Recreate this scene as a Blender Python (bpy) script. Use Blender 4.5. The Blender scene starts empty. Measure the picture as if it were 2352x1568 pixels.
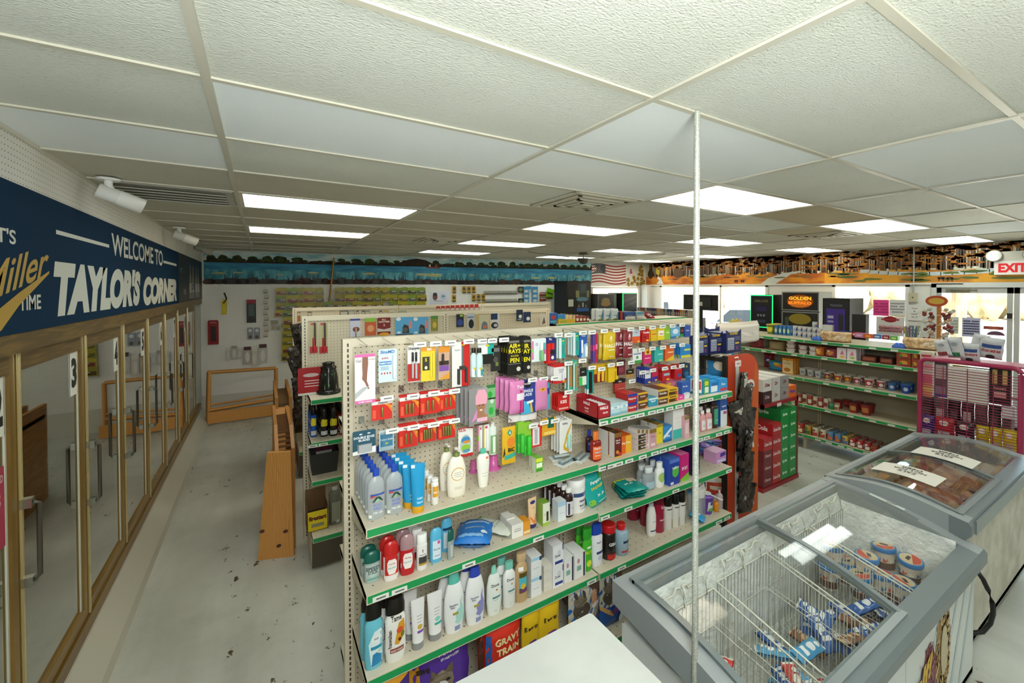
import bpy, math, random
from mathutils import Vector, Matrix
from mathutils.geometry import tessellate_polygon
# ------------------------------------------------------------------ camera
H = 2.15            # eye height; the floor is z = 0, +Y runs along the coolers, +X towards the windows
CEIL = H + 0.62
scene = bpy.context.scene
col = scene.collection
FPX, CX, CY, YAW, PITCH, ROLL = 1001.1, 1246.18, 674.58, 0.57276, -0.01518, -0.00099
_c, _s = math.cos(YAW), math.sin(YAW)
FW = Vector((_s*math.cos(PITCH), _c*math.cos(PITCH), math.sin(PITCH)))
_r0 = Vector((_c, -_s, 0)); _u0 = _r0.cross(FW)
RT = _r0*math.cos(ROLL) + _u0*math.sin(ROLL); UP = -_r0*math.sin(ROLL) + _u0*math.cos(ROLL)
cam_d = bpy.data.cameras.new('camera'); cam = bpy.data.objects.new('camera', cam_d); col.objects.link(cam)
cam_d.sensor_width = 36; cam_d.lens = 36*FPX/2352; cam_d.shift_x = (1176-CX)/2352; cam_d.shift_y = (CY-784)/2352
cam_d.clip_start = 0.05; cam_d.clip_end = 300
cam.matrix_world = Matrix(((RT.x, UP.x, -FW.x, 0), (RT.y, UP.y, -FW.y, 0), (RT.z, UP.z, -FW.z, H), (0, 0, 0, 1)))
scene.camera = cam
scene.view_settings.view_transform = 'Standard'; scene.view_settings.look = 'None'
scene.view_settings.exposure = 0.55; scene.view_settings.gamma = 1.0; scene.view_settings.use_curve_mapping = False
# ------------------------------------------------------------------ world and sun
wd = bpy.data.worlds.new('world'); scene.world = wd; wd.use_nodes = True
_nt = wd.node_tree; _bg = _nt.nodes['Background']
_sky = _nt.nodes.new('ShaderNodeTexSky'); _sky.sky_type = 'NISHITA'; _sky.sun_disc = False
_sky.sun_elevation = math.radians(38); _sky.sun_rotation = math.radians(200); _sky.air_density = 1.2; _sky.dust_density = 2.5
_nt.links.new(_sky.outputs[0], _bg.inputs[0]); _bg.inputs[1].default_value = 0.9
def lamp(kind, name, loc, power, color=(1, 1, 1), target=None, **kw):
    d = bpy.data.lights.new(name, kind); d.energy = power; d.color = color
    for k, v in kw.items(): setattr(d, k, v)
    o = bpy.data.objects.new(name, d); col.objects.link(o); o.location = loc
    if target is not None:
        o.rotation_euler = (Vector(target)-Vector(loc)).to_track_quat('-Z', 'Y').to_euler()
    return o
lamp('SUN', 'sun', (12, 5, 10), 10.0, (1, .96, .9), (14, 6, 0), angle=0.01)
# the photographer's flash, bounced off the ceiling above the camera
lamp('SPOT', 'bounce_flash', (0.0, -0.55, 1.75), 125, (.96, 1, .98), (0.3, 0.15, CEIL), spot_size=2.6, spot_blend=1.0, shadow_soft_size=0.3)
lamp('AREA', 'ceiling_bounce', (0.2, -0.35, CEIL-.06), 42, (.99, 1, .97), (0.9, 1.9, 0.9), shape='DISK', size=1.0)
FIX_POWER = 4.9       # emission of the fluorescent diffusers
# ------------------------------------------------------------------ photograph rays onto real planes
def _ray(px, py): return FW + RT*((px-CX)/FPX) - UP*((py-CY)/FPX)
def PX(px, py, X): d = _ray(px, py); d = d*(X/d.x); d.z += H; return d
def PY(px, py, Y): d = _ray(px, py); d = d*(Y/d.y); d.z += H; return d
def PZ(px, py, Z): d = _ray(px, py); d = d*((Z-H)/d.z); d.z += H; return d
# ------------------------------------------------------------------ materials
def lin(h):
    if isinstance(h, tuple): return h
    v = [int(h[i:i+2], 16)/255 for i in (0, 2, 4)]
    return tuple(x/12.92 if x <= .04045 else ((x+.055)/1.055)**2.4 for x in v)
_M = {}
def mat(c, rough=.45, metal=0., emit=0., trans=0., name=None, spec=None):
    if not isinstance(c, str) or c not in SPECIAL: key = (c, rough, metal, emit, trans)
    else: key = c
    if key in _M: return _M[key]
    if isinstance(c, str) and c in SPECIAL: m = SPECIAL[c](); _M[key] = m; return m
    m = bpy.data.materials.new(name or 'paint_'+str(c)); m.use_nodes = True
    b = m.node_tree.nodes['Principled BSDF']; L = lin(c)
    b.inputs['Base Color'].default_value = (*L, 1); b.inputs['Roughness'].default_value = rough; b.inputs['Metallic'].default_value = metal
    if emit: b.inputs['Emission Color'].default_value = (*L, 1); b.inputs['Emission Strength'].default_value = emit
    if trans: b.inputs['Transmission Weight'].default_value = trans
    _M[key] = m; return m
class NT:
    """small helper to write node materials briefly"""
    def __init__(s, name):
        s.m = bpy.data.materials.new(name); s.m.use_nodes = True; s.t = s.m.node_tree
        s.b = s.t.nodes['Principled BSDF']; s.out = s.t.nodes['Material Output']
    def n(s, ty, *ins, **kw):
        n = s.t.nodes.new('ShaderNode'+ty)
        for k, v in kw.items():
            if k[0] == '_': n.inputs[k[1:].replace('_', ' ')].default_value = v
            else: setattr(n, k, v)
        for i, v in enumerate(ins):
            if v is None: continue
            if isinstance(v, (int, float, tuple)): n.inputs[i].default_value = v
            else: s.t.links.new(v, n.inputs[i])
        return n
    def math(s, op, a, b=0., c=None):
        return s.n('Math', a, b, c, operation=op).outputs[0]
    def mix(s, f, a, b):
        n = s.t.nodes.new('ShaderNodeMix'); n.data_type = 'RGBA'
        for i, v in ((0, f), (6, a), (7, b)):
            if isinstance(v, str): v = (*lin(v), 1)
            if isinstance(v, (int, float, tuple)): n.inputs[i].default_value = v
            else: s.t.links.new(v, n.inputs[i])
        return n.outputs[2]
    def ramp(s, f, *st):
        n = s.t.nodes.new('ShaderNodeValToRGB'); s.t.links.new(f, n.inputs[0]); e = n.color_ramp.elements
        while len(e) < len(st): e.new(.5)
        for i, (p, c) in enumerate(st): e[i].position = p; e[i].color = (*lin(c), 1)
        return n.outputs[0]
    def col(s, v): s.t.links.new(v, s.b.inputs['Base Color'])
    def bump(s, v, st=.3, d=.002):
        n = s.n('Bump', st, d); s.t.links.new(v, n.inputs['Height']); s.t.links.new(n.outputs[0], s.b.inputs['Normal'])
    def obj(s): return s.n('TexCoord').outputs['Object']
    def noise(s, scale, detail=3, vec=None, rough=.5, out=0):
        n = s.n('TexNoise', _Scale=scale, _Detail=detail, _Roughness=rough); s.t.links.new(vec or s.obj(), n.inputs['Vector']); return n.outputs[out]
    def sc(s, vec, x, y, z):
        return s.n('VectorMath', vec, (x, y, z), operation='MULTIPLY').outputs[0]
def _peg(base, hole, ax, pitch=.0254, r=.0031, stain=.12, rough=.5):
    def f():
        k = NT('pegboard'); o = k.n('SeparateXYZ', k.obj()).outputs
        ds = []
        for a in ax:
            t = k.math('MULTIPLY', o[a], 1/pitch); t = k.math('FRACT', t); t = k.math('SUBTRACT', t, .5); ds.append(k.math('MULTIPLY', t, t))
        d = k.math('ADD', ds[0], ds[1]); h = k.math('LESS_THAN', d, (r/pitch)**2)
        nz = k.ramp(k.noise(3.0, 5), (.35, base), (.75, tuple(x*(1-stain) for x in lin(base))))
        k.col(k.mix(h, nz, hole)); k.b.inputs['Roughness'].default_value = rough
        return k.m
    return f
def _shelf():
    k = NT('shelf_enamel'); o = k.n('SeparateXYZ', k.obj()).outputs
    t = k.math('SUBTRACT', k.math('FRACT', k.math('MULTIPLY', o[0], 1/.0508)), .5); u = k.math('SUBTRACT', k.math('FRACT', k.math('MULTIPLY', o[1], 1/.0508)), .5)
    d = k.math('ADD', k.math('MULTIPLY', t, t), k.math('MULTIPLY', u, u)); h = k.math('LESS_THAN', d, .0055)
    sp = k.noise(40, 4); base = k.ramp(k.noise(2.5, 6), (.3, 'd8d0bb'), (.62, 'cfc6b0'), (.8, 'b6ab90'))
    k.col(k.mix(h, base, '4a4230')); k.b.inputs['Roughness'].default_value = .42
    return k.m
def _floor():
    k = NT('worn_painted_floor'); v = k.obj()
    big = k.ramp(k.noise(.9, 8, v, .62), (.3, 'a9aaa0'), (.5, 'c2c3ba'), (.7, 'cfd0c8'))
    sw = k.ramp(k.noise(1.0, 5, k.sc(v, 2.4, .35, 1)), (.42, '8f8a78'), (.6, 'ffffff'))
    a = k.n('Mix', data_type='RGBA', blend_type='MULTIPLY'); a.inputs[0].default_value = .28; k.t.links.new(big, a.inputs[6]); k.t.links.new(sw, a.inputs[7])
    nz = k.noise(13, 7, k.sc(v, 1, .6, 1), .68); cl = k.noise(1.1, 3, k.sc(v, 1, .4, 1))
    chips = k.math('MULTIPLY', k.math('GREATER_THAN', nz, .625), k.math('GREATER_THAN', cl, .5))
    k.col(k.mix(chips, a.outputs[2], '4a3a24')); k.b.inputs['Roughness'].default_value = .38
    k.bump(k.noise(6, 6), .12, .01); return k.m
def _tile(c1, c2, pit):
    def f():
        k = NT('ceiling_tile'); v = k.obj()
        st = k.ramp(k.noise(1.3, 5, v), (.3, c1), (.7, c2))
        if pit:
            fl = k.noise(100, 3, k.sc(v, 1, 1.6, 1), .6); h = k.math('GREATER_THAN', fl, .66)
            h2 = k.math('MULTIPLY', h, .35); k.col(k.mix(h2, st, '7d7458')); k.bump(fl, .6, .008)
        else:
            k.col(st); k.bump(k.noise(120, 2), .35, .004)
        k.b.inputs['Roughness'].default_value = .55 if pit else .9; return k.m
    return f
def _wood(c1, c2, ax=(6, 6, .8), rough=.45):
    def f():
        k = NT('wood'); v = k.sc(k.obj(), *ax)
        w = k.n('TexWave', _Scale=3.0, _Distortion=7.0, _Detail=3.0, bands_direction='X'); k.t.links.new(v, w.inputs['Vector'])
        k.col(k.ramp(w.outputs['Fac'], (0., c1), (.6, c2), (1., c1))); k.b.inputs['Roughness'].default_value = rough; return k.m
    return f
def _glass(tint, refl, rough=.02, opac=0.):
    def f():
        k = NT('glass'); k.t.nodes.remove(k.b)
        tr = k.n('BsdfTransparent', (*lin(tint), 1)); gl = k.n('BsdfGlossy', (1, 1, 1, 1), rough)
        fr = k.n('LayerWeight', .5); fac = k.math('ADD', k.math('MULTIPLY', k.math('POWER', fr.outputs[1], 4.), .9), refl+.03)
        m = k.n('MixShader', k.math('MINIMUM', fac, .95), tr.outputs[0], gl.outputs[0])
        k.t.links.new(m.outputs[0], k.out.inputs[0]); return k.m
    return f
def _clearp():
    k = NT('clear_plastic'); k.b.inputs['Base Color'].default_value = (.72, .76, .78, 1); k.b.inputs['Roughness'].default_value = .12
    tr = k.n('BsdfTransparent', (.96, .98, .98, 1)); m = k.n('MixShader', .33, tr.outputs[0], k.b.outputs[0]); k.t.links.new(m.outputs[0], k.out.inputs[0]); return k.m
def _banner():
    k = NT('banner_vinyl'); k.b.inputs['Base Color'].default_value = (*lin('13304a'), 1); k.b.inputs['Roughness'].default_value = .8; k.b.inputs['Specular IOR Level'].default_value = .08; return k.m
def _galv():
    k = NT('galvanised_steel'); n = k.n('TexVoronoi', _Scale=160.); k.t.links.new(k.obj(), n.inputs['Vector'])
    k.col(k.ramp(n.outputs['Distance'], (.1, 'd9dcd4'), (.7, 'b4b8ae'))); k.b.inputs['Metallic'].default_value = .45; k.b.inputs['Roughness'].default_value = .38; return k.m
def _frost():
    k = NT('frost'); k.col(k.ramp(k.noise(14, 6), (.3, 'e2e7e4'), (.7, 'f8faf8'))); k.b.inputs['Roughness'].default_value = .9; k.bump(k.noise(30, 6), .9, .02); return k.m
def _noisy(c1, c2, sc, rough=.6, bump=0, det=4, ax=(1, 1, 1), lo=.38, hi=.62):
    def f():
        k = NT('mottled'); n = k.noise(sc, det, k.sc(k.obj(), *ax)); k.col(k.ramp(n, (lo, c1), (hi, c2))); k.b.inputs['Roughness'].default_value = rough
        if bump: k.bump(n, bump, .01)
        return k.m
    return f
def _diff(c, e):
    def f():
        k = NT('light_diffuser'); o = k.n('SeparateXYZ', k.obj()).outputs
        w = k.math('ABSOLUTE', k.math('SINE', k.math('MULTIPLY', o[1], 3.14159/.145)))
        st = k.math('MULTIPLY', k.math('ADD', k.math('MULTIPLY', w, .5), .55), e)
        k.b.inputs['Base Color'].default_value = (.8, .8, .8, 1); k.b.inputs['Emission Color'].default_value = (*lin(c), 1)
        k.t.links.new(st, k.b.inputs['Emission Strength']); return k.m
    return f
SPECIAL = {
 'peg_beige': _peg('d9d0b8', '5c5238', (0, 2)), 'peg_beige_dim': _peg('d4cbb2', '6a6046', (0, 2)),
 'peg_white_y': _peg('f2f1ec', '8a867a', (0, 2), stain=.06), 'peg_white_x': _peg('e4e2da', '77736a', (1, 2)), 'shelf': _shelf, 'floor': _floor,
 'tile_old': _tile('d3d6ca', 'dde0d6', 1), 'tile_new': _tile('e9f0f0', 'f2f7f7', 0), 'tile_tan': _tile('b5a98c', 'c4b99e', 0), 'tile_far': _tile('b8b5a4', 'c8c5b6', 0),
 'pine': _wood('c48640', 'e0a55c', (5, 5, .7)), 'pine_y': _wood('a56f34', 'c08847', (5, .7, 5)), 'oakframe': _wood('5c4826', '7c6334', (9, .6, 9)),
 'door_glass': _glass('bcc8b2', .38), 'lid_glass': _glass('fcfdfc', -.025), 'win_glass': _glass('f4f8f6', .0), 'pack_glass': _glass('eef2f2', .03, .12),
 'galv': _galv, 'frost': _frost, 'diff_white': _diff('f6fff6', FIX_POWER), 'diff_warm': _diff('fff1d4', FIX_POWER),
 'gold': _noisy('6e5220', '80622c', 1.5, .3), 'clearp': _clearp, 'bark': _noisy('8a7050', 'b99c74', 8, .9, .5, ax=(3, 3, .5)),
 'brush': _noisy('b5ab8a', 'd4c4a0', 2.2, .95), 'asphalt': _noisy('cfc4b0', 'ddd4c2', .3, .9), 'bread': _noisy('a88358', 'd4b48a', 30, .5),
 'meat': _noisy('7b4a2c', 'b98a58', 9, .4, .3), 'waters': _noisy('2a789e', '3f9cc0', 5, .6, ax=(.5, 1, 3)), 'watersd': _noisy('2c7a8c', '62b6c6', 4, .6, det=5, ax=(2.2, 1, .8)),
 'hedge': _noisy('1c2412', '3b4a1c', 12, .8), 'mtn': _noisy('2c1f18', '3c2c20', 12, .8), 'skyp': _noisy('86c2cc', 'dce8e4', 3, .8, ax=(1, 1, 3)),
 'autumn': _noisy('b0702a', 'd79a2e', 3, .8), 'soil': _noisy('a4551e', 'cf8a24', 5, .8, ax=(.6, .6, 2)), 'leafp': _noisy('5d3a16', 'a5651d', 14, .8), 'leafo': _noisy('8a5416', 'c98122', 14, .8),
 'rockp': _noisy('2e221f', '5d4640', 9, .8), 'tabletop': _noisy('c3c8c5', 'cdd2ce', 4, .35), 'banner': _banner, 'rubwhite': _noisy('cdcfc8', 'dfe0da', 5, .5, ax=(.6, 1, 3)),
 'dirtmetal': _noisy('bcb7a6', 'd6d2c4', 6, .5), 'wavy_black': _noisy('191714', '4a443e', 18, .14, .5), 'oatfab': _noisy('c9b089', 'a98c5f', 60, .9, .5, lo=.3, hi=.7), 'pinkfab': _noisy('b07c80', '8c5d62', 40, .9, .5),
}
# ------------------------------------------------------------------ mesh builder
_TX = {}
def text_geo(s, bold=0., shear=0., res=2):
    k = (s, bold, shear, res)
    if k not in _TX:
        c = bpy.data.curves.new('t', 'FONT'); c.body = s; c.resolution_u = res; c.offset = bold; c.shear = shear; c.size = 1; c.fill_mode = 'FRONT'
        o = bpy.data.objects.new('t', c); me = bpy.data.meshes.new_from_object(o)
        v = [(p.co.x, p.co.y) for p in me.vertices]; f = [tuple(p.vertices) for p in me.polygons]
        bpy.data.objects.remove(o); bpy.data.curves.remove(c); bpy.data.meshes.remove(me)
        if v:
            x0 = min(a for a, b in v); x1 = max(a for a, b in v); y0 = min(b for a, b in v); y1 = max(b for a, b in v)
            v = [((a-x0)/(y1-y0), (b-y0)/(y1-y0)) for a, b in v]; w = (x1-x0)/(y1-y0)
        else: w = 1
        _TX[k] = (v, f, w)
    return _TX[k]
def circ(cx, cy, rx, ry=None, n=16, a0=0., a1=2*math.pi):
    ry = rx if ry is None else ry
    return [(cx+rx*math.cos(a0+(a1-a0)*i/n), cy+ry*math.sin(a0+(a1-a0)*i/n)) for i in range(n)]
class MB:
    def __init__(s): s.v = []; s.f = []; s.mi = []; s.sm = []; s.mats = []; s.T = None
    def mid(s, c):
        m = c if isinstance(c, bpy.types.Material) else (mat(*c) if isinstance(c, tuple) and isinstance(c[0], str) else mat(c))
        if m not in s.mats: s.mats.append(m)
        return s.mats.index(m)
    def add(s, vs, fs, c, smooth=False):
        b = len(s.v); T = s.T
        s.v += [tuple(T @ Vector(p)) for p in vs] if T is not None else [tuple(p) for p in vs]
        k = s.mid(c) if not isinstance(c, list) else None
        for i, f in enumerate(fs):
            s.f.append(tuple(b+j for j in f)); s.mi.append(k if k is not None else s.mid(c[i])); s.sm.append(smooth)
        return s
    def box(s, x0, y0, z0, x1, y1, z1, c):
        vs = [(x, y, z) for z in (z0, z1) for x, y in ((x0, y0), (x1, y0), (x1, y1), (x0, y1))]
        return s.add(vs, [(3, 2, 1, 0), (4, 5, 6, 7), (0, 1, 5, 4), (1, 2, 6, 5), (2, 3, 7, 6), (3, 0, 4, 7)], c)
    def cbox(s, x, y, z, w, d, h, c): return s.box(x-w/2, y-d/2, z, x+w/2, y+d/2, z+h, c)
    def prism(s, pts, ax, a, b, c, smooth=False, caps=True):
        n = len(pts)
        def P(p, t): return (t, p[0], p[1]) if ax == 'x' else ((p[0], t, p[1]) if ax == 'y' else (p[0], p[1], t))
        vs = [P(p, a) for p in pts]+[P(p, b) for p in pts]
        s.add(vs, [(i, (i+1) % n, n+(i+1) % n, n+i) for i in range(n)], c, smooth)
        if caps: s.add(vs, [tuple(range(n))[::-1], tuple(range(n, 2*n))], c)
        return s
    def rbox(s, x0, y0, z0, x1, y1, z1, c, r=.01, n=3):
        """box whose vertical edges are rounded"""
        pts = []
        for (cx, cy, a) in ((x1-r, y1-r, 0), (x0+r, y1-r, 1), (x0+r, y0+r, 2), (x1-r, y0+r, 3)):
            for i in range(n+1):
                t = (a+i/n)*math.pi/2; pts.append((cx+r*math.cos(t), cy+r*math.sin(t)))
        return s.prism(pts, 'z', z0, z1, c)
    def lathe(s, prof, c, n=16, sx=1., sy=1., cx=0., cy=0., cz=0., cap=True):
        vs = []; fs = []; cs = []
        for (r, z) in prof:
            for i in range(n):
                a = 2*math.pi*i/n; vs.append((cx+r*sx*math.cos(a), cy+r*sy*math.sin(a), cz+z))
        for j in range(len(prof)-1):
            for i in range(n):
                fs.append((j*n+i, j*n+(i+1) % n, (j+1)*n+(i+1) % n, (j+1)*n+i)); cs.append(c[min(j, len(c)-1)] if isinstance(c, list) else c)
        s.add(vs, fs, cs, True)
        if cap: s.add(vs, [tuple(range(n))[::-1], tuple((len(prof)-1)*n+i for i in range(n))], [cs[0], cs[-1]])
        return s
    def tube(s, pts, r, c, n=6, closed=False):
        pts = [Vector(p) for p in pts]; m = len(pts); vs = []; fs = []
        for i, p in enumerate(pts):
            t = ((pts[(i+1) % m] if closed or i < m-1 else p)-(pts[i-1] if closed or i > 0 else p)).normalized()
            u = t.cross(Vector((0, 0, 1)));
            if u.length < .2: u = t.cross(Vector((0, 1, 0)))
            u.normalize(); w = t.cross(u)
            for k in range(n):
                a = 2*math.pi*k/n; vs.append(p+(u*math.cos(a)+w*math.sin(a))*r)
        for i in range(m if closed else m-1):
            j = (i+1) % m
            for k in range(n): fs.append((i*n+k, i*n+(k+1) % n, j*n+(k+1) % n, j*n+k))
        s.add(vs, fs, c, True)
        if not closed: s.add(vs, [tuple(range(n)), tuple((m-1)*n+k for k in range(n))], c)
        return s
    def flat(s, pts, fn, c):
        """polygon given in the plane, mapped by fn(u, v)"""
        return s.add([fn(*p) for p in pts], [tuple(range(len(pts)))], c)
    def fill(s, pts, fn, c, lv=2):
        """polygon subdivided so that it follows a curved surface"""
        V = [tuple(p) for p in pts]; F = [tuple(t) for t in tessellate_polygon([[Vector((a, b, 0)) for a, b in V]])]
        for _ in range(lv):
            N = []; E = {}
            def mid(i, j):
                k = (min(i, j), max(i, j))
                if k not in E: E[k] = len(V); V.append(((V[i][0]+V[j][0])/2, (V[i][1]+V[j][1])/2))
                return E[k]
            for a, b, d in F: x, y, z = mid(a, b), mid(b, d), mid(d, a); N += [(a, x, z), (x, b, y), (z, y, d), (x, y, z)]
            F = N
        return s.add([fn(*p) for p in V], F, c)
    def text(s, t, fn, u, v, h, c, maxw=None, bold=.02, shear=0., al='c'):
        vs, fs, w = text_geo(t, bold, shear)
        if not vs: return s
        k = min(1., maxw/(w*h)) if maxw else 1.
        o = -w*h*k/2 if al == 'c' else 0
        return s.add([fn(u+o+a*h*k, v+b*h) for a, b in vs], fs, c)
    def build(s, name, parent=None, loc=None):
        me = bpy.data.meshes.new(name); me.from_pydata(s.v, [], s.f)
        for m in s.mats: me.materials.append(m)
        me.polygons.foreach_set('material_index', s.mi); me.polygons.foreach_set('use_smooth', s.sm); me.update()
        o = bpy.data.objects.new(name, me); col.objects.link(o)
        if parent: o.parent = parent
        if loc is not None: o.location = loc
        return o
def tag(o, label, cat, group=None, kind=None):
    if label: o['label'] = label
    if cat: o['category'] = cat
    if group: o['group'] = group
    if kind: o['kind'] = kind
    return o
def thing(name, label, cat, loc=(0, 0, 0), rz=0., group=None):
    o = bpy.data.objects.new(name, None); col.objects.link(o); o.location = loc; o.rotation_euler = (0, 0, rz); o.empty_display_size = .05
    return tag(o, label, cat, group)
def struct(name, mb): return tag(mb.build(name), None, None, None, 'structure')
def kids(o): return [c for c in ALLK.get(o.name, [])]
ALLK = {}
def dup(o, loc=None, rz=None, label=None, group=None, parent=None):
    c = o.copy(); col.objects.link(c)
    if parent: c.parent = parent
    if loc is not None: c.location = loc
    if rz is not None: c.rotation_euler = (0, 0, rz) if not isinstance(rz, tuple) else rz
    if label: c['label'] = label
    if group: c['group'] = group
    for ch in list(o.children): dup(ch, parent=c)
    return c
# ================================================================== ROOM
R = random.Random(5)
XL, XR = -0.83, 8.55
BW0, BW1 = Vector((-0.83, 9.12, 0)), Vector((8.55, 8.25, 0))
BWL = (BW1-BW0).length; BWD = (BW1-BW0)/BWL; BWA = math.atan2(BWD.y, BWD.x)
BWN = Vector((BWD.y, -BWD.x, 0))
def BW(px, py, off=0.):
    """photograph pixel -> (u along the back wall, z)"""
    d = _ray(px, py); p0 = BW0+BWN*off; t = p0.dot(BWN)/d.dot(BWN); q = d*t
    return (q-p0).dot(BWD), q.z+H
def wloc(u, z, off=0.): p = BW0+BWD*u+BWN*off; return (p.x, p.y, z)
m = MB(); m.box(-2.0, -4.2, -.1, XR+.3, 9.4, 0, 'floor'); struct('floor', m)
# ---- ceiling tiles and grid
GX, GY, TX, TY = -0.1315, 1.0187, 1.2192, .6096
NEW = {(0, 1), (1, 0), (1, 1), (-1, 2), (2, -1), (5, 0), (3, -1)}; TAN = {(3, 1), (4, 2)}
FIX = [(0, 4, 'w'), (0, 7, 'y'), (0, 10, 'o'), (2, 1, 'y'), (2, 4, 'y'), (2, 7, 'w'), (2, 10, 'w'), (4, 1, 'w'), (4, 4, 'w'), (4, 7, 'y'), (4, 10, 'w'), (6, 1, 'w'), (6, 4, 'y'), (6, 7, 'y'), (6, 10, 'y'),
       (0, -2, 'w'), (2, -2, 'w'), (4, -2, 'w'), (6, -2, 'w'), (0, -5, 'w'), (2, -5, 'w'), (4, -5, 'w'), (6, -5, 'w')]
FX = {(a, b) for a, b, c in FIX}
m = MB(); g = MB()
for i in range(-1, 8):
    for j in range(-9, 14):
        x0, y0 = GX+TX*i, GY+TY*j; x1, y1 = x0+TX, y0+TY
        if y1 < -4.1 or y0 > 9.1 or (i, j) in FX: continue
        x0c = max(x0, -.86); x1c = min(x1, 8.6)
        if x1c <= x0c: continue
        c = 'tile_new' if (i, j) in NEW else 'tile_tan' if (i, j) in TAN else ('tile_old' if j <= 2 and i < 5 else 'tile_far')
        sag = 0 if (i, j) in NEW else R.uniform(.002, .008); vs = []
        for b in range(5):
            for a in range(7):
                u, v = a/6, b/4; vs.append((x0c+(x1c-x0c)*u, y0+(y1-y0)*v, CEIL+.004-sag*math.sin(u*math.pi)*math.sin(v*math.pi)))
        m.add(vs, [(b*7+a, (b+1)*7+a, (b+1)*7+a+1, b*7+a+1) for b in range(4) for a in range(6)], c, True)
m.box(-2.0, -4.2, CEIL+.12, XR+.3, 9.4, CEIL+.16, 'b8b4a8'); struct('ceiling', m)
for i in range(0, 8): g.box(GX+TX*i-.012, -4.1, CEIL-.006, GX+TX*i+.012, 9.2, CEIL+.003, ('c9c6b6', .35))
for j in range(-8, 14): g.box(-.85, GY+TY*j-.011, CEIL-.004, 8.58, GY+TY*j+.011, CEIL+.003, ('c9c6b4', .35))
g.box(XL-.02, -4.1, CEIL-.012, XL+.012, 9.2, CEIL+.004, ('c9c6b6', .35)); struct('trim_1', g)
# ---- walls
m = MB(); m.box(-2.0, -4.2, 0, -1.9, 9.4, CEIL+.12, 'c8c8c0'); struct('wall_left', m)
m = MB(); m.box(-.99, -4.2, 1.965, XL-.03, 9.15, CEIL+.05, 'cfcdc4'); m.box(XL-.03, -4.2, 1.965, XL, 9.15, CEIL, 'peg_white_x'); struct('wall_left_soffit', m)
m = MB(); m.box(-2.0, -4.3, 0, XR+.3, -4.2, CEIL+.12, 'c4c2b8'); struct('wall_front', m)
def bwobj(o): o.location = BW0; o.rotation_euler = (0, 0, BWA); return o
WU0 = BW(1357, 660)[0]; WU1 = BW(1468, 660)[0]
m = MB(); L = BWL
m.box(-1.2, 0, 0, WU0, .1, CEIL+.05, 'd4d2c8'); m.box(WU0, 0, 2.17, L+.3, .1, CEIL+.05, 'd0cec6'); m.box(WU0, 0, 0, WU1, .1, .95, 'd0cec6'); m.box(WU1, 0, 0, L+.3, .1, 2.17, 'd4d4d0')
m.box(-.02, -.012, 0.35, BW(1302, 700)[0], 0, 2.205, 'peg_white_y'); m.box(-.02, -.02, 0, BW(1302, 700)[0], 0, .35, 'd2d0c6')
o = bwobj(m.build('wall_back')); o['kind'] = 'structure'
def win(name, a0, a1, z0, z1, on_right, mull=()):
    m = MB(); f = ('dcdad4', .4); t = .05
    for (p, q, r_, s_) in [(a0, a0+t, z0, z1), (a1-t, a1, z0, z1), (a0, a1, z0, z0+t), (a0, a1, z1-t, z1)]+[(k-.02, k+.02, z0, z1) for k in mull]:
        if on_right: m.box(XR-.02, p, r_, XR+.06, q, s_, f)
        else: m.box(p, -.02, r_, q, .06, s_, f)
    g = MB()
    if on_right: g.box(XR+.02, a0+t, z0+t, XR+.026, a1-t, z1-t, 'win_glass')
    else: g.box(a0+t, .02, z0+t, a1-t, .026, z1-t, 'win_glass')
    o = m.build(name); o['kind'] = 'structure'
    if not on_right: bwobj(o)
    g.build('window_pane', o); return o
win('window_3', WU0, WU1, .95, 2.165, False)
yw = lambda px: PX(px, 700, XR).y
W = [(yw(1764), yw(1517)), (yw(2089), yw(1912))]; D0, D1, DM = yw(2140), .55, yw(2328)
m = MB()
ys = [-4.2, D1, D0, W[1][0], W[1][1], W[0][0], W[0][1], 9.2]
for i in range(0, 7, 2): m.box(XR, ys[i], 0, XR+.12, ys[i+1], 2.2, ('d9d8d2', .5))
m.box(XR, -4.2, 2.2, XR+.12, 9.2, CEIL+.1, 'd0cec6')
for a, b in W: m.box(XR, a, 0, XR+.12, b, .9, 'cfcdc6')
struct('wall_right', m)
win('window_1', W[0][0], W[0][1], .9, 2.2, True, ((W[0][0]*.62+W[0][1]*.38),)); win('window_2', W[1][0], W[1][1], .9, 2.2, True)
# exit doors
def exdoor(name, y0, y1, hy, side):
    m = MB(); f = ('b9bab6', .35, .3); m.box(XR-.01, y0, .02, XR+.04, y0+.055, 2.14, f); m.box(XR-.01, y1-.055, .02, XR+.04, y1, 2.14, f); m.box(XR-.01, y0, 2.06, XR+.04, y1, 2.14, f); m.box(XR-.01, y0, .02, XR+.04, y1, .25, f)
    o = m.build(name); o['kind'] = 'structure'
    g = MB(); g.box(XR+.01, y0+.055, .25, XR+.016, y1-.055, 2.06, 'win_glass'); g.build('door_pane', o)
    g = MB(); g.tube([(XR-.01, y0+.05, 1.0), (XR-.06, y0+.07, 1.0), (XR-.06, y1-.07, 1.0), (XR-.01, y1-.05, 1.0)], .013, ('6a6a64', .3, .8)); g.build('push_bar', o)
    g = MB(); g.box(XR-.05, hy-.13, 2.07, XR-.01, hy+.13, 2.12, ('8a8c80', .3, .6)); g.tube([(XR-.03, hy+.1, 2.1), (XR-.12, hy-.05, 2.1), (XR-.02, hy-.2, 2.1)], .008, ('6a5a38', .4, .5)); g.build('door_closer', o)
    g = MB(); g.cbox(XR-.02, side, 1.72, .03, .05, .07, ('151515', .4)); g.build('latch', o)
exdoor('door_1', DM+.005, D0-.06, D0-.3, DM+.03); exdoor('door_2', D1, DM-.005, DM-.3, DM-.6)
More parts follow.
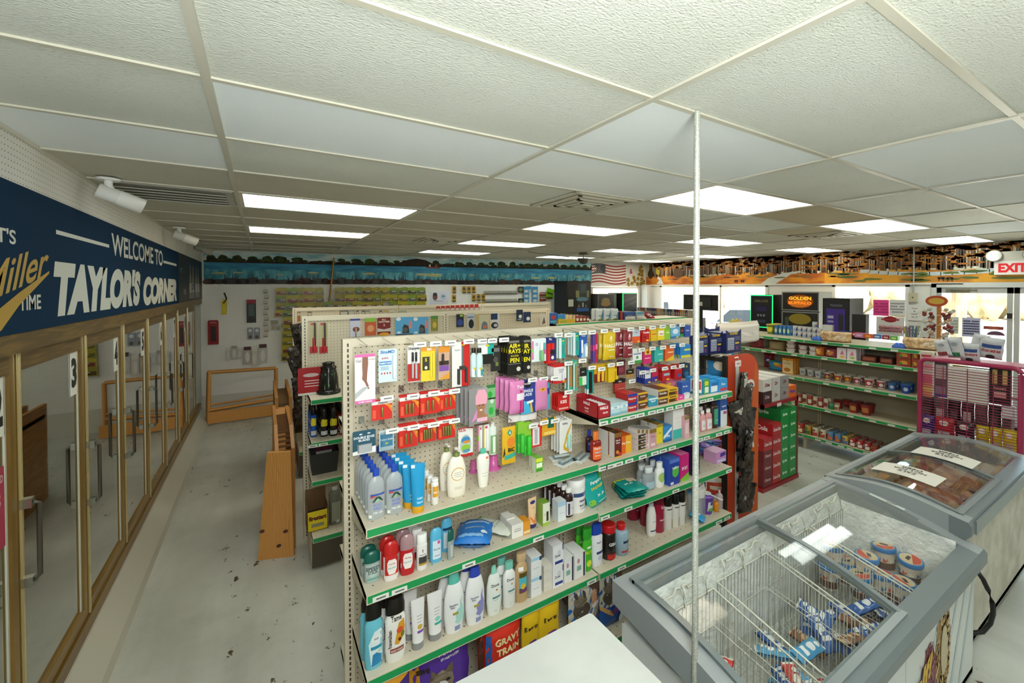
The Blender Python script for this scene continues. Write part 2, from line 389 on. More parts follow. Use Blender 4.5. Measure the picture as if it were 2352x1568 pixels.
m = MB(); m.box(XR-.03, D1-.08, 2.14, XR+.05, D0, 2.2, ('c4c5c0', .4)); m.box(XR-.03, D0-.06, 0, XR+.05, D0, 2.2, ('c4c5c0', .4)); m.box(XR-.03, -.02+D1-.06, 0, XR+.05, D1, 2.2, ('c4c5c0', .4)); struct('trim_2', m)
m = MB(); m.box(XR-.03, 2.0, 2.185, XR-.001, 9.0, 2.212, 'd8d5ca'); struct('trim_3', m)
# column in the corner between the two window walls
m = MB(); m.box(XR-.16, 8.02, 0, XR-.001, 8.22, 2.2, 'd5d6d4'); struct('wall_corner_column', m)
# ================================================================== PAINTED WALL PICTURES (original murals on the walls)
def blob(r, n, cx, cy, rx, ry, jag=.15): return [(cx+rx*math.cos(6.283*i/n)*(1+r.uniform(-jag, jag)), cy+ry*math.sin(6.283*i/n)*(1+r.uniform(-jag, jag))) for i in range(n)]
def fish(fn, m, u, v, L_, s, c1, c2, lay):
    b = [(u+s*L_*.5*math.cos(6.283*i/14), v+L_*.2*math.sin(6.283*i/14)+.0) for i in range(14)]
    m.flat(b, lambda a, b_: fn(a, b_, lay), c1); m.flat([(u-s*L_*.42, v), (u-s*L_*.72, v+L_*.2), (u-s*L_*.62, v), (u-s*L_*.72, v-L_*.2)], lambda a, b_: fn(a, b_, lay), c1)
    m.flat([(u+s*L_*.45, v-.01*L_), (u, v+L_*.0), (u-s*L_*.4, v-.02*L_), (u-s*L_*.1, v-L_*.16), (u+s*L_*.3, v-L_*.13)], lambda a, b_: fn(a, b_, lay+1), c2)
    m.flat(circ(u+s*L_*.36, v+L_*.04, L_*.03, n=8), lambda a, b_: fn(a, b_, lay+1), '101008')
UM = BW(1357, 625)[0]; z0 = 2.21; hM = CEIL-.012-z0
fn = lambda u, v, k: (u, -.004-.0006*k, z0+v*hM)
m = MB(); m.box(0.03, -.004, z0, UM, 0, CEIL-.012, 'skyp'); r = random.Random(3)
q = lambda u0, u1, v0, v1, c, k: m.flat([(u0, v0), (u1, v0), (u1, v1), (u0, v1)], lambda a, b: fn(a, b, k), c)
q(.03, UM, .13, .72, 'waters', 1)
nx = 60; top = [(UM-(UM-.03)*i/nx, .44+.03*math.sin(i*1.7)+r.uniform(-.01, .01)) for i in range(nx+1)]
m.flat([(.03, 0.1), (UM, .1)]+top, lambda a, b: fn(a, b, 2), 'watersd')
u = .05
while u < UM-.05:
    w = r.uniform(.1, .3); h = r.uniform(.02, .06); m.flat([(u, .66), (u+w, .66), (u+w, .72+h), (u+w*.6, .74+h), (u+w*.2, .72+h)], lambda a, b: fn(a, b, 2), 'mtn')
    if r.random() < .85: m.flat(blob(r, 10, u+w/2, .80+r.uniform(-.02, .03), r.uniform(.06, .11), r.uniform(.06, .11)), lambda a, b: fn(a, b, 3), 'hedge')
    m.flat(blob(r, 9, u+w*.9, .75, .06, .045), lambda a, b: fn(a, b, 4), 'hedge'); u += w
q(.03, UM, .665, .715, 'mtn', 2)
um = BW(955, 600)[0]; m.flat([(um-.42, .72), (um+.4, .72), (um+.2, .9), (um+.02, .95), (um-.15, .9)], lambda a, b: fn(a, b, 5), 'mtn')
for t in range(150):   # reeds
    u = r.uniform(.1, UM-.1); h = r.uniform(.12, .3); lean = r.uniform(-.05, .05); m.flat([(u-.015, .12), (u+.02, .12), (u+lean, .12+h)], lambda a, b: fn(a, b, 3), r.choice(['22505c', '1d4652', '2d6470']))
u = 0.03
while u < UM-.1:
    w = r.uniform(.1, .3); m.flat(blob(r, 11, u+w/2, .06+r.uniform(-.01, .05), w*.62, r.uniform(.07, .13)), lambda a, b: fn(a, b, 5), r.choice(['rockp', 'rockp', '241b16', '1c1a14'])); u += w*.8
q(.03, UM, 0, .075, 'mtn', 4)
for px, s, L_ in ((505, 1, .16), (545, -1, .12), (645, 1, .1), (718, -1, .15), (850, 1, .2), (967, -1, .2), (985, 1, .16), (998, 1, .3), (1085, 1, .12), (1162, -1, .12), (1232, 1, .18), (1266, -1, .2), (1328, 1, .14)):
    u, _ = BW(px, 630); fish(fn, m, u, r.uniform(.26, .4), L_, s, 'c3bd86', '8f9a50', 6)
ub = BW(995, 610)[0]; m.flat([(ub-.16, .66), (ub+.16, .66), (ub+.13, .6), (ub-.13, .6)], lambda a, b: fn(a, b, 6), '7a2f22'); m.flat(circ(ub-.07, .7, .02, .05), lambda a, b: fn(a, b, 6), 'd8cfae'); m.flat(circ(ub+.06, .7, .02, .05), lambda a, b: fn(a, b, 6), 'b5553c')
o = bwobj(m.build('lake_mural')); tag(o, 'long blue lake mural with fish, reeds and a tree line painted above the back pegboard', 'mural')
# autumn mural on the window wall
m = MB(); r = random.Random(8); y0m = 8.2; fa = lambda u, v, k: (XR-.004-.0006*k, y0m-u, 2.214+v*(CEIL-.014-2.214)); UA = 7.9
m.box(XR-.004, y0m-UA, 2.214, XR, y0m, CEIL-.014, 'b9b49c')
def fa_(k): return lambda a, b: fa(a, b, k)
for i in range(60):
    u = UA*i/60; m.flat([(u, 0), (u+UA/60, 0), (u+UA/60, .40+.06*math.sin(i*.37)+r.uniform(-.02, .02)), (u, .40+.06*math.sin(i*.37))], fa_(1), 'soil' if i < 33 else 'autumn')
u = .12
while u < UA-.02:
    w = r.uniform(.014, .042); c = r.choice(['3c2717', '4a2f18', '5a3a1c', '2c2018', '6b4a28']); b0 = r.uniform(.33, .44)
    m.flat([(u-w*.7, b0), (u+w*.7, b0), (u+w*.4, 1.), (u-w*.3, 1.)], fa_(2), c)
    if r.random() < .18: m.flat([(u+.03, b0), (u+.055, b0), (u+.045, .85), (u+.035, .85)], fa_(2), 'c9c9c2')
    u += r.uniform(.022, .05)
for t in range(800):
    u = r.uniform(.25, UA-.05); v = 1.02-abs(r.gauss(0, .12+.24*(u/UA))); v = max(v, .5)
    m.flat(blob(r, 7, u, v, r.uniform(.03, .09), r.uniform(.02, .05), .35), fa_(3), r.choice(['leafp', 'leafo', 'leafp', '9a5c18']))
st = [(3.15, .0), (3.45, .0), (3.75, .33), (3.95, .4), (3.9, .44), (3.6, .38), (3.3, .2)]; m.flat(st, fa_(4), 'c5ccc8')
for k in range(14): a = 4.9+k*.13; f0 = .25+.12*((k-7)/7)**2; m.flat([(a, f0-.06), (a+.14, f0-.06+.01), (a+.14, f0+.05), (a, f0+.05)], fa_(4), 'b9c4c4')
m.flat([(.35, .02), (.6, .02), (.5, .3), (.42, .4), (.38, .3), (.45, .2)], fa_(4), 'c5ccc8')
for t in range(26): u = r.uniform(4.6, 7.6); m.flat(blob(r, 9, u, r.uniform(.06, .3), r.uniform(.08, .16), .035, .3), fa_(5), r.choice(['4e5f2a', '5c6a30', '3f5424']))
for t in range(18): u = r.uniform(.6, 4.6); m.flat(blob(r, 9, u, r.uniform(.22, .33), r.uniform(.05, .12), .03, .3), fa_(5), r.choice(['6d6a3a', '4f3a20', '7a6030']))
m.flat(blob(r, 12, 1.05, .5, .16, .2), fa_(4), '4a3318'); m.flat(blob(r, 12, .16, .5, .1, .22), fa_(4), '30241a'); m.flat(blob(r, 12, .4, .62, .07, .18), fa_(3), 'b6a53c')
for (u, v) in ((2.6, .13), (2.75, .12), (5.95, .13), (6.05, .12)): m.flat(blob(r, 9, u, v, .05, .035), fa_(6), '4a2a14'); m.flat([(u-.03, v-.09), (u-.02, v-.09), (u-.015, v), (u-.035, v)], fa_(6), '4a2a14'); m.flat([(u+.03, v-.09), (u+.02, v-.09), (u+.015, v), (u+.035, v)], fa_(6), '4a2a14')
tag(m.build('forest_mural'), 'long mural of an orange autumn forest painted above the windows and exit doors', 'mural')
# flag painting
fu0, fu1 = BW(1358, 620)[0], BW(1437, 620)[0]; m = MB(); fw = fu1-fu0; zt = CEIL-.035; fh = .47
def ff(k): return lambda a, b: (fu0+a*fw, -.006-.0006*k-.006*(1+math.sin(a*9+b*2)), zt-.01+(b-1)*fh+.03*math.sin(a*7.)*(1-.2*b)-.02*a)
m.T = None
for sidx in range(13):
    for i in range(20): m.flat([(i/20, 1-(sidx+1)/13), ((i+1)/20, 1-(sidx+1)/13), ((i+1)/20, 1-sidx/13), (i/20, 1-sidx/13)], ff(1), '8f2228' if sidx % 2 == 0 else 'd9d2cc')
for i in range(8): m.flat([(i/20, 6/13), ((i+1)/20, 6/13), ((i+1)/20, 1), (i/20, 1)], ff(2), '17202c')
for rr in range(9):
    for cc in range(6 if rr % 2 == 0 else 5):
        a, b = .035+(cc+(.5 if rr % 2 else 0))*.066, .965-rr*.0575
        m.flat([(a+.013*(1 if k % 2 == 0 else .42)*math.sin(k*math.pi/5), b+.022*(1 if k % 2 == 0 else .42)*math.cos(k*math.pi/5)) for k in range(10)], ff(3), 'e4e0da')
tag(bwobj(m.build('wall_flag')), 'waving stars and stripes flag painted on the back wall above the corner window', 'flag')
m = MB(); su0, su1 = BW(1438, 630)[0], BW(1481, 630)[0]; r = random.Random(4); sw = su1-su0
def fs(k): return lambda a, b: (su0+a*sw, -.004-.0006*k, 2.19+b*.56)
for i, (a, b) in enumerate([(.12, .1), (.1, .3), (.3, .12), (.4, .4), (.45, .22), (.6, .1), (.62, .35), (.8, .12), (.82, .33), (.7, .55), (.85, .52), (.72, .75), (.85, .7), (.78, .9), (.95, .2)]):
    m.flat(blob(r, 10, a, b-.03, .09, .09, .3), fs(1), '56602a')
    m.flat([(a+(.085 if k % 2 else .05)*math.cos(k*math.pi/11), b+(.1 if k % 2 else .06)*math.sin(k*math.pi/11)) for k in range(22)], fs(2+i), 'c49a2c'); m.flat(circ(a, b, .032, .04, 9), fs(3+i), '3a2412')
m.flat([(.18, .55), (.22, .55), (.3, .72), (.26, .8), (.22, .72), (.3, .55), (.34, .55), (.25, .78), (.2, .72)], fs(3), 'c0607c')
tag(bwobj(m.build('sunflower_painting')), 'painted yellow sunflowers with a pink ribbon at the corner of the back wall', 'painting')
# ---- fluorescent fixtures
tmpl = {}
def fixture(kind):
    t = thing('ceiling_light', '', 'ceiling light'); f = MB(); w, d = TX/2-.012, TY/2-.012
    for a in ((-w, -d, w, -d+.02), (-w, d-.02, w, d), (-w, -d, -w+.02, d), (w-.02, -d, w, d)): f.box(a[0], a[1], -.004, a[2], a[3], .05, ('d6d3c6', .4))
    f.box(-w, -d, .05, w, d, .055, ('d6d3c6', .4)); f.build('frame', t)
    g = MB(); g.box(-w+.02, -d+.02, 0, w-.02, d-.02, .004, {'w': 'diff_white', 'y': 'diff_warm', 'o': ('9a937c', .5)}[kind]); g.build('diffuser', t); return t
colname = {0: 'nearest the coolers', 2: 'second row from the coolers', 4: 'third row from the coolers', 6: 'row nearest the windows'}
rown = {10: 'farthest from the camera', 7: 'one before the back wall', 4: 'mid-room', 1: 'near the steel pole line', -2: 'just behind the camera', -5: 'far behind the camera'}
for (i, j, k) in FIX:
    lab = '%s fluorescent ceiling panel, %s, %s' % ({'w': 'white lit', 'y': 'warm lit', 'o': 'unlit grey'}[k], colname[i], rown[j])
    loc = (GX+TX*(i+.5), GY+TY*(j+.5), CEIL)
    if k not in tmpl: tmpl[k] = fixture(k); o = tmpl[k]; o.location = loc; o['label'] = lab
    else: o = dup(tmpl[k], loc, 0, lab)
    o['group'] = 'fluorescent panels in the ceiling'
# ---- vents
def vent():
    t = thing('ceiling_vent', '', 'vent'); a = MB(); a.box(-.29, -.29, .01, .29, .29, .03, '2a2418'); a.build('backing', t)
    f = MB()
    for k, s in enumerate((.29, .225, .16, .095)):
        zz = -.012-.004*k; wv = .036
        for (x0, y0, x1, y1) in ((-s, -s, s, -s+wv), (-s, s-wv, s, s), (-s, -s, -s+wv, s), (s-wv, -s, s, s)): f.box(x0, y0, zz, x1, y1, zz+.01, ('c6c2ae', .4))
    f.box(-.05, -.05, -.03, .05, .05, -.02, ('c6c2ae', .4)); f.build('louvre', t); return t
v0 = None
for (i, j, lab) in ((1.75, 2.5, 'square louvred ceiling vent between the bluish tile and the steel pole'), (1.75, 7.5, 'square ceiling vent in the middle distance left of the pole'), (4.75, 2.5, 'square ceiling vent under the right-hand light panels'), (5.25, 7.5, 'small far ceiling vent near the back corner')):
    if v0 is None: v0 = vent(); o = v0; o['label'] = lab
    else: o = dup(v0, None, None, lab)
    o.location = (GX+TX*i, GY+TY*j, CEIL)
t = thing('return_grille', 'long grey slatted return air grille beside the coolers', 'vent', (-.475, GY+TY*4.5, CEIL)); a = MB(); a.box(-.32, -.28, -.006, .32, .28, 0, ('aeb0a4', .4)); a.build('frame', t)
for k in range(5): a = MB(); a.box(-.28, -.24+k*.1, -.016, .28, -.2+k*.1, -.006, ('4a4636', .5)); a.box(-.28, -.2+k*.1, -.02, .28, -.185+k*.1, -.006, ('b9bbb0', .4)); a.build('slat', t)
# ceiling pole
px_ = PZ(1601, 258, CEIL)
m = MB(); m.lathe([(.0108, 0), (.0108, CEIL-.002)], 'galv', 14); m.lathe([(.05, 0), (.05, .008), (.02, .012)], 'galv', 14)
tag(m.build('steel_pole', loc=(1.298, 1.005, 0)), 'thin galvanised steel pole from floor to ceiling beside the ice cream freezer', 'pole')
# smoke detector and curved sensor
m = MB(); m.lathe([(.0, -.04), (.05, -.035), (.065, 0)], 'c9bf9a', 16); q_ = PZ(1388, 590, CEIL); tag(m.build('smoke_detector', loc=(q_.x, q_.y, CEIL)), 'round cream smoke detector on the far ceiling near the flag', 'smoke detector')
q_ = PZ(1340, 580, CEIL); m = MB(); m.lathe([(.09, -.03), (.07, 0)], '6c6a5c', 14); m.lathe([(.0, -.2), (.06, -.19), (.1, -.14), (.11, -.1)], '3a3832', 16)
t = thing('dome_mirror', 'dark rounded camera dome hanging from the far ceiling', 'security camera', (q_.x, q_.y, CEIL-.005)); m.build('dome', t); m = MB(); m.tube([(0, 0, 0), (0, 0, -.1)], .012, '8b8a80'); m.tube([(0, 0, -.11), (-1.1, .1, -.02)], .006, '6a6a60'); m.build('mount', t)
# ---- exterior
m = MB(); m.box(XR+.2, -30, -.25, 90, 70, -.15, 'asphalt'); m.box(-10, 9.6, -.25, XR+.2, 70, -.15, 'asphalt'); tag(m.build('parking_lot'), None, None, None, 'structure')
r = random.Random(12); m = MB()
for t in range(260):
    a = r.uniform(-.25, 1.5); d = r.uniform(38, 55); x, y = d*math.cos(a), d*math.sin(a)*1.0; hh = r.uniform(1.5, 3.8)
    m.lathe([(0.2, 0), (1.2, hh*.3), (1.5, hh*.6), (.9, hh*.9), (.1, hh)], 'brush', 7, r.uniform(.5, 1.), r.uniform(.5, 1.), x, y, -.2)
tag(m.build('treeline'), 'hazy tan brush and bare trees beyond the sunlit lot outside the windows', 'trees', None, 'stuff')
q_ = PX(2203, 700, 15); m = MB(); m.lathe([(.2, 0), (.15, 1.5), (.14, 5)], 'bark', 12); tag(m.build('tree_trunk', loc=(15, q_.y, -.15)), 'tan tree trunk outside the exit door glass', 'tree')
def car(name, loc, rz, c, lab, truck=False):
    t = thing(name, lab, 'car', loc, rz); b = MB(); b.prism([(-2.1, .35), (2.1, .35), (2.15, .8), (1.3, .95), (.9, 1.0), (-2.1, 1.05)], 'y', -.85, .85, (c, .3)); b.prism([(-1.2 if not truck else -.2, 1.0), (1.1, 1.0), (.5, 1.55), (-.9 if not truck else -.1, 1.58)], 'y', -.75, .75, (c, .3)); b.build('body', t)
    g = MB(); g.prism([(-1.0 if not truck else -.1, 1.05), (.9, 1.05), (.45, 1.48), (-.8 if not truck else -.05, 1.5)], 'y', -.77, .77, ('2b3238', .1)); g.build('window_glass', t)
    for sx in (-1.3, 1.3):
        for sy in (-.8, .8): w = MB(); w.prism(circ(sx, .34, .33), 'y', sy-.1, sy+.1, '1c1c1c'); w.build('wheel', t)
q_ = PX(1545, 700, 19); car('pickup_truck', (19, q_.y, -.15), 1.9, 'd6dadc', 'white pickup truck parked outside the corner window', True)
q_ = PX(1705, 700, 15); car('parked_car', (15, q_.y, -.15), 2.2, '98a0a4', 'silver car parked outside beyond the large window')
# ================================================================== COOLERS
DW = .828; Y0 = 2.70; XD = -.86
gold = ('gold',)
t = thing('cooler_cabinet', 'long brass-framed walk-in cooler case under the blue banner', 'cooler', (0, 0, 0))
m = MB(); m.box(-1.85, .2, 0.02, -1.78, 9.0, 1.93, ('8f978a', .5)); m.box(-1.85, .2, .02, -.9, 9.0, .2, ('a9ada2', .5)); m.box(-1.85, .2, 1.9, -.9, 9.0, 1.96, ('b9bfb4', .5)); m.box(-1.85, 8.98, 0, -.9, 9.05, 1.96, ('b9bfb4', .5)); m.build('cabinet_interior', t)
m = MB(); m.box(-.93, .2, 1.885, XL+.005, 9.06, 1.965, 'oakframe'); m.build('header_rail', t)
m = MB(); m.box(-.93, .2, .17, -.85, 9.06, .25, 'gold'); m.build('sill_rail', t)
m = MB(); m.prism([(-.93, 0), (-.72, 0), (-.735, .05), (-.84, .17), (-.93, .17)], 'y', .2, 9.06, ('b8b5a6', .5)); m.build('kick_plate', t)
for s in range(4):
    m = MB(); zz = .42+s*.36
    for k in range(9): m.tube([(-1.7+k*.09, .3, zz), (-1.7+k*.09, 8.9, zz)], .004, ('c6c9c2', .3, .5), 4)
    m.build('wire_shelf', t)
for k in range(12): m = MB(); yy = Y0-2*DW+k*DW; m.box(-.93, yy-.012, .2, -.9, yy+.012, 1.9, 'gold'); m.build('mullion', t)
r = random.Random(21)
def cdoor():
    t = thing('cooler_door', '', 'cooler door'); y1 = DW-.01
    m = MB(); m.box(-.035, .004, .26, .0, .05, 1.88, 'gold'); m.box(-.035, y1-.045, .26, .0, y1, 1.88, 'gold'); m.box(-.035, .05, .26, 0, y1-.045, .32, 'gold'); m.box(-.035, .05, 1.80, 0, y1-.045, 1.88, 'oakframe')
    m.box(0, .008, .26, .008, .022, 1.88, ('e8d9a0', .25, .6)); m.build('door_frame', t)
    m = MB(); m.box(-.028, .05, .32, -.012, .062, 1.8, ('20201a', .5)); m.box(-.028, y1-.06, .32, -.012, y1-.045, 1.8, ('c9cbbd', .5)); m.build('gasket', t)
    m = MB(); m.box(-.02, .05, .32, -.015, y1-.045, 1.8, 'door_glass'); m.build('door_glass', t)
    m = MB(); a = ('b4b6ac', .25, .9); m.box(0, .008, 1.22, .035, .04, 1.26, a); m.box(0, .008, .885, .035, .04, .925, a); m.tube([(.035, .024, .9), (.05, .03, .92), (.05, .03, 1.23), (.035, .024, 1.24)], .009, ('6e6c64', .3, .8), 8); m.build('handle', t)
    return t
d0 = cdoor(); nth = ['2', '3', '4', '5', '6', '7', '8', '9', '10', '11']
for k in range(9):
    yk = Y0-2*DW+k*DW
    lab = 'brass-framed glass cooler door ' + ['with the handle nearest the camera, before number 2', 'bearing the black number 2 sticker', 'bearing the black number 3 sticker, second large door', 'bearing the number 4, middle of the run', 'fifth from the left edge, reflecting the wooden rack', 'sixth from the left edge', 'third from the back wall', 'second from the back wall', 'last one beside the back wall'][k]
    o = d0 if k == 0 else dup(d0, None, None, lab); o.location = (XD, yk, 0); o['label'] = lab; o['group'] = 'glass cooler doors under the banner'
for k in range(8):
    o = [x for x in bpy.data.objects if x.name.startswith('cooler_door')][k]
    n = nth[k-1] if k > 0 else '1'; yy = DW-.055 if k else DW-.055
    m = MB(); y0 = DW-.17; m.box(-.014, y0, 1.56, -.012, y0+.105, 1.8, ('e2e4da', .4)); m.text(n, lambda a, b: (-.0115, y0+.052+a, b), 0, 1.6, .165, '16161a', .08, .05)
    m.build('number_sticker', o)
m = MB(); m.box(-.013, 2.48, 1.2, -.011, 2.62, 1.52, ('a8364e', .5)); m.text('NEED ID', lambda a, b: (-.0105, 2.55+a, b), 0, 1.46, .03, 'e9c9cc', .12); m.text('18', lambda a, b: (-.0105, 2.55+a, b), 0, 1.36, .07, 'e9c9cc', .12)
m.T = None; o = m.build('sale_poster', None, (XD, 0, -.08)); tag(o, 'red paper notice taped inside cooler door 2 below its number', 'poster')
# ---- banner on the soffit
m = MB(); z0, z1 = 1.968, 2.565; m.box(XL, -1.0, z0, XL+.012, 9.02, z1, 'banner')
fb = lambda k: (lambda a, b: (XL+.0125+.0004*k, a, b))
def yb(px, py): return PX(px, py, XL+.012).y
def zb(px, py): return PX(px, py, XL+.012).z
W_ = 'cfd2cb'
def btext(s, pa, pb, c, bold, shear, k=1):
    """lettering whose baseline runs between two points on the banner; cap height from pb"""
    ya, za = yb(*pa), zb(*pa); ye = yb(*pb[0]); h = pb[1]
    vs, fs, w = text_geo(s, bold, shear); sx = (ye-ya)/(w*h); m.add([(XL+.013+.0004*k, ya+a*h*sx, za+b*h) for a, b in vs], fs, c)
hT = .335
m_ = m
def bt(s, px0, px1, zlo, zhi, c, bold, shear, k=1, slope=0):
    ya, ye = yb(px0, 640), yb(px1, 640); vs, fs, w = text_geo(s, bold, shear, 6)
    m.add([(XL+.013+.0004*k, ya+(ye-ya)*a/w, zlo+(zhi-zlo)*b+slope*(a/w)) for a, b in vs], fs, c)
bt("WELCOME TO", 257, 374, 2.362, 2.508, W_, .02, .0)
bt("TAYLOR'S", 122, 322, 2.01, 2.285, W_, .07, .22); bt("CORNER", 328, 405, 1.998, 2.245, W_, .07, .22)
ya, ye = yb(128, 530), yb(250, 560); m.box(XL+.013, ya, 2.405, XL+.0134, ye, 2.425, W_); ya, ye = yb(375, 600), yb(405, 606); m.box(XL+.013, ya, 2.395, XL+.0134, ye, 2.42, W_)
ya = yb(38, 540); bt("IT'S", -16, 37, 2.32, 2.378, W_, .02, .0)
ym = yb(15, 640); vs, fs, w = text_geo('Miller', .015, .38, 6); y_a, y_b = yb(-52, 640), yb(112, 640); c_ = 'b5933a'
m.add([(XL+.0134, y_a+(y_b-y_a)*a/w, 2.085+.135*b+.125*(a/w)) for a, b in vs], fs, c_)
m.add([(XL+.0138, y_a+(y_b-y_a)*u, 2.02+v) for u, v in ((-.2, -.08), (.25, -.03), (.5, .06), (1., .195), (1., .207), (.5, .11), (.25, .055), (-.2, -.02))], [tuple(range(8))], c_)
bt("TIME", 42, 92, 2.057, 2.12, W_, .02, .0)
for i, px in enumerate((414, 428)):   # dark picture panels with bottles at the far end
    pass
ya, ye = yb(410, 620), 9.0; m.box(XL+.0128, ya, z0, XL+.0132, ye, z1, '14161c'); bt("IT'S", 414, 419, 2.33, 2.39, '8d9094', .02, .1); bt("TIME", 421, 427, 2.06, 2.13, '8d9094', .02, .1)
for u, s in ((yb(437, 640), .05), (yb(443, 640), .05), (yb(450, 640), .04), (yb(455, 640), .04)):
    m.add([(XL+.0142, u+a*2.2, 2.0+b) for a, b in ((-.05, 0), (.05, 0), (.05, .27), (.02, .36), (.02, .46), (-.02, .46), (-.02, .36), (-.05, .27))], [tuple(range(8))], '7e786c'); m.add([(XL+.0146, u+a*2.2, 2.08+b) for a, b in ((-.05, 0), (.05, 0), (.05, .13), (-.05, .13))], [(0, 1, 2, 3)], 'b5b1a6')
bt("LITE", 440, 446, 2.12, 2.2, '1d3a6a', .05, 0, 5)
tag(m.build('cooler_banner'), "dark blue vinyl banner with white welcome lettering above the coolers", 'banner')
# ---- bullet cameras
def bullet(x, y, rz, dim, lab):
    t = thing('bullet_camera', lab, 'security camera', (x, y, CEIL-.006), rz); c = (dim, .35)
    m = MB(); m.lathe([(.048, -.012), (.055, 0)], c, 20); m.lathe([(.02, -.05), (.018, -.01)], c, 12); m.lathe([(.0, -.075), (.026, -.06), (.024, -.045)], c, 12); m.build('mount', t)
    m = MB(); A = Matrix.Translation((.0, 0, -.085)) @ Matrix.Rotation(math.radians(20), 4, 'Y') @ Matrix.Rotation(math.radians(90), 4, 'Y'); m.T = A
    m.lathe([(.03, -.05), (.041, -.045), (.041, .04), (.0425, .042), (.0425, .13)], c, 20); m.build('camera_body', t)
    m = MB(); m.T = A; m.lathe([(.044, .04), (.044, .155), (.041, .155)], c, 20, cap=False); m.lathe([(.036, .131), (.03, .134)], ('20211f', .2), 16); m.build('sun_shield', t)
    return t
q1 = PZ(256, 408, CEIL); bullet(-.72, 3.40, math.radians(18), 'e6e8e4', 'large white bullet security camera on the ceiling above the word WELCOME')
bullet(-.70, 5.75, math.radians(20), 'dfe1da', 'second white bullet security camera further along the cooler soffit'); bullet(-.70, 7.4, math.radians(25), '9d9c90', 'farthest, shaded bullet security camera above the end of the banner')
for px, py, lab in ((762, 574, 'small round camera on the lake mural left of centre'), (958, 600, 'small white dome camera at the top of the lake mural'), (1268, 607, 'small camera over the mural near the vertical wire')):
    pass
# ================================================================== GONDOLA SHELVES
BE = ('d9d0b8', .42); BED = ('cfc5aa', .45); GREEN = ('1f9a56', .3)
def upright(m, x, yc, z0, z1, face, c=BE):
    """slotted steel post; slots are dark recesses on the face side"""
    yf = yc+face*.012
    m.box(x-.022, yc-.02, z0, x+.022, yc+.02, z1, c)
    z = z0+.03
    while z < z1-.02:
        m.box(x-.0035, yc+face*.0202, z, x+.0035, yc+face*.0206, z+.016, '3a3020'); z += .0254
def shelf_obj(parent, x0, x1, yb_, yf, z, tags=(), strip=GREEN, dim=False):
    """shelf deck with end brackets and green price channel; yb_ back, yf front edge"""
    s = -1 if yf < yb_ else 1; m = MB()
    m.box(x0, min(yb_, yf), z-.006, x1, max(yb_, yf), z, 'shelf'); m.box(x0, min(yb_, yf), z-.03, x1, max(yb_, yf)-.0, z-.0062, BED)
    for xx in (x0, x1-.002): m.add([(xx, yb_, z-.11), (xx, yb_, z), (xx, yf, z), (xx, yf, z-.03), (xx+.002, yb_, z-.11), (xx+.002, yb_, z), (xx+.002, yf, z), (xx+.002, yf, z-.03)], [(0, 1, 2, 3), (7, 6, 5, 4), (0, 3, 7, 4), (0, 4, 5, 1), (2, 6, 7, 3)], BE)
    o = m.build('shelf', parent)
    m = MB(); y0, y1 = sorted((yf, yf+s*.008)); m.box(x0, y0, z-.036, x1, y1, z+.002, BE); y0, y1 = sorted((yf+s*.008, yf+s*.0095)); m.box(x0+.004, y0, z-.031, x1-.004, y1, z-.002, strip)
    yy = yf+s*.0101
    for tx in tags:
        m.box(tx-.032, min(yy-s*.0006, yy), z-.033, tx+.032, max(yy-s*.0006, yy), z-.012, ('e9eae4', .5)); m.box(tx-.018, min(yy, yy+s*.0003), z-.0265, tx+.02, max(yy, yy+s*.0003), z-.02, '6a6a66')
    m.build('price_channel', o); return o
def tagx(pxs, Y): return [PY(a, b, Y).x for a, b in pxs]
def gondola(label, X, yc, top, shelves, depth, zbase, backs, peg='peg_beige'):
    t = thing('gondola_shelf', label, 'shelving unit')
    m = MB()
    for a, b in zip(X[:-1], X[1:]):
        m.box(a+.024, yc-.012, zbase, b-.024, yc+.012, top, peg)
    m.build('pegboard_panel', t)
    for x in X: m = MB(); upright(m, x, yc, .04, top+.004, -1); m.box(x-.018, yc+.02, .04, x+.018, yc+.04, top, BE); m.build('upright', t)
    m = MB()
    for a, b in zip(X[:-1], X[1:]): m.box(a+.022, yc-.02, top-.035, b-.022, yc+.02, top+.004, BE)
    m.build('top_rail', t)
    for a, b in zip(X[:-1], X[1:]):
        m = MB(); m.box(a+.005, yc-depth-.06, .02, b-.005, yc-depth-.045, zbase-.03, ('4e4638', .5)); m.box(a+.005, yc-depth, .02, a+.02, yc-.02, zbase-.03, BED); m.build('kick_plate', t)  # front plate's dark colour stands for the shade under the bottom shelf
    for (a, b, z, tg) in shelves: shelf_obj(t, a, b, yc-.015, yc-depth if z > zbase+.05 else yc-depth-.06, z, tg)
    for (a, b, z) in backs: shelf_obj(t, a, b, yc+.015, yc+depth, z)
    return t
X1 = (.335, 1.562, 2.79); YG = 2.21; YF = 1.85; TOP1 = 1.905
zA, zB, zC = 1.172, .902, .555; s0, s1, s2, s3 = 1.415, 1.162, .882, .553; ZD = .20
def TG(lst): return tagx(lst, YF)
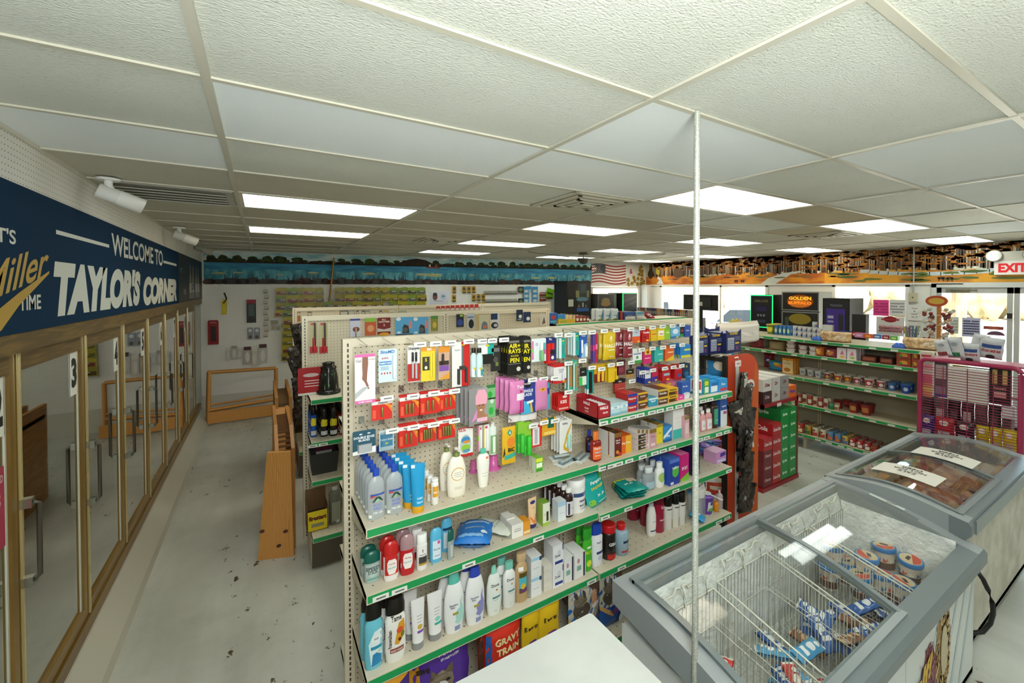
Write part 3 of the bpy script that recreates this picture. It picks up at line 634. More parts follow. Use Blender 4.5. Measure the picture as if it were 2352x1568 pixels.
gond1 = gondola('large double-sided pegboard gondola in the foreground, crowded with toiletries', X1, YG, TOP1,
 [(X1[0]+.01, X1[1]-.004, zA, []), (X1[0]+.01, X1[1]-.004, zB, TG([(874, 1363), (917, 1345), (1076, 1291), (1236, 1237)])), (X1[0]+.01, X1[1]-.004, zC, TG([(1358, 1331)])), (X1[0]+.01, X1[1]-.004, ZD, []),
  (X1[1]+.004, X1[2]-.01, s0, TG([(1385, 968), (1412, 962), (1433, 957), (1451, 952), (1470, 947), (1496, 941), (1515, 937), (1537, 932), (1558, 927), (1578, 923), (1614, 916), (1630, 912), (1662, 906)])),
  (X1[1]+.004, X1[2]-.01, s1, TG([(1384, 1073), (1401, 1069), (1420, 1062), (1444, 1055), (1475, 1045), (1503, 1037), (1522, 1031), (1543, 1025), (1606, 1007), (1622, 1003), (1650, 995), (1668, 990)])),
  (X1[1]+.004, X1[2]-.01, s2, TG([(1389, 1184), (1442, 1164), (1551, 1124), (1673, 1078)])), (X1[1]+.004, X1[2]-.01, s3, TG([(1427, 1298), (1650, 1190), (1669, 1182)])), (X1[1]+.004, X1[2]-.01, ZD, [])],
 .355, ZD, [(X1[0]+.01, X1[1]-.004, z) for z in (1.45, 1.1, .75, ZD)]+[(X1[1]+.004, X1[2]-.01, z) for z in (1.45, 1.1, .75, ZD)])
YG2 = 4.13; X2 = (.30, 1.52, 2.72)
gond2 = gondola('second pegboard gondola behind the first, with insect sprays on its near end', X2, YG2, 1.905,
 [(X2[0]+.01, X2[1]-.004, z, tg) for z, tg in ((1.285, []), (.955, tagx([(718, 1019), (742, 1016)], 3.76)), (.655, []), (.245, []))]+[(X2[1]+.004, X2[2]-.01, z, []) for z in (1.285, .955, .655, .245)],
 .37, .245, [(X2[0]+.01, X2[1]-.004, z) for z in (1.4, .9)], 'peg_beige_dim')
YG3 = 6.0; X3 = (.33, 1.55, 2.77, 3.99)
gond3 = gondola('third pegboard gondola near the back wall, carrying small hanging tools', X3, YG3, 1.90, [(X3[0]+.01, X3[1]-.004, z, []) for z in (1.02, .72, .3)], .37, .3, [], 'peg_beige_dim')
# further low unit behind the pole carrying food on its top board
t = thing('gondola_shelf', 'low beige shelf unit beyond the second gondola, topped with groceries', 'shelving unit')
for a, b in ((3.0, 4.2), (4.2, 5.4)):
    for z in (1.70, 1.3, .9, .4): shelf_obj(t, a+.004, b-.004, 4.75, 4.35, z)
    m = MB(); m.box(a, 4.76, .05, b, 4.78, 1.70, BED); m.build('back_panel', t)
# ================================================================== PRODUCT KIT
def rect(fn, m, u0, v0, u1, v1, c, nx=1, nz=1):
    vs = []; fs = []
    for j in range(nz+1):
        for i in range(nx+1): vs.append(fn(u0+(u1-u0)*i/nx, v0+(v1-v0)*j/nz))
    for j in range(nz):
        for i in range(nx): a = j*(nx+1)+i; fs.append((a, a+1, a+nx+2, a+nx+1))
    m.add(vs, fs, c)
def art(m, items, w, h, sf, curved=False):
    """printed artwork: ('r',u0,v0,u1,v1,c) ('t',u,v,h,str,c[,maxw]) ('e',u,v,ru,rv,c) ('p',[(u,v)..],c); u in -.5...5, v in 0..1"""
    for k, a in enumerate(items):
        e = .0004+.00025*k; fn = lambda u, v, e=e: (u, sf(u, v)-e, v)
        if a[0] == 'r': rect(fn, m, a[1]*w, a[2]*h, a[3]*w, a[4]*h, a[5], 7 if curved else 1, 5 if curved else 1)
        elif a[0] == 't': m.text(a[4], fn, a[1]*w, a[2]*h, a[3]*h, a[5], (a[6] if len(a) > 6 else .9)*w, .03)
        elif a[0] == 'e': m.fill(circ(a[1]*w, a[2]*h, a[3]*w, a[4]*h, 14), fn, a[5]) if curved else m.flat(circ(a[1]*w, a[2]*h, a[3]*w, a[4]*h, 14), fn, a[5])
        elif a[0] == 'p': (m.fill if curved else m.flat)([(u*w, v*h) for u, v in a[1]], fn, a[2])
def mk_box(name, w, h, d, c, items=(), side=None, top=None, open_=None):
    m = MB(); m.cbox(0, 0, 0, w, d, h, c)
    if side: m.add([(-w/2-.0003, d/2, 0), (-w/2-.0003, -d/2, 0), (-w/2-.0003, -d/2, h), (-w/2-.0003, d/2, h)], [(0, 1, 2, 3)], side)
    if top: m.add([(-w/2, -d/2, h+.0003), (w/2, -d/2, h+.0003), (w/2, d/2, h+.0003), (-w/2, d/2, h+.0003)], [(0, 1, 2, 3)], top)
    if open_: m.add([(-w/2+.004, -d/2+.004, h+.0005), (w/2-.004, -d/2+.004, h+.0005), (w/2-.004, d/2-.004, h+.0005), (-w/2+.004, d/2-.004, h+.0005)], [(0, 1, 2, 3)], open_)
    art(m, items, w, h, lambda u, v: -d/2); return m.build(name)
PROF = {
 'bottle': [(.86, 0), (1, .02), (1, .62), (.93, .72), (.6, .80), (.3, .84)], 'round': [(.9, 0), (1, .02), (1, .8), (.9, .86), (.4, .9)],
 'sanit': [(.93, 0), (1, .02), (1, .6), (.94, .72), (.7, .8), (.34, .84), (.3, .86)], 'taper': [(.62, 0), (.7, .02), (.86, .3), (1, .6), (.96, .8), (.6, .87), (.4, .88)],
 'shampoo': [(.78, 0), (.86, .02), (1, .3), (.95, .6), (.7, .8), (.5, .84)], 'lotion': [(.82, 0), (.92, .02), (1, .25), (.98, .55), (.7, .76), (.34, .82)],
 'stick': [(.86, 0), (.9, .02), (1, .1), (1, .62), (.98, .64)], 'can': [(.92, 0), (1, .015), (1, .74), (.8, .8), (.5, .81)], 'tallcan': [(.95, 0), (1, .01), (1, .70)],
 'tubecap': [(.95, .14), (.98, .5), (1, .9), (1, 1)], 'jar': [(.95, 0), (1, .03), (1, .74)], 'cup': [(.72, 0), (1, .9), (1.03, .92)], 'foodcan': [(.95, 0), (.98, .02), (.98, .96), (.95, .98)],
 'syrup': [(.9, 0), (1, .02), (1, .58), (.9, .66), (.45, .72)], 'body': [(.8, 0), (.9, .02), (1, .2), (.95, .5), (.98, .68), (.6, .78), (.5, .8)]}
CAPZ = {'bottle': (.3, .84, 1), 'round': (.4, .9, 1), 'sanit': (.36, .85, 1), 'taper': (.42, .86, 1), 'shampoo': (.52, .83, 1), 'lotion': (.34, .82, .9), 'stick': (.98, .64, 1), 'can': (.62, .78, 1), 'tallcan': (.92, .70, 1),
        'jar': (1.03, .74, 1), 'cup': (1.05, .9, .98), 'syrup': (.5, .70, 1), 'body': (.62, .76, 1), 'foodcan': (.97, .97, 1.0), 'tubecap': (.95, 0, .15)}
def mk_bottle(name, kind, w, h, d, c, cap=None, items=(), split=True, n=18, capkind=None, capw=None):
    pf = PROF[kind]; P = [(r_*w/2, z*h) for r_, z in pf]; sy = d/w
    def sf(u, v):
        z = min(max(v, P[0][1]), P[-1][1])
        for (ra, za), (rb, zb_) in zip(P[:-1], P[1:]):
            if za <= z <= zb_: rr = ra+(rb-ra)*((z-za)/(zb_-za+1e-9)); break
        q_ = min(1, abs(u)/rr); return -rr*sy*math.sqrt(max(0, 1-q_*q_))-.0003
    b = MB(); b.lathe(P, c, n, 1, sy); art(b, items, w, h, sf, True)
    if not cap: return b.build(name)
    r_, za, zb_ = CAPZ[kind]; r_ = (capw or r_)*w/2; k = MB(); csy = sy if kind in ('stick', 'tubecap', 'jar', 'cup', 'foodcan') else max(sy, .55)
    if capkind == 'dome': k.lathe([(r_, za*h), (r_, (za+(zb_-za)*.55)*h), (r_*.85, (za+(zb_-za)*.85)*h), (r_*.4, zb_*h)], cap, n, 1, csy)
    elif capkind == 'pump':
        k.lathe([(r_, za*h), (r_, (za+.07)*h), (r_*.4, (za+.08)*h), (r_*.35, (za+.13)*h)], cap, n, 1, 1); k.lathe([(r_*.6, (za+.13)*h), (r_*.6, (za+.165)*h)], 'ecebe4', 10, 1, 1); k.box(-.006, -r_*2.6, (za+.14)*h, .006, 0, (za+.16)*h, 'ecebe4')
    elif capkind == 'slope': k.lathe([(r_, za*h), (r_, (za+(zb_-za)*.5)*h), (r_*.75, zb_*h)], cap, n, 1, csy)
    else: k.lathe([(r_*.98, za*h), (r_, (za+.01)*h), (r_, (zb_-.012)*h), (r_*.93, zb_*h)], cap, n, 1, csy)
    if not split: 
        off = len(b.v); b.v += k.v
        for f, mi, sm in zip(k.f, k.mi, k.sm): b.f.append(tuple(off+i for i in f)); b.mi.append(b.mid(k.mats[mi])); b.sm.append(sm)
        return b.build(name)
    t = thing(name, '', ''); b.build('tube_body' if kind == 'tubecap' else ('can_body' if 'can' in kind else 'bottle_body' if kind not in ('jar', 'cup', 'stick') else kind+'_body'), t); k.build('cap' if kind not in ('jar', 'cup') else 'lid', t); return t
def mk_squeeze(name, w, h, c, cap, items=()):
    """squeeze tube standing on its cap, crimped flat at the top"""
    def sec(z): f = max(0., (z-.14)/.86); return w/2*(.80+.20*f), (w*.30)*(1-f)+.002
    m = MB(); n = 16; rows = [.14, .3, .5, .7, .85, .95, 1.0]; vs = []; fs = []
    for z in rows:
        a, b = sec(z)
        for i in range(n): t_ = 2*math.pi*i/n; vs.append((a*math.cos(t_), b*math.sin(t_), z*h))
    for j in range(len(rows)-1):
        for i in range(n): fs.append((j*n+i, j*n+(i+1) % n, (j+1)*n+(i+1) % n, (j+1)*n+i))
    m.add(vs, fs, c, True); m.add(vs, [tuple((len(rows)-1)*n+i for i in range(n))], c)
    def sf(u, v): a, b = sec(max(.14, min(1, v/h))); return -b*math.sqrt(max(0, 1-min(1, abs(u)/a)**2))
    art(m, items, w, h, sf, True); t = thing(name, '', ''); m.build('tube_body', t)
    k = MB(); k.lathe([(w*.40, 0), (w*.41, .01*h), (w*.40, .15*h)], cap, 16, 1, .75); k.build('cap', t); return t
def mk_bag(name, w, h, d, c, items=(), crimp=None, pucker=.0, side=None):
    def th(u, v):
        a = max(0, 1-abs(2*u/w)**3); b = max(0, min(1, v/h*7, (1-v/h)*7)); return d/2*a*(b**.7)+.001
    def sf(u, v): return -th(u, v)-pucker*abs(math.sin(u*90+v*50))*.004
    nx, nz = 12, 14; m = MB()
    for s in (1, -1):
        vs = [(-w/2+w*i/nx-(.012*w*math.sin(j*.9+i) if i in (0, nx) else 0), s*sf(-w/2+w*i/nx, h*j/nz), h*j/nz) for j in range(nz+1) for i in range(nx+1)]
        fs = [(j*(nx+1)+i, j*(nx+1)+i+1, (j+1)*(nx+1)+i+1, (j+1)*(nx+1)+i)[::s] for j in range(nz) for i in range(nx)]
        m.add(vs, fs, c if s == 1 else (side or c), True)
    if crimp: rect(lambda u, v: (u, sf(u, v)-.0004, v), m, -w/2, h*.94, w/2, h, crimp, 8, 1)
    items = list(items)
    for k_, a in enumerate(items):
        e = .001+.0012*k_; fn = lambda u, v, e=e: (u, sf(u, v)-e, v)
        if a[0] == 'r': rect(fn, m, a[1]*w, a[2]*h, a[3]*w, a[4]*h, a[5], 10, 8)
        elif a[0] == 't': m.text(a[4], fn, a[1]*w, a[2]*h, a[3]*h, a[5], (a[6] if len(a) > 6 else .9)*w, .04)
        elif a[0] == 'e': m.fill(circ(a[1]*w, a[2]*h, a[3]*w, a[4]*h, 14), fn, a[5])
        elif a[0] == 'p': m.fill([(u*w, v*h) for u, v in a[1]], fn, a[2])
    return m.build(name)
def mk_card(name, w, h, c, items=(), blobs=(), pname='blister', th=.0012):
    """hang card, origin at its top centre, hanging down; blobs: (u0,v0,u1,v1,depth,colour[,'c'])"""
    m = MB(); fn0 = lambda u, v: (u, -.0, v-h)
    pts = [(-w/2, 0), (w/2, 0), (w/2, h*.96), (w/2-h*.04, h), (-w/2+h*.04, h), (-w/2, h*.96)]
    m.prism([(a, b-h) for a, b in pts], 'y', 0, th, c)
    T0 = m.T; m.T = Matrix.Translation((0, 0, -h)); art(m, items, w, h, lambda u, v: 0.)
    m.T = None
    if not blobs: return m.build(name)
    t = thing(name, '', ''); m.build('card', t)
    for bl in blobs:
        b = MB(); u0, v0, u1, v1, dp, cc = bl[:6]; x0, x1, z0, z1 = u0*w, u1*w, v0*h-h, v1*h-h
        if len(bl) > 6 and bl[6] == 'c': b.lathe([((x1-x0)/2*.9, z0), ((x1-x0)/2, z0+.003), ((x1-x0)/2, z1-.004), ((x1-x0)/2*.6, z1)], cc, 10, 1, 1, (x0+x1)/2, -(x1-x0)/2-.001)
        else: b.prism([(x0, 0), (x0+dp*.4, -dp), (x1-dp*.4, -dp), (x1, 0)], 'z', z0, z1, cc)
        b.build(bl[7] if len(bl) > 7 else pname, t)
    return t
def setlab(o, label, cat, group=None):
    o['label'] = label; o['category'] = cat
    if group: o['group'] = group
    return o
BACK = ', hidden partly behind the front one'
def row(o, label, cat, n, step, group=None, backlab=None, fl=None, last=None):
    """o is placed; copies go behind it by step"""
    setlab(o, label + (', in front' if n > 1 else ''), cat, group if n > 1 else None)
    p = o.location.copy()
    for k in range(1, n):
        c = dup(o, p+Vector(step)*k, None, (backlab or label+', further back'), group)
def span(x0, x1, yb_, yt, z):
    """footprint pixels -> width, height and front-bottom centre of something standing at height z"""
    p = PZ((x0+x1)/2, yb_, z); w = PY(x1, yb_, p.y).x-PY(x0, yb_, p.y).x; h = PY((x0+x1)/2, yt, p.y).z-z
    return p, w, h
def put(o, p, d, rz=0): o.location = (p.x, p.y+d/2, p.z+.0005); o.rotation_euler = (0, 0, rz); return o
# ================================================================== HANGING GOODS ON THE FOREGROUND GONDOLA
YH = 2.03
def hook(parent_loc, y1, tagp=True):
    t = thing('peg_hook', '', 'peg hook'); c = ('b9bab4', .25, .85); m = MB(); L = y1
    m.tube([(-.008, 0, .0), (-.008, -.01, .006), (-.006, -L, -.004)], .0016, c, 5); m.tube([(.0, 0, -.02), (.0, -.012, -.022), (.0, -L+.012, -.014), (.0, -L, -.006)], .0016, c, 5); m.cbox(0, -.001, -.028, .026, .002, .034, c); m.build('hook_wire', t)
    if tagp:
        g = MB(); g.box(-.028, -L-.003, -.017, .028, -L-.0015, .006, ('eff0ec', .35)); g.box(-.014, -L-.0034, -.008, .02, -L-.003, -.003, '77776f'); g.build('price_tag', t)
    return t
HT = [(965, 791), (1001, 789), (1035, 787), (1077, 784), (1109, 783), (1130, 782), (1158, 780), (1283, 769), (1306, 769), (1339, 764), (1360, 763), (1388, 760), (1416, 758), (1449, 756), (1475, 753.6), (1499, 752), (1522, 749.5), (1545, 748), (1567, 746),
      (1306, 834), (1338, 828), (1360, 844), (1382, 847), (1404, 838), (1424.5, 835), (1450, 832), (1474, 803), (1499, 800), (1523, 798), (1545, 795), (1567, 792), (1476, 855), (1500, 850), (1527, 846), (1547, 843), (1566, 840), (1452, 875),
      (889, 914.5), (949, 910), (997, 903), (1044, 898), (901, 989), (950, 981), (996, 975), (1044, 966), (1223, 872), (1249, 870), (1275, 868), (1306, 900), (1225, 977.5), (1250, 970), (1275, 966)]
hk = hook(None, YG-.012-1.995+.0)
for i, (a, b) in enumerate(HT):
    p = PY(a, b, 1.992); o = hk if i == 0 else dup(hk)
    o.location = (p.x, YG-.0125, p.z+.005); setlab(o, 'wire peg hook with a white price tag on the foreground gondola', 'peg hook', 'tagged peg hooks on the foreground gondola')
h2 = hook(None, YG-.012-2.02, False)
for i, (a, b, l) in enumerate([(845, 795, 'over the stocking pack'), (905, 793, 'over the bite relief stick'), (850, 990, 'over the razor blades'), (1083, 885, 'over the sleep cap pack'), (1078, 981, 'over the pacifiers'), (1135, 976, 'over the kids toothbrushes'), (1190, 875, 'over the pink razors'), (1180, 968, 'over the yellow razor pack'), (1307, 966, 'over the baby thermometers'), (1192, 774, 'over the black hair packs')]):
    p = PY(a, b, 2.0); o = h2 if i == 0 else dup(h2); o.location = (p.x, YG-.0125, p.z+.01); setlab(o, 'bare wire hook '+l, 'peg hook', 'plain hooks on the foreground gondola')
def hang(box, name, label, cat, c, items=(), blobs=(), n=1, dy=.02, Y=YH, bag=None, group=None, rz=0., pname='blister', dx=0., grow=0):
    x0, y0, x1, y1 = box; a, b = PY(x0, y0, Y), PY(x1, y0, Y); xc = (x0+x1)/2; zt = PY(xc, y0, Y).z; zb_ = PY(xc, y1, Y).z
    w, h = b.x-a.x, zt-zb_
    if bag is not None: o = mk_bag(name, w, h, bag, c, items, pucker=.4); o.location = ((a.x+b.x)/2, Y, zb_)
    else: o = mk_card(name, w, h, c, items, blobs, pname); o.location = ((a.x+b.x)/2, Y, zt)
    o.rotation_euler = (0, 0, rz)
    row(o, label, cat, n, (dx, dy, 0), group or (label+' row' if n > 1 else None))
    if group: o['group'] = group
    return o
RD, WH, BK = 'c4211c', 'e6e7e4', '14130f'
o = hang((814.7, 813, 861.6, 926), 'stocking_pack', 'white and pink packet of brown knee high stockings showing a leg', 'stockings', 'eceae6',
 [('r', -.5, .94, .5, 1, 'd765a8'), ('r', -.5, 0, .5, .065, 'd765a8'), ('p', [(-.14, .94), (.14, .94), (.15, .8), (.1, .6), (.08, .45), (.16, .36), (.2, .28), (.12, .29), (-.02, .42), (-.16, .50), (-.13, .6), (-.15, .75)], '8d5f4c'), ('p', [(-.5, .1), (.2, .34), (-.1, .33), (-.5, .22)], 'b9bcbd'), ('t', 0, .015, .035, 'KNEE HIGHS', 'f3dce9'), ('t', -.32, .84, .06, 'Gal', '8f9091', .3), ('t', .33, .88, .022, 'No nonsense', '777777', .3)], Y=2.0)
hang((869, 801, 911.6, 877), 'bite_relief_card', 'light blue card holding a white insect bite relief stick', 'medicine', 'cfe3ee',
 [('t', 0, .86, .1, 'BiteMD', '3977b4'), ('r', -.45, .52, .2, .63, '3a86c0'), ('t', -.12, .55, .045, 'INSECT BITE', 'ffffff', .6), ('t', -.15, .7, .06, 'active', 'c4453a', .4)]+[('e', -.33+.15*k, .27, .045, .03, 'c9473d') for k in range(4)]+[('r', -.4, .38+.04*k, .05, .392+.04*k, '5b87a8') for k in range(3)], [(.24, .1, .42, .82, .012, 'f0f1ef', 'c', 'relief_stick')])
hang((936, 793, 964, 877), 'marker_card', 'red and white card of two black capped markers', 'marker', 'e5e4e1', [('r', -.5, .02, .5, .5, 'b3261f'), ('t', 0, .86, .1, 'Sharpie', '333333')], [(-.2, .12, -.02, .8, .008, 'b9bcc0', 'c', 'marker'), (.08, .1, .26, .8, .008, 'b9bcc0', 'c', 'marker'), (-.2, .55, -.02, .82, .009, BK, 'c', 'marker_cap'), (.08, .55, .26, .82, .009, BK, 'c', 'marker_cap')])
hang((967, 797, 999, 875), 'mechanical_pencil_card', 'yellow card of yellow mechanical pencils with a black panel', 'pencils', 'e3c929', [('r', -.5, .88, .5, 1, 'e79b22'), ('t', .1, .9, .07, 'BIC', 'ffffff'), ('r', -.4, .32, .1, .72, '2a2a1c'), ('t', -.15, .58, .1, '5', 'e3c929'), ('e', -.15, .4, .1, .05, 'e9e4c8')], [(.14, .12, .26, .8, .008, 'f0e03a', 'c', 'pencil'), (.3, .12, .42, .8, .008, 'f0e03a', 'c', 'pencil')], rz=-.08)
hang((1007, 795, 1032, 870.6), 'pen_card', 'orange and purple card holding one black pen', 'pen', 'c9a48c', [('r', -.5, .82, .5, 1, 'e0902a'), ('r', -.45, .25, .45, .42, '7d4fa3'), ('r', -.45, .43, .45, .56, '3a2a1c'), ('p', [(-.5, 0), (.5, 0), (.5, .2)], 'dd9a2c')], [(-.25, .45, -.02, .78, .008, '272421', 'c', 'pen')])
hang((1038, 785, 1079, 887), 'scissors_card', 'white and red card with black handled scissors', 'scissors', 'e7e6e3', [('r', .02, 0, .5, 1, 'c41f1c'), ('t', -.2, .8, .05, 'Scissors', '9a9a9a', .3), ('e', .12, .93, .12, .02, 'e2c62e')],
 [(.02, .46, .16, .9, .004, ('b9bdc2', .2, .9), 'b', 'blade'), (-.22, .05, -.04, .4, .008, '3b3734', 'b', 'handle'), (.2, .08, .38, .42, .008, '3b3734', 'b', 'handle'), (-.1, .38, .26, .46, .008, '3b3734', 'b', 'handle')])
for k, xx in enumerate((1088, 1101)):
    p = PY(xx, 865, YH-.02*k); o = mk_bottle('nail_brush_bottle', 'bottle', .036, .145, .03, 'c9e6e6', BK, [('r', -.5, .02, .5, .3, 'e9efee'), ('r', 0, .05, .5, .28, '2aa9a6'), ('e', 0, .3, .2, .04, 'd9c22e')], capw=.62); o.location = (p.x, YH-.02*k, p.z); 
    for c in o.children:
        if c.name.startswith('cap'): c.scale = (1, 1, 1)
    setlab(o, ['left', 'right'][k]+' one of two hanging nail glue bottles with black brush caps', 'nail polish')
hang((1098, 787, 1134, 824), 'hair_comb_card', 'white and teal card holding a round black comb', 'comb', 'e9ebea', [('r', .1, .15, .5, 1, '22a79c'), ('e', .1, .82, .14, .07, 'd8c935')], [(-.45, -.3, .45, .3, .012, BK, 'b', 'comb')])
hang((1127, 793, 1149, 852), 'hair_tie_card', 'small black card of hair accessories beside the black hair packs', 'hair accessory', '23211d', [('r', -.4, .75, .4, .9, '6d6d68'), ('e', 0, .45, .25, .12, '4a4a46'), ('r', 0, .2, .3, .35, '6f7a3c')])
o = hang((1165, 775, 1199, 861.5), 'hair_strip_pack', 'tall black pack with big yellow letters reading AIR RAYS PEN', 'hair product', '16150f', [('t', 0, .72, .12, 'AIR+', 'e8d81c'), ('t', 0, .58, .12, 'RAYS', 'e8d81c'), ('t', 0, .49, .05, 'ROUND', 'c9b91c'), ('t', 0, .34, .12, 'PEN', 'e8d81c'), ('r', -.4, .86, .3, .92, '777770'), ('e', .25, .16, .14, .06, 'cfcfc8'), ('r', -.42, .3, .4, .306, 'cfcfc8')], n=5, dy=.028, group='black and yellow hair packs')
hang((1201, 772, 1219, 857), 'hair_strip_pack', 'second tall black and yellow pack just right of the first row', 'hair product', '16150f', [('t', 0, .68, .12, 'IR', 'e8d81c'), ('t', 0, .54, .12, 'AY', 'e8d81c'), ('t', 0, .32, .12, 'EN', 'e8d81c'), ('r', -.4, .84, .4, .9, '777770'), ('e', .2, .16, .2, .05, 'cfcfc8')], n=3, dy=.025)
hang((1221, 777, 1254, 830), 'kids_toothbrush_pack', 'clear pack of a kids toothbrush set with a white and green spray bottle', 'toothbrush', 'dfe9ea', [('r', -.48, .1+.14*0, -.36, .9, 'd977a0'), ('r', -.48, .4, -.36, .55, '7cc34a'), ('r', .3, .3, .48, .5, 'c04fa0'), ('r', .3, .5, .48, .8, '50b4b0'), ('e', -.15, .75, .1, .08, 'b9bcd8')], [(-.02, .05, .26, .5, .012, '78b77c', 'c', 'bottle'), (.02, .5, .22, .82, .012, 'f2f3f1', 'c', 'cap')])
hang((1254, 775, 1277, 834), 'tooth_repair_pack', 'navy and red pack of adhesive with a red nozzle', 'adhesive', '262a6c', [('t', -.05, .9, .08, 'Fix', 'ffffff', .5), ('r', -.5, 0, .5, .1, 'cc2a20'), ('r', -.1, .36, .4, .5, '15171f'), ('e', .15, .22, .14, .07, 'e7e7e4')], [(-.45, .0, -.12, .78, .012, 'd8221b'), (-.12, .55, .28, .78, .014, 'd8221b')], n=2)
for bx, lb in (((1284, 776, 1298.5, 822.5), 'left of the slotted post'), ((1316, 764, 1330, 816), 'beside the blue toothbrush card')):
    hang(bx, 'nail_tool_card', 'teal card with a grey nail tool, '+lb, 'nail tool', '1ca394', [('r', -.5, 0, -.1, 1, 'd4e6e6'), ('e', .15, .86, .24, .03, 'dccf3a')], [(.1, .25, .3, .65, .005, '6f7c80', 'b', 'nail_tool')], n=3, dy=.025)
hang((1331, 766, 1348.6, 821), 'travel_toothbrush_card', 'blue card with a white travel toothbrush and tube', 'toothbrush', '2a5aa8', [('t', 0, .88, .06, 'Travel', 'ffffff'), ('p', [(-.3, 0), (.5, 0), (.5, .6), (.1, .55)], '9cc8e6')], [(-.35, .2, -.15, .75, .008, 'f1f2f0', 'c', 'toothbrush'), (.08, .05, .4, .5, .01, 'e8eef2', 'c', 'toothpaste_tube')], n=2)
hang((1361.5, 766, 1367, 833), 'toothbrush', 'slim purple toothbrush hanging left of the yellow bags', 'toothbrush', '59408f', [('r', -.4, .4, .4, .6, 'd9307c')], n=2)
hang((1367.5, 764, 1373, 833), 'toothbrush', 'slim red toothbrush hanging left of the yellow bags', 'toothbrush', 'b02442', [('r', -.4, .45, .4, .62, 'e77aa8')], n=2)
HB = lambda c, t: [('t', 0, .44, .14, 'HALLS', c), ('e', 0, .72, .16, .09, t), ('e', 0, .80, .07, .07, c), ('r', -.2, .34, .3, .38, c), ('t', .05, .1, .05, 'RELIEF', c, .6)]
hang((1385, 762, 1413, 825.4), 'cough_drop_bag', 'bright yellow bag of cough drops', 'cough drops', 'd9b81a', HB('f4efc8', 'e8d060'), n=2, bag=.025, dy=.04)
hang((1431, 757, 1452, 821), 'cough_drop_bag', 'maroon bag of cough drops at the right of its pair', 'cough drops', '872a32', HB('efe6e6', 'c97a80'), n=1, bag=.025)
hang((1412, 757, 1432, 821), 'cough_drop_bag', 'maroon bag of cough drops beside the yellow bag', 'cough drops', '872a32', HB('efe6e6', 'c97a80'), n=1, bag=.025, Y=YH+.04)
def pk(bx, lb, c, it=(), n=3, cat='medicine', nm='pill_packet', dy=.018): hang(bx, nm, lb, cat, c, it, n=n, dy=dy)
pk((1452, 757.5, 1470, 787), 'orange and pale blue tablet packet', 'e4592a', [('r', -.5, .5, .5, 1, 'b9cfdc'), ('t', 0, .72, .12, 'Orajel', 'c94a2e'), ('e', .3, .1, .14, .06, 'e8cf2e')])
pk((1475, 754.8, 1491, 786), 'bright red cold relief packet in the top row', 'c3191d', [('t', .05, .66, .14, 'Theraflu', 'ffffff'), ('e', .25, .14, .2, .06, 'e8cf2e'), ('r', -.3, .3, .1, .45, '8a1016')])
pk((1495, 753, 1509, 782.5), 'plain yellow packet in a row of five', 'e3b81f', [('r', -.35, .5, .35, .56, 'c2401f')], 5)
pk((1510, 752, 1526, 780.7), 'yellow packet with a white panel', 'e8cf2a', [('r', -.35, .35, .4, .75, 'f1efe2'), ('r', -.2, .45, .3, .52, 'c0392b')], 2)
pk((1526, 749.5, 1539.6, 779), 'lime green tilted packet', '8dc63a', [('r', -.2, .5, .3, .58, 'e8f2d0')], 2)
pk((1541, 750, 1562, 777), 'light blue tablet packet', '6fb1dc', [('e', 0, .6, .3, .22, 'dceaf4'), ('r', -.5, 0, .5, .2, '3478b8'), ('e', .2, .1, .16, .06, 'e8cf2e')], 4)
pk((1562.5, 749.5, 1570, 773.6), 'narrow dark packet with a green foot', '16221c', [('r', -.5, 0, .5, .3, '2f8a3c'), ('e', 0, .6, .3, .12, 'b5302c')], 2)
pk((1573, 746.8, 1586, 773.6), 'royal blue packet at the far end of the top row', '2950a6', [('t', 0, .5, .14, 'Aleve', 'd4c8ee')], 5)
hang((1271, 836, 1300.6, 880), 'eye_drop_pack', 'white and red eye drop pack', 'eye drops', 'e9e6e4', [('r', -.5, .86, .5, 1, 'c81f1e'), ('p', [(-.5, 0), (.5, 0), (.5, .25), (.1, .12), (-.5, .16)], 'c81f1e'), ('t', .1, .66, .09, 'CLEAR', '7a7c96', .5), ('t', .1, .54, .09, 'EYES', '7a7c96', .5), ('e', .32, .08, .15, .05, 'e59a2c')], [(.1, .15, .28, .5, .012, 'cfd4e4', 'c', 'dropper_bottle')], n=4)
for bx, lb in (((1304, 829, 1313, 895), 'left'), ((1317, 826.8, 1325.6, 897), 'right')):
    hang(bx, 'nail_file_card', lb+' one of two long teal cards with orange nail files', 'nail file', '35b09c', [('r', -.5, .02, -.2, .9, 'd9e5e2'), ('e', .1, .91, .3, .02, 'd9cf3a')], [(.0, .1, .3, .82, .004, 'c57832', 'b', 'nail_file')], n=2, dy=.03)
hang((1331, 844, 1347, 884), 'mascara_card', 'black and green cosmetics card below the top row', 'cosmetics', 'dfe2dc', [('r', -.5, .5, .5, 1, '1b1c19'), ('t', 0, .72, .07, 'LASH', 'e7e7e4', .6), ('r', -.5, 0, -.1, .46, '36c24a')])
hang((1348, 848.5, 1363.6, 903.8), 'comb_card', 'teal card with a long black comb', 'comb', '1f9e92', [('r', -.5, 0, -.25, .2, 'dfe5e4')], [(-.2, .04, .25, .9, .006, BK, 'b', 'comb')], n=2)
hang((1365, 838, 1388.5, 878), 'lip_balm_card', 'yellow card of two lip balm sticks with maroon bands', 'lip balm', 'd8a81c', [('r', -.5, 0, .5, .5, '7a1d24')], [(-.3, .08, -.08, .7, .01, 'e8b62a', 'c', 'lip_balm'), (.1, .08, .32, .7, .01, 'e8b62a', 'c', 'lip_balm')], n=3)
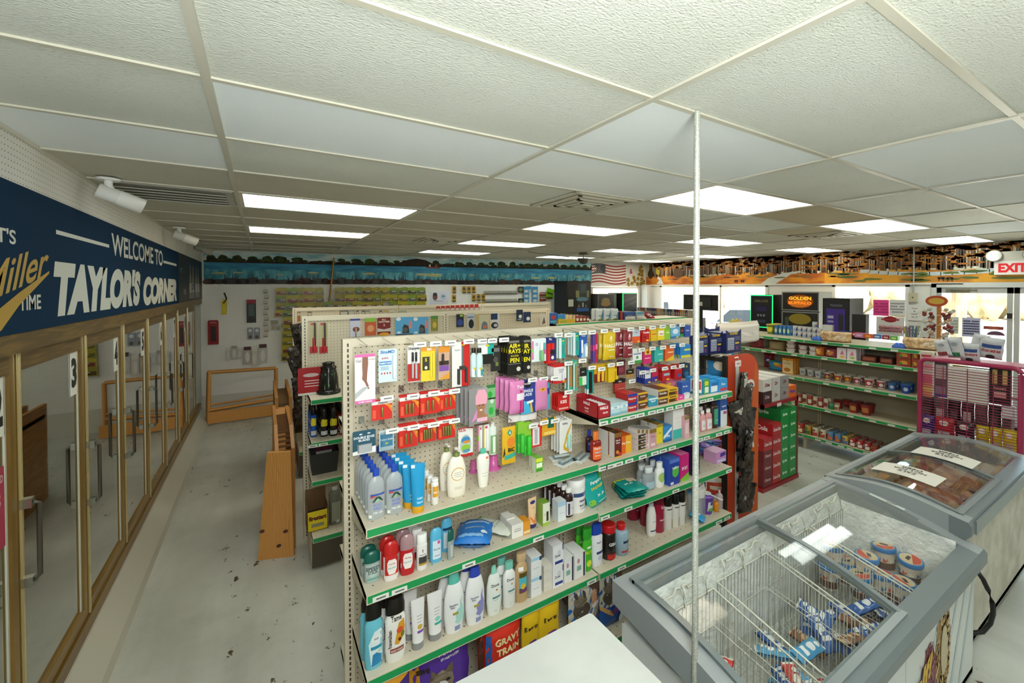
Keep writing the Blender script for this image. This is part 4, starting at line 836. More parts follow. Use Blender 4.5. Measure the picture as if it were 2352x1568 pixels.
hang((1397, 836, 1420, 876.7), 'lip_balm_bag', 'yellow pack with a red flame mark', 'lip balm', 'e5bf1c', [('e', .25, .82, .1, .09, 'c72b1c'), ('r', .15, .15, .25, .6, 'b5861c')], n=3, dy=.03)
pk((1453, 800, 1474.5, 834), 'white and green allergy packet', 'e9ecea', [('r', -.5, .0, .5, .2, '3c9c46'), ('e', 0, .4, .12, .1, '3c9c46'), ('r', -.4, .6, .4, .66, '4a6cb0')], 2)
pk((1477, 801, 1496.8, 835), 'magenta packet with a big M', 'd22a70', [('r', -.3, .62, .4, .98, 'e9d13a'), ('t', .05, .66, .24, 'M', 'c4302a'), ('r', -.3, .35, .35, .4, 'f5c8dc')], 2)
pk((1503, 798.6, 1523, 830.7), 'turquoise packet', '36b3ac', [('r', -.1, .5, .45, .58, 'a8e0dc'), ('e', .2, .1, .2, .05, 'd5d83a')], 3)
pk((1527, 795, 1548.6, 828), 'orange fruit flavoured packet', 'e2672a', [('p', [(-.5, 0), (.5, .0), (.5, .4)], 'e9c22c'), ('r', -.2, .55, .4, .62, 'f4d8b0')], 3)
pk((1562, 791.4, 1586, 821.8), 'blue and yellow packet in a row of five', '2584cc', [('r', -.4, .02, .5, .22, 'd9d33a'), ('r', -.1, .55, .5, .68, 'd5d83a')], 5, dy=.025)
pk((1417, 826, 1436, 861), 'dark plum hair net packet', '6e2030', [('r', -.5, .8, .5, 1, '3a1420'), ('r', -.3, .2, .3, .5, '8a3a48')], 1)
pk((1412, 870, 1436, 903), 'coral red packet with a black top', 'b8453c', [('r', -.5, .72, .5, 1, '191512'), ('t', 0, .78, .1, 'Shine', 'ddddcc', .7), ('e', -.3, .15, .1, .07, 'e0a49c'), ('r', -.2, .3, .4, .34, 'e0a49c')], 2)
pk((1438, 847.7, 1455.7, 866.4), 'small black and gold satin packet', 'b38a45', [('r', -.5, .4, .5, 1, '1d1814'), ('t', 0, .6, .2, 'Wave', 'cdbd9c')], 1)
pk((1480, 845, 1496, 881.6), 'violet and white pain relief packet', '2d3f9c', [('r', -.4, .35, .4, .85, 'e6eaf0'), ('t', 0, .6, .1, 'Midol', '3a3f8c', .7), ('e', .2, .1, .2, .05, 'e8cf2e')], 5)
pk((1497, 843, 1511, 876), 'red over purple packet', 'c22a52', [('r', -.5, 0, .5, .35, '3c2f94'), ('e', .2, .1, .2, .05, 'e8cf2e')], 2)
pk((1521, 839.6, 1539.6, 874.5), 'red fever relief packet with a pale band', 'c2272a', [('t', 0, .7, .14, 'Tylenol', 'ffffff'), ('r', -.3, .35, .4, .5, '9cc4dc'), ('e', .2, .1, .2, .05, 'e8cf2e')], 5)
pk((1549, 837, 1567, 870), 'red packet with a blue oval', 'c3191d', [('t', 0, .68, .15, 'Motrin', 'ffffff'), ('e', .1, .25, .22, .13, '3a5ca8')], 3)
pk((1569, 834, 1585, 868), 'dark blue packet at the right end of the third row', '1d3b5c', [('e', 0, .3, .3, .16, '2f6b96'), ('t', 0, .72, .14, 'M', 'd5d83a')], 3)
def batt(bx, lb, nb, n=1):
    x = [-.5+(k+.5)*(.56/nb)+.22 for k in range(nb)]
    hang(bx, 'battery_card', 'red battery card, '+lb, 'batteries', 'd5281c', [('r', -.5, .74, .5, .9, 'ece9e4'), ('t', .05, .77, .085, 'Panasonic', '2a2622'), ('r', -.5, .9, -.02, 1, 'c01f18'), ('p', [(.1, .74), (.5, .5), (.5, .62), (.3, .74)], 'e9b02a'), ('p', [(.2, .74), (.5, .3), (.5, .42), (.4, .66)], 'e9842a'), ('r', -.45, .1, -.3, .5, 'e8603c')],
     [(a-.06, .16, a+.06, .62, .012, ('8c8a4a', .3, .5), 'c', 'battery') for a in x], n=n, dy=.02)
batt((853.5, 915.5, 900.4, 963.5), 'single battery, at the left of the upper battery row', 1); batt((918, 906, 961.6, 957), 'three batteries, second in the upper battery row', 3, 2); batt((965, 898, 1009.6, 950), 'two fat batteries, third in the upper battery row', 2, 2); batt((1010, 893, 1046, 941), 'at the right of the upper battery row', 2)
batt((916, 972.7, 958.6, 1026.7), 'two batteries, at the left of the lower battery row', 2, 2); batt((963, 966.5, 1000.5, 1014.5), 'four batteries, middle of the lower battery row', 4, 2); batt((1006, 958, 1045, 1007), 'four batteries, at the right of the lower battery row', 4, 2)
sk = 'a87858'
def cap_pack(i):
    return [('p', [(-.5, 1), (-.1, 1), (.1, 0), (-.5, 0)], '8e8c8c'), ('p', [(-.1, .2), (.5, .0), (.5, .25), (-.1, .36)], 'b08060'), ('e', .12, .52, .24, .19, sk), ('p', [(.0, .4), (.25, .4), (.36, .22), (-.05, .24)], sk), ('p', [(-.16, .56), (.42, .56), (.46, .78), (.32, .95), (-.02, .95), (-.16, .78)], 'e9a8ba'), ('e', .04, .53, .035, .014, '2a1a14'), ('e', .22, .53, .035, .014, '2a1a14'), ('e', .12, .405, .08, .02, 'efe6e0'), ('p', [(.12, .5), (.16, .46), (.09, .46)], '8a5c42'), ('p', [(-.4, .1), (-.1, .45), (-.1, .2)], 'd98cc4'), ('r', -.1, .1, .45, .2, 'e8b6cc'), ('r', -.25, .0, .5, .05, '5a3c32')]
hang((1077, 891, 1120.8, 976.7), 'sleep_cap_pack', 'grey and pink pack showing a woman in a pink crochet sleep cap', 'hair cap', '9a9896', cap_pack(0), n=4, dy=.04, dx=-.006, Y=1.985)
hang((1117, 883, 1138, 958), 'bug_toy_card', 'green card of plastic toys behind the sleep cap pack', 'hair clips', '7cb87c', [('r', -.5, .9, .5, 1, '2f7a3c'), ('e', -.1, .7, .25, .1, '25a83a'), ('e', .1, .5, .2, .08, 'd5ded4'), ('e', 0, .2, .25, .12, '2eb044'), ('r', -.5, .55, .5, .6, '24301f')])
hang((809.6, 988, 862.7, 1042), 'razor_blade_card', 'teal card reading DOUBLE EDGE BLADES with a grey blade box', 'razor blades', '1f5063', [('t', 0, .66, .1, 'DOUBLE EDGE', 'e4ecee'), ('t', 0, .54, .1, 'BLADES', 'e4ecee', .6), ('p', [(-.5, 0), (.5, .0), (.5, .28), (-.5, .14)], 'e9ebea'), ('e', -.15, .85, .07, .03, 'd4dcde'), ('e', .2, .86, .07, .03, 'd4dcde')], [(-.3, .1, .34, .42, .012, 'a9adb0', 'b', 'blade_box')], Y=2.0)
hang((870.8, 987, 904.5, 1034), 'cotton_swab_pack', 'clear and blue travel pack of cotton swabs', 'cotton swabs', 'c5d5dc', [('r', -.42, .2, .42, .8, '2e87b5'), ('t', 0, .5, .09, 'Cotton Swabs', 'e9f1f4'), ('e', 0, .35, .12, .05, 'c9cf3a')], [(-.45, .04, .45, .92, .014, 'pack_glass')])
hang((1052.4, 981, 1086, 1048), 'pacifier_pack', 'white and red pack of two pacifiers', 'pacifiers', 'eceae6', [('t', -.2, .86, .09, 'NUK', 'b52222', .5), ('p', [(-.5, .95), (-.5, 1), (.5, 1), (.5, .93), (.0, .97)], 'b52222'), ('r', -.35, 0, .5, .1, 'c52a2a'), ('e', 0, .42, .38, .34, 'b6c8c4'), ('e', 0, .57, .3, .12, '3f8ac0'), ('e', .05, .5, .26, .05, 'd98c3a'), ('e', 0, .3, .3, .12, '8fc43a'), ('e', .05, .2, .26, .06, '5f9cb8')])
hang((1098, 974.7, 1108, 1036), 'kids_brush_card', 'pink edged kids toothbrush card beside the pacifiers', 'toothbrush', 'f0eeec', [('r', -.5, 0, -.2, .95, 'd98ab0'), ('r', -.5, .4, -.2, .6, '9cc84a'), ('e', .1, .85, .2, .05, 'd65a78')], [(-.05, .1, .2, .8, .008, 'f5f5f3', 'c', 'toothbrush')]); hang((1110, 974.7, 1124, 1036), 'kids_brush_card', 'white kids toothbrush card with pink and yellow dots', 'toothbrush', 'f0eeec', [('r', -.5, 0, -.3, .95, 'd9c04a'), ('e', 0, .9, .25, .05, 'd65a78')], [(-.05, .05, .22, .8, .01, 'eef2f2', 'c', 'toothbrush')])
p = PY(1131.5, 1042, YH); o = mk_bottle('spray_bottle', 'round', .043, .165, .035, 'e3ebe4', 'f3f4f2', [('r', -.4, .05, .4, .62, '79b070'), ('r', -.15, .08, .2, .58, 'e9ece6')]); o.location = (p.x, YH, p.z); setlab(o, 'small white and green spray bottle hanging above the green capped lotion', 'spray bottle')
hang((1170, 874.5, 1203, 949), 'razor_pack', 'pink pack of disposable razors', 'razors', 'd77fb6', [('r', -.1, .42, .5, .62, 'eae2ea'), ('r', .1, 0, .25, .4, 'c2287c'), ('r', .32, 0, .46, .4, 'c2287c'), ('t', .15, .78, .1, 'Twin', 'f3e3ee', .5), ('t', .18, .65, .08, 'M', 'b0184c', .3)], n=4, dy=.05, dx=-.002, bag=.03, Y=1.99)
hang((1196, 870, 1231, 949), 'razor_pack', 'blue pack reading SINGLE BLADE with a yellow razor', 'razors', '2b3d8c', [('e', -.05, .86, .25, .12, '17181c'), ('t', -.05, .84, .06, 'Pure Comfort', 'e5e9ee', .4), ('t', -.05, .62, .085, 'SINGLE', 'e5e9ee', .8), ('t', -.1, .51, .085, 'BLADE', 'e5e9ee', .7), ('p', [(-.5, 0), (.2, 0), (.0, .35), (-.5, .4)], '3fb0dc'), ('p', [(-.1, .28), (.3, .31), (.32, .38), (-.1, .35)], 'e9ebea'), ('p', [(.15, .02), (.3, .02), (.2, .3), (.1, .3)], 'dcb22e')], n=1, Y=2.0)
hang((1229, 868, 1257, 940.7), 'razor_pack', 'pink glittery bag of razors with an orange mark', 'razors', 'cf82b0', [('e', 0, .66, .26, .06, 'e2a02a'), ('t', 0, .645, .05, 'BIC', '3a2a1c', .4)], bag=.03, Y=2.0)
hang((1252, 870, 1262, 940), 'razor_pack', 'light blue razor card peeking out behind the pink bag', 'razors', '58b4d8', [('r', -.5, .5, .5, .7, '2b3d8c')], Y=2.09)
hang((1281, 905, 1308, 942.8), 'lip_liner_card', 'red card with small black tubes under the eye drops', 'cosmetics', 'c0201d', [('t', 0, .45, .2, 'KISS', 'f0e6e4'), ('r', -.4, .1, .4, .2, 'e9b0a8'), ('e', .1, .85, .2, .08, 'f0e6e4')], n=4, dy=.02)
hang((1153, 979.7, 1183.5, 1064), 'razor_pack', 'yellow razor pack hanging above the shelf', 'razors', 'e2b21c', [('p', [(-.2, .86), (0, .95), (.2, .86), (0, .76)], '2f9a80'), ('t', 0, .82, .08, '6', 'f0f0e4'), ('e', .1, .6, .3, .14, 'e8892c'), ('t', .1, .34, .11, 'BIC', '1d1a14', .6), ('p', [(-.4, .14), (.48, .2), (.48, .32), (-.4, .26)], '3aa892'), ('p', [(-.5, .2), (-.35, .3), (-.4, .5)], '2a2416')], bag=.02, Y=2.0)
for k, (bx, lb) in enumerate((((1189, 968, 1204, 1040), 'left'), ((1204, 970, 1219.5, 1046), 'right'))):
    hang(bx, 'mouthwash_card', lb+' one of two bright green hanging spray cards', 'breath spray', '4ab04a', [('r', -.5, .6, .5, 1, '8cc63c'), ('r', -.3, .2, .3, .3, 'd9efc8')], [(-.3, .05, .35, .62, .014, '35c032', 'c', 'spray_tube')], n=2, Y=2.02)
hang((1218, 972, 1244, 1026), 'thermometer_card', 'red card framing a white barcode panel', 'thermometer', 'd2322c', [('r', -.3, .08, .3, .82, 'e6e4e2'), ('r', -.12, .14, .14, .74, 'b4b2bc'), ('r', -.5, .93, .5, 1, 'e9e4e0')], n=2)
hang((1245, 959, 1277, 999), 'playing_card_box', 'yellow and green boxed cards hanging tilted', 'playing cards', 'e5a81f', [('r', -.1, .4, .35, 1, '1f6a4e'), ('r', -.35, .06, .45, .22, 'f0d070')], n=1)
hang((1285, 963.4, 1313.7, 1039.3), 'baby_syringe_card', 'white and yellow baby safety card with a clear bulb', 'baby care', 'e8e9e4', [('p', [(-.2, .2), (.1, .62), (.5, .92), (.5, .86), (.2, .55), (-.05, .2), (.3, .04), (.2, .0), (-.15, .1)], 'e0b030'), ('t', -.05, .84, .08, 'Safety', '4a4a6a', .6)], [(.05, .15, .3, .55, .016, 'a9dcd0', 'c', 'bulb')], n=4, dy=.028)
for k, (a, b, c_) in enumerate([(1183, 960, 'e9e4df'), (1200, 958, 'e8e9e9'), (1218, 955, 'e6dcd8')]):
    p = PY(a, b+8, 2.05); o = mk_bag('cotton_bag', .085, .045, .05, c_); o.location = (p.x, 2.05, p.z); setlab(o, ['left', 'middle', 'right'][k]+' small pale packet stuffed under the hanging razor packs', 'packet')
# ================================================================== GOODS STANDING ON THE FOREGROUND SHELVES
def stand(mk, box, z, label, cat, n=1, step=(0, .06, 0), rz=0., dr=.7, hs=1., group=None, fl=None):
    """box = px x0, x1, y of foot, y of top; mk(w, h, d) builds at origin"""
    p, w, h = span(*box, z); w = abs(w); d = w*dr; o = mk(w, h*hs, d); put(o, p, d, rz); row(o, label, cat, n, step, group or (label+' group' if n > 1 else None), None, fl); return o
def bot(name, kind, c, cap, items=(), **kw): return lambda w, h, d: mk_bottle(name, kind, w, h, d, c, cap, items, **kw)
# --- left bay, top shelf
san = [('r', -.36, .48, .44, .52, '3a56a8'), ('p', [(-.36, .44), (-.1, .46), (-.1, .49), (-.36, .47)], 'c8402f'), ('p', [(0, .45), (.1, .4), (0, .33), (-.1, .4)], '8fc48a'), ('p', [(-.25, .36), (-.05, .46), (.15, .46), (.35, .36), (.28, .36), (.05, .43), (-.2, .35)], '24403a'), ('t', .02, .27, .05, 'ALOE', '6a7cc4'), ('t', .02, .2, .05, 'VERA', '6a7cc4'), ('t', .05, .12, .04, '70% GEL', 'e8ecf2'), ('r', -.45, .05, -.3, .11, 'eff0ec')]
clear = 'clearp'
mk = bot('sanitizer_bottle', 'sanit', clear, ('1d49b8', .35), san)
stand(mk, (846, 887, 1193, 1079), zA, 'clear aloe gel bottle with blue cap, left row on the top shelf', 'gel bottle', 6, (-.001, .052, 0), dr=.5, group='left row of clear gel bottles')
stand(mk, (889, 928, 1181, 1069), zA, 'clear aloe gel bottle with blue cap, right row beside the blue tubes', 'gel bottle', 6, (-.001, .052, 0), dr=.5, group='right row of clear gel bottles')
mk = lambda w, h, d: mk_squeeze('hand_cream_tube', w, h, ('219ad0', .3), ('d9a21c', .4), [('r', -.45, .92, -.2, .985, 'dfeef2'), ('t', .1, .2, .05, 'hand', 'bfe3f0', .4), ('t', .1, .28, .04, 'cream', 'bfe3f0', .4)])
stand(mk, (947, 980, 1179, 1068), zA, 'front blue hand cream tube standing on a yellow cap', 'cream tube', 1, rz=-.15)
stand(mk, (928, 966, 1168, 1068), zA, 'blue hand cream tube just behind the front one', 'cream tube', 4, (-.004, .05, 0), rz=-.1, group='blue hand cream tubes')
mk = bot('lip_balm_stick', 'round', 'f1f0ea', 'f5f5f1', [('r', -.5, .3, .5, .72, 'e0a024'), ('t', 0, .45, .07, 'sun', 'f7ead0', .6)], capw=.93)
for i, (bx, l) in enumerate((((993, 1010, 1159, 1101), 'front'), ((983, 997, 1151, 1094), 'middle'), ((976, 987, 1142, 1082), 'rear'))): stand(mk, bx, zA, l+' one of three white sunscreen sticks with orange bands', 'sunscreen stick', dr=1.)
lo = [('e', 0, .47, .34, .135, 'd9a13c'), ('e', 0, .47, .31, .12, 'f0ead8'), ('e', 0, .47, .28, .105, 'f3efe2'), ('r', -.2, .5, .2, .507, '8c7a5c'), ('r', -.22, .46, .22, .467, '8c7a5c'), ('r', -.18, .42, .18, .427, '8c7a5c'), ('r', -.2, .2, .2, .207, 'a09078'), ('r', -.2, .17, .2, .177, 'a09078')]
mk = bot('lotion_bottle', 'lotion', ('f0ebdc', .35), ('74803c', .4), lo, capkind='pump')
stand(mk, (1031, 1074.5, 1141, 1030), zA, 'large cream lotion bottle with olive pump, front of two', 'lotion bottle', dr=.5); stand(mk, (1012.7, 1045, 1126.5, 1020), zA, 'cream lotion bottle with olive pump, standing behind the other', 'lotion bottle', dr=.5)
stand(bot('lotion_bottle', 'taper', ('f0efe6', .35), ('4cc2a2', .35), [('r', -.2, .3, .3, .31, 'b5b5a8'), ('r', -.2, .38, .3, .39, 'b5b5a8'), ('e', .2, .78, .12, .03, 'e2703a')]), (1099.4, 1128, 1120.4, 1033), zA, 'white lotion bottle with mint green cap in the middle of the top shelf', 'lotion bottle', dr=.6)
def dome(w, h, d): 
    m = MB(); m.lathe([(w*.5, 0), (w*.5, .004), (w*.3, .006), (w*.3, h*.85), (w*.24, h)], ('d765ae', .25), 18); return m.build('pink_cup')
stand(dome, (1124, 1157, 1081, 1050), zA, 'bright pink lidded plastic cup behind the mint capped bottle', 'cup', dr=.9); stand(dome, (1081, 1102, 1087, 1061), zA, 'pink and clear plastic dome left of the mint capped bottle', 'cup', dr=.9)
bx = lambda name, c, it=(), side=None, top=None: (lambda w, h, d: mk_box(name, w, h, d, c, it, side, top))
gb = bx('medicine_box', '6cb43a', [('r', -.45, .7, .45, .95, 'd5dc3c'), ('r', -.4, .3, .4, .62, 'e8eedc'), ('r', -.4, .05, .4, .2, '3c8c36')], 'd9e0cc')
stand(gb, (1230.5, 1246.7, 1083, 1051), zA, 'small green box, front of two near the shelf joint', 'medicine box', dr=.9); stand(gb, (1221, 1232, 1074, 1045), zA, 'small green box, behind the other near the shelf joint', 'medicine box', dr=.9)
for k, (a, b, rz, c_) in enumerate([(1300, 1062, .3, 'b4cad2'), (1290, 1052, -.2, 'd5dcdc'), (1335, 1052, .5, 'c9d2d4')]):
    p = PZ(a, b, zA); m = MB(); m.box(-.07, -.035, 0, .07, .035, .004, ('dfe6e6', .15)); m.box(-.05, -.02, .004, .05, .02, .022, 'pack_glass'); m.tube([(-.045, 0, .013), (.045, 0, .013)], .008, c_, 8)
    o = m.build('blister_pack', None, (p.x, p.y, zA+.001+k*.0)); o.rotation_euler = (0, 0, rz); setlab(o, ['front', 'left', 'right'][k]+' clear blister pack lying flat on the top shelf before the joint', 'blister pack')
# --- right bay, HALLS shelf
def halls(w, h, d):
    t = thing('cough_drop_display', '', ''); m = MB(); c = ('a91e28', .4)
    m.box(-w/2, -d/2, 0, w/2, d/2, .004, c); m.box(-w/2, -d/2, 0, w/2, -d/2+.003, h*.75, c); m.box(-w/2, d/2-.003, 0, w/2, d/2, h*1.05, c); m.box(-w/2, -d/2, 0, -w/2+.003, d/2, h*.9, c); m.box(w/2-.003, -d/2, 0, w/2, d/2, h*.9, c)
    m.text('HALLS', lambda u, v: (u, -d/2-.0006, v), 0, h*.5, h*.17, 'f0ece8', w*.8, .05); m.text('RELIEF', lambda u, v: (u, -d/2-.0006, v), .01, h*.25, h*.1, 'f0ece8', w*.6, .03)
    m.text('HALLS', lambda u, v: (-w/2-.0006, -u, v), 0, h*.62, h*.17, 'f0ece8', d*.7, .05); m.text('RELIEF', lambda u, v: (-w/2-.0006, -u, v), 0, h*.36, h*.1, 'f0ece8', d*.6, .03); m.text('mentho', lambda u, v: (-w/2-.0006, -u, v), 0, h*.2, h*.08, 'f0ece8', d*.6, .03); m.build('display_box', t)
    for k in range(7): g = MB(); g.box(-w/2+.006, -d/2+.01+k*d*.13, .005, w/2-.006, -d/2+.006+(k+1)*d*.12, h*.7, 'e5e6e8'); g.build('cough_drop_stick', t)
    return t
stand(halls, (1373, 1402, 960, 920), s0, 'red open display box of cough drop sticks at the left end of the right bay', 'display box', dr=2.1)
tis = bx('tissue_pack', 'b5d4dc', [('r', -.5, .55, .5, .75, 'e4eef0'), ('t', 0, .58, .14, 'Puffs', '4a8aa8', .8), ('r', -.5, 0, .5, .2, '7fb5c8')])
stand(tis, (1403, 1424, 954, 926), s0, 'pale blue tissue packet just right of the red display box', 'tissue packet', 3, (0, .06, 0), dr=.9); stand(tis, (1425, 1442, 948.5, 923), s0, 'pale blue tissue packet beside the red and blue boxes', 'tissue packet', 2, (0, .06, 0), dr=.9)
def stack(mkr, box, z, label, cat, k, dr=.9, d=None):
    p, w, h = span(*box, z)
    for i in range(k):
        o = mkr(w*.98, h/k-.0015, w*dr); put(o, p, w*dr); o.location.z = z+.0005+i*h/k; setlab(o, ['bottom', 'top' if k == 2 else 'middle', 'top'][i]+' one of '+('two' if k == 2 else 'three')+' stacked '+label, cat)
stack(bx('ointment_box', 'b5221f', [('r', -.5, .7, .5, 1, '2c3a9c'), ('t', -.05, .3, .28, 'Polysporin', 'f0e8e4'), ('p', [(.3, 0), (.5, .5), (.5, 0)], '2c3a9c')]), (1442.3, 1464, 944, 904), s0, 'red and blue ointment boxes', 'medicine box', 2, 1.4)
stack(bx('medicine_box', '5e3418', [('r', -.5, .74, .5, 1, 'd8a828'), ('t', 0, .34, .26, 'Soothing', 'efe6da'), ('p', [(.1, .0), (.5, .0), (.5, .3)], 'd9852a')], 'cfc8bc'), (1466, 1488, 938, 900), s0, 'brown and yellow boxes beside the red ointment boxes', 'medicine box', 2, 1.4)
stand(bx('medicine_box', '2c94b0', [('t', 0, .45, .3, 'Pepcid', 'e4f2f4'), ('r', -.5, .8, .5, 1, 'd9e9ea')]), (1489.6, 1511, 932.5, 914), s0, 'single teal box on the upper right shelf', 'medicine box', dr=1.2)
stack(bx('medicine_box', '5a3218', [('r', -.5, .72, .5, 1, 'cfae3a'), ('t', 0, .3, .3, 'Dulcolax', 'efe6da')], 'dcd8cc'), (1512, 1534, 928, 893), s0, 'dark brown boxes right of the teal box', 'medicine box', 2, 1.6)
stack(bx('medicine_box', 'd9ac22', [('t', 0, .66, .26, 'Robitussin', '2a1c12'), ('r', -.4, .05, .4, .5, '4a2a18'), ('e', .3, .3, .1, .14, 'd8503c')]), (1534, 1558, 922.7, 891), s0, 'yellow boxes beside the pink box', 'medicine box', 2, 1.4)
stand(bx('medicine_box', 'd9489c', [('t', 0, .4, .3, 'Stool', 'f4dcea', .7)]), (1557, 1572, 918, 907), s0, 'small bright pink box', 'medicine box', dr=1.3)
stand(bx('medicine_box', 'df6f92', [('e', -.3, .72, .14, .1, 'e8c23c')]+[('r', -.1+.11*k, .45, -.04+.11*k, .85, 'f0a0b8') for k in range(5)]), (1531, 1565, 899, 872), s0, 'wide pink box standing behind the yellow boxes', 'medicine box', dr=.3)
stand(bx('denture_box', '2c5cb0', [('t', -.1, .7, .09, 'Blue Star', 'dfe6f4', .6), ('e', 0, .12, .42, .16, 'dfe4ea'), ('e', 0, .26, .42, .12, 'c6d0dc'), ('r', -.42, .12, .42, .26, 'd4dae2')]), (1566, 1586, 914.6, 877), s0, 'blue box picturing a white jar, partly behind the steel pole', 'medicine box', dr=.5)
stand(bx('toothpaste_box', '2f86c8', [('r', -.3, .1, .3, .9, 'e4ebf0'), ('r', -.1, .3, .2, .8, 'c8382c'), ('r', -.4, .0, .1, .14, '2a7a4c')]), (1600, 1614, 907.5, 868), s0, 'blue and white box immediately right of the pole', 'medicine box', 2, dr=.5)
stand(bx('toothpaste_box', '3c9c66', [('r', -.3, .6, .3, .9, 'd8d83c'), ('r', -.3, .1, .3, .5, 'e4ebe4')]), (1616, 1630, 905, 872), s0, 'green and yellow box right of the pole', 'medicine box', 2, dr=.5)
stand(bx('bandage_box', '2f94d8', [('r', -.4, .1, .4, .6, 'e6eef4'), ('r', -.3, .6, .4, .85, '2470b8')]), (1631, 1650, 902, 875), s0, 'sky blue bandage box on the upper right shelf', 'bandages', 3, dr=.5)
stand(bx('bandage_box', '2f94d8', [('r', -.4, .08, .4, .3, 'c83a48'), ('t', 0, .5, .2, 'First', 'e6eef4', .7)]), (1652, 1671, 899, 870), s0, 'sky blue bandage box at the very end of the upper right shelf', 'bandages', 3, dr=.5)
# --- right bay, syrup shelf
syr = lambda cb, cc, lb: bot('syrup_bottle', 'syrup', (cb, .15), (cc, .4), lb)
stand(syr('3c1a1c', '1d2f9c', [('r', -.4, .1, .4, .5, '1d2f8c'), ('t', 0, .36, .08, 'NyQuil', 'e6e8f0')]), (1349.5, 1365, 1039, 989), s1, 'dark medicine bottle with a blue cap', 'syrup bottle', dr=.65)
stand(syr('8c1e12', 'e8782a', [('r', -.42, .08, .42, .52, 'e86a2c'), ('t', 0, .4, .09, 'DayQuil', 'f4f0e8'), ('r', -.3, .3, .3, .34, 'a9c4d8'), ('r', -.3, .2, .3, .22, 'f4d8c0')]), (1363, 1386, 1060, 993), s1, 'amber red medicine bottle with an orange cap', 'syrup bottle', dr=.65)
cold = bx('cold_medicine_box', '6b1e1a', [('r', -.5, .82, .5, 1, '8a5a2c'), ('t', 0, .66, .07, 'Pain &', 'efe8e0', .7), ('t', 0, .56, .07, 'Fever', 'efe8e0', .7), ('e', -.1, .22, .2, .07, 'd8902c'), ('e', .2, .14, .2, .06, 'd83c2c'), ('r', -.5, 0, .5, .05, 'e0b02c')], 'e2e0da', '5a3a26')
stand(cold, (1411.5, 1427.5, 1050, 994), s1, 'dark red fever medicine box with white side, right of the orange capped bottle', 'medicine box', dr=1.9); stand(cold, (1397, 1411, 1045, 989), s1, 'tall box with a white side left of the dark red box', 'medicine box', dr=1.9)
stand(bx('medicine_box', 'e2651e', [('r', -.1, .0, .5, 1, 'e8b02a'), ('t', -.05, .5, .16, 'Day Time', 'f4ecd8')]), (1428, 1451, 1040, 1000), s1, 'orange and yellow daytime medicine box', 'medicine box', 2, dr=.9)
stack(bx('medicine_box', '3a2a22', [('t', .05, .3, .42, 'May-fold', 'e8e4da', .95), ('r', -.5, 0, .5, .12, 'cbb98c')], 'e2e0da', 'dcdad4'), (1466, 1488.8, 1032, 996), s1, 'brown medicine boxes with white sides', 'medicine box', 3, 1.6)
stand(bx('medicine_box', 'c99aa4', [('r', -.5, .78, .5, 1, '8a6a2c'), ('t', 0, .55, .09, 'Allergy', '8a3a48'), ('r', -.3, .1, .3, .25, 'e8d0d4')], 'e6e4e0', 'dcdad6'), (1492, 1507.6, 1028, 985), s1, 'pink faced allergy box with a white side', 'medicine box', 4, (-.022, .012, 0), dr=1.4)
stand(bx('medicine_box', 'e6d01c', [('t', 0, .5, .09, 'Zzz', '8a7a2c', .6), ('r', -.5, .85, .5, 1, 'a58c2a')], 'e0ded8', '8a6e2c'), (1508, 1523, 1018, 974), s1, 'yellow sleep aid box', 'medicine box', 2, dr=1.3)
stand(bx('medicine_box', '2c86c8', [('p', [(-.5, .2), (.5, .7), (.5, .9), (-.5, .4)], 'dfe9f0'), ('t', 0, .3, .16, 'Alka', 'e9f0f4'), ('r', -.5, 0, .5, .16, '1f5ca0')]), (1524, 1543, 1014, 978), s1, 'blue and white fizzy tablet box', 'medicine box', 3, dr=.6)
stand(bx('tall_box', 'e9e7e2', [('r', -.5, 0, .5, .32, '3fb8b0'), ('r', -.3, .7, .2, .706, 'a9a9a4'), ('r', -.3, .56, .2, .566, 'a9a9a4')], 'dfddd6'), (1546, 1571, 1006, 940), s1, 'tall white box with a teal foot left of the pole', 'box', dr=.7)
stand(bx('medicine_box', 'd9a8b0', [('r', -.5, .85, .5, 1, '8a7a3c'), ('r', -.35, .2, .35, .7, 'e8c4c8')]), (1572, 1583, 1005, 956), s1, 'narrow dusty pink box behind the pole', 'medicine box', dr=1.)
pk_ = bot('calamine_bottle', 'bottle', ('d99a9c', .3), 'f0efec', [('r', -.38, .08, .38, .55, 'e6e2e2'), ('r', -.25, .3, .25, .32, '8a8a90'), ('r', -.25, .24, .25, .26, '8a8a90')], capw=.55)
stand(pk_, (1612, 1624, 991, 944), s1, 'left one of two pink lotion bottles with white labels', 'medicine bottle', 2, dr=.6); stand(pk_, (1625, 1639, 988, 940), s1, 'right one of two pink lotion bottles with white labels', 'medicine bottle', 2, dr=.6)
stand(bot('rubbing_bottle', 'round', ('d8c8cc', .3), 'e9e8e4', [('r', -.4, .1, .4, .6, 'c890a8')], capw=.6), (1599, 1611, 994, 945), s1, 'pale bottle with a lilac label right of the pole', 'medicine bottle', dr=.7)
stand(bot('peroxide_bottle', 'round', ('3a2a1e', .3), '2a1f18', [('r', -.3, .15, .45, .75, '3f9c7c'), ('r', -.15, .3, .3, .32, 'cfe4dc')], capw=.6), (1639, 1654, 983, 924), s1, 'dark brown bottle with a green label', 'medicine bottle', 2, dr=.8)
stand(bx('medicine_box', 'd5dce0', [('r', -.5, .6, .5, 1, '24509c'), ('t', 0, .7, .08, 'equate', 'e4e9f0', .7), ('r', -.1, .45, .4, .55, 'a84a80')], '2c5aa8'), (1655, 1670, 978, 917), s1, 'blue and white liquid box at the end of its shelf', 'medicine box', 3, dr=.8)
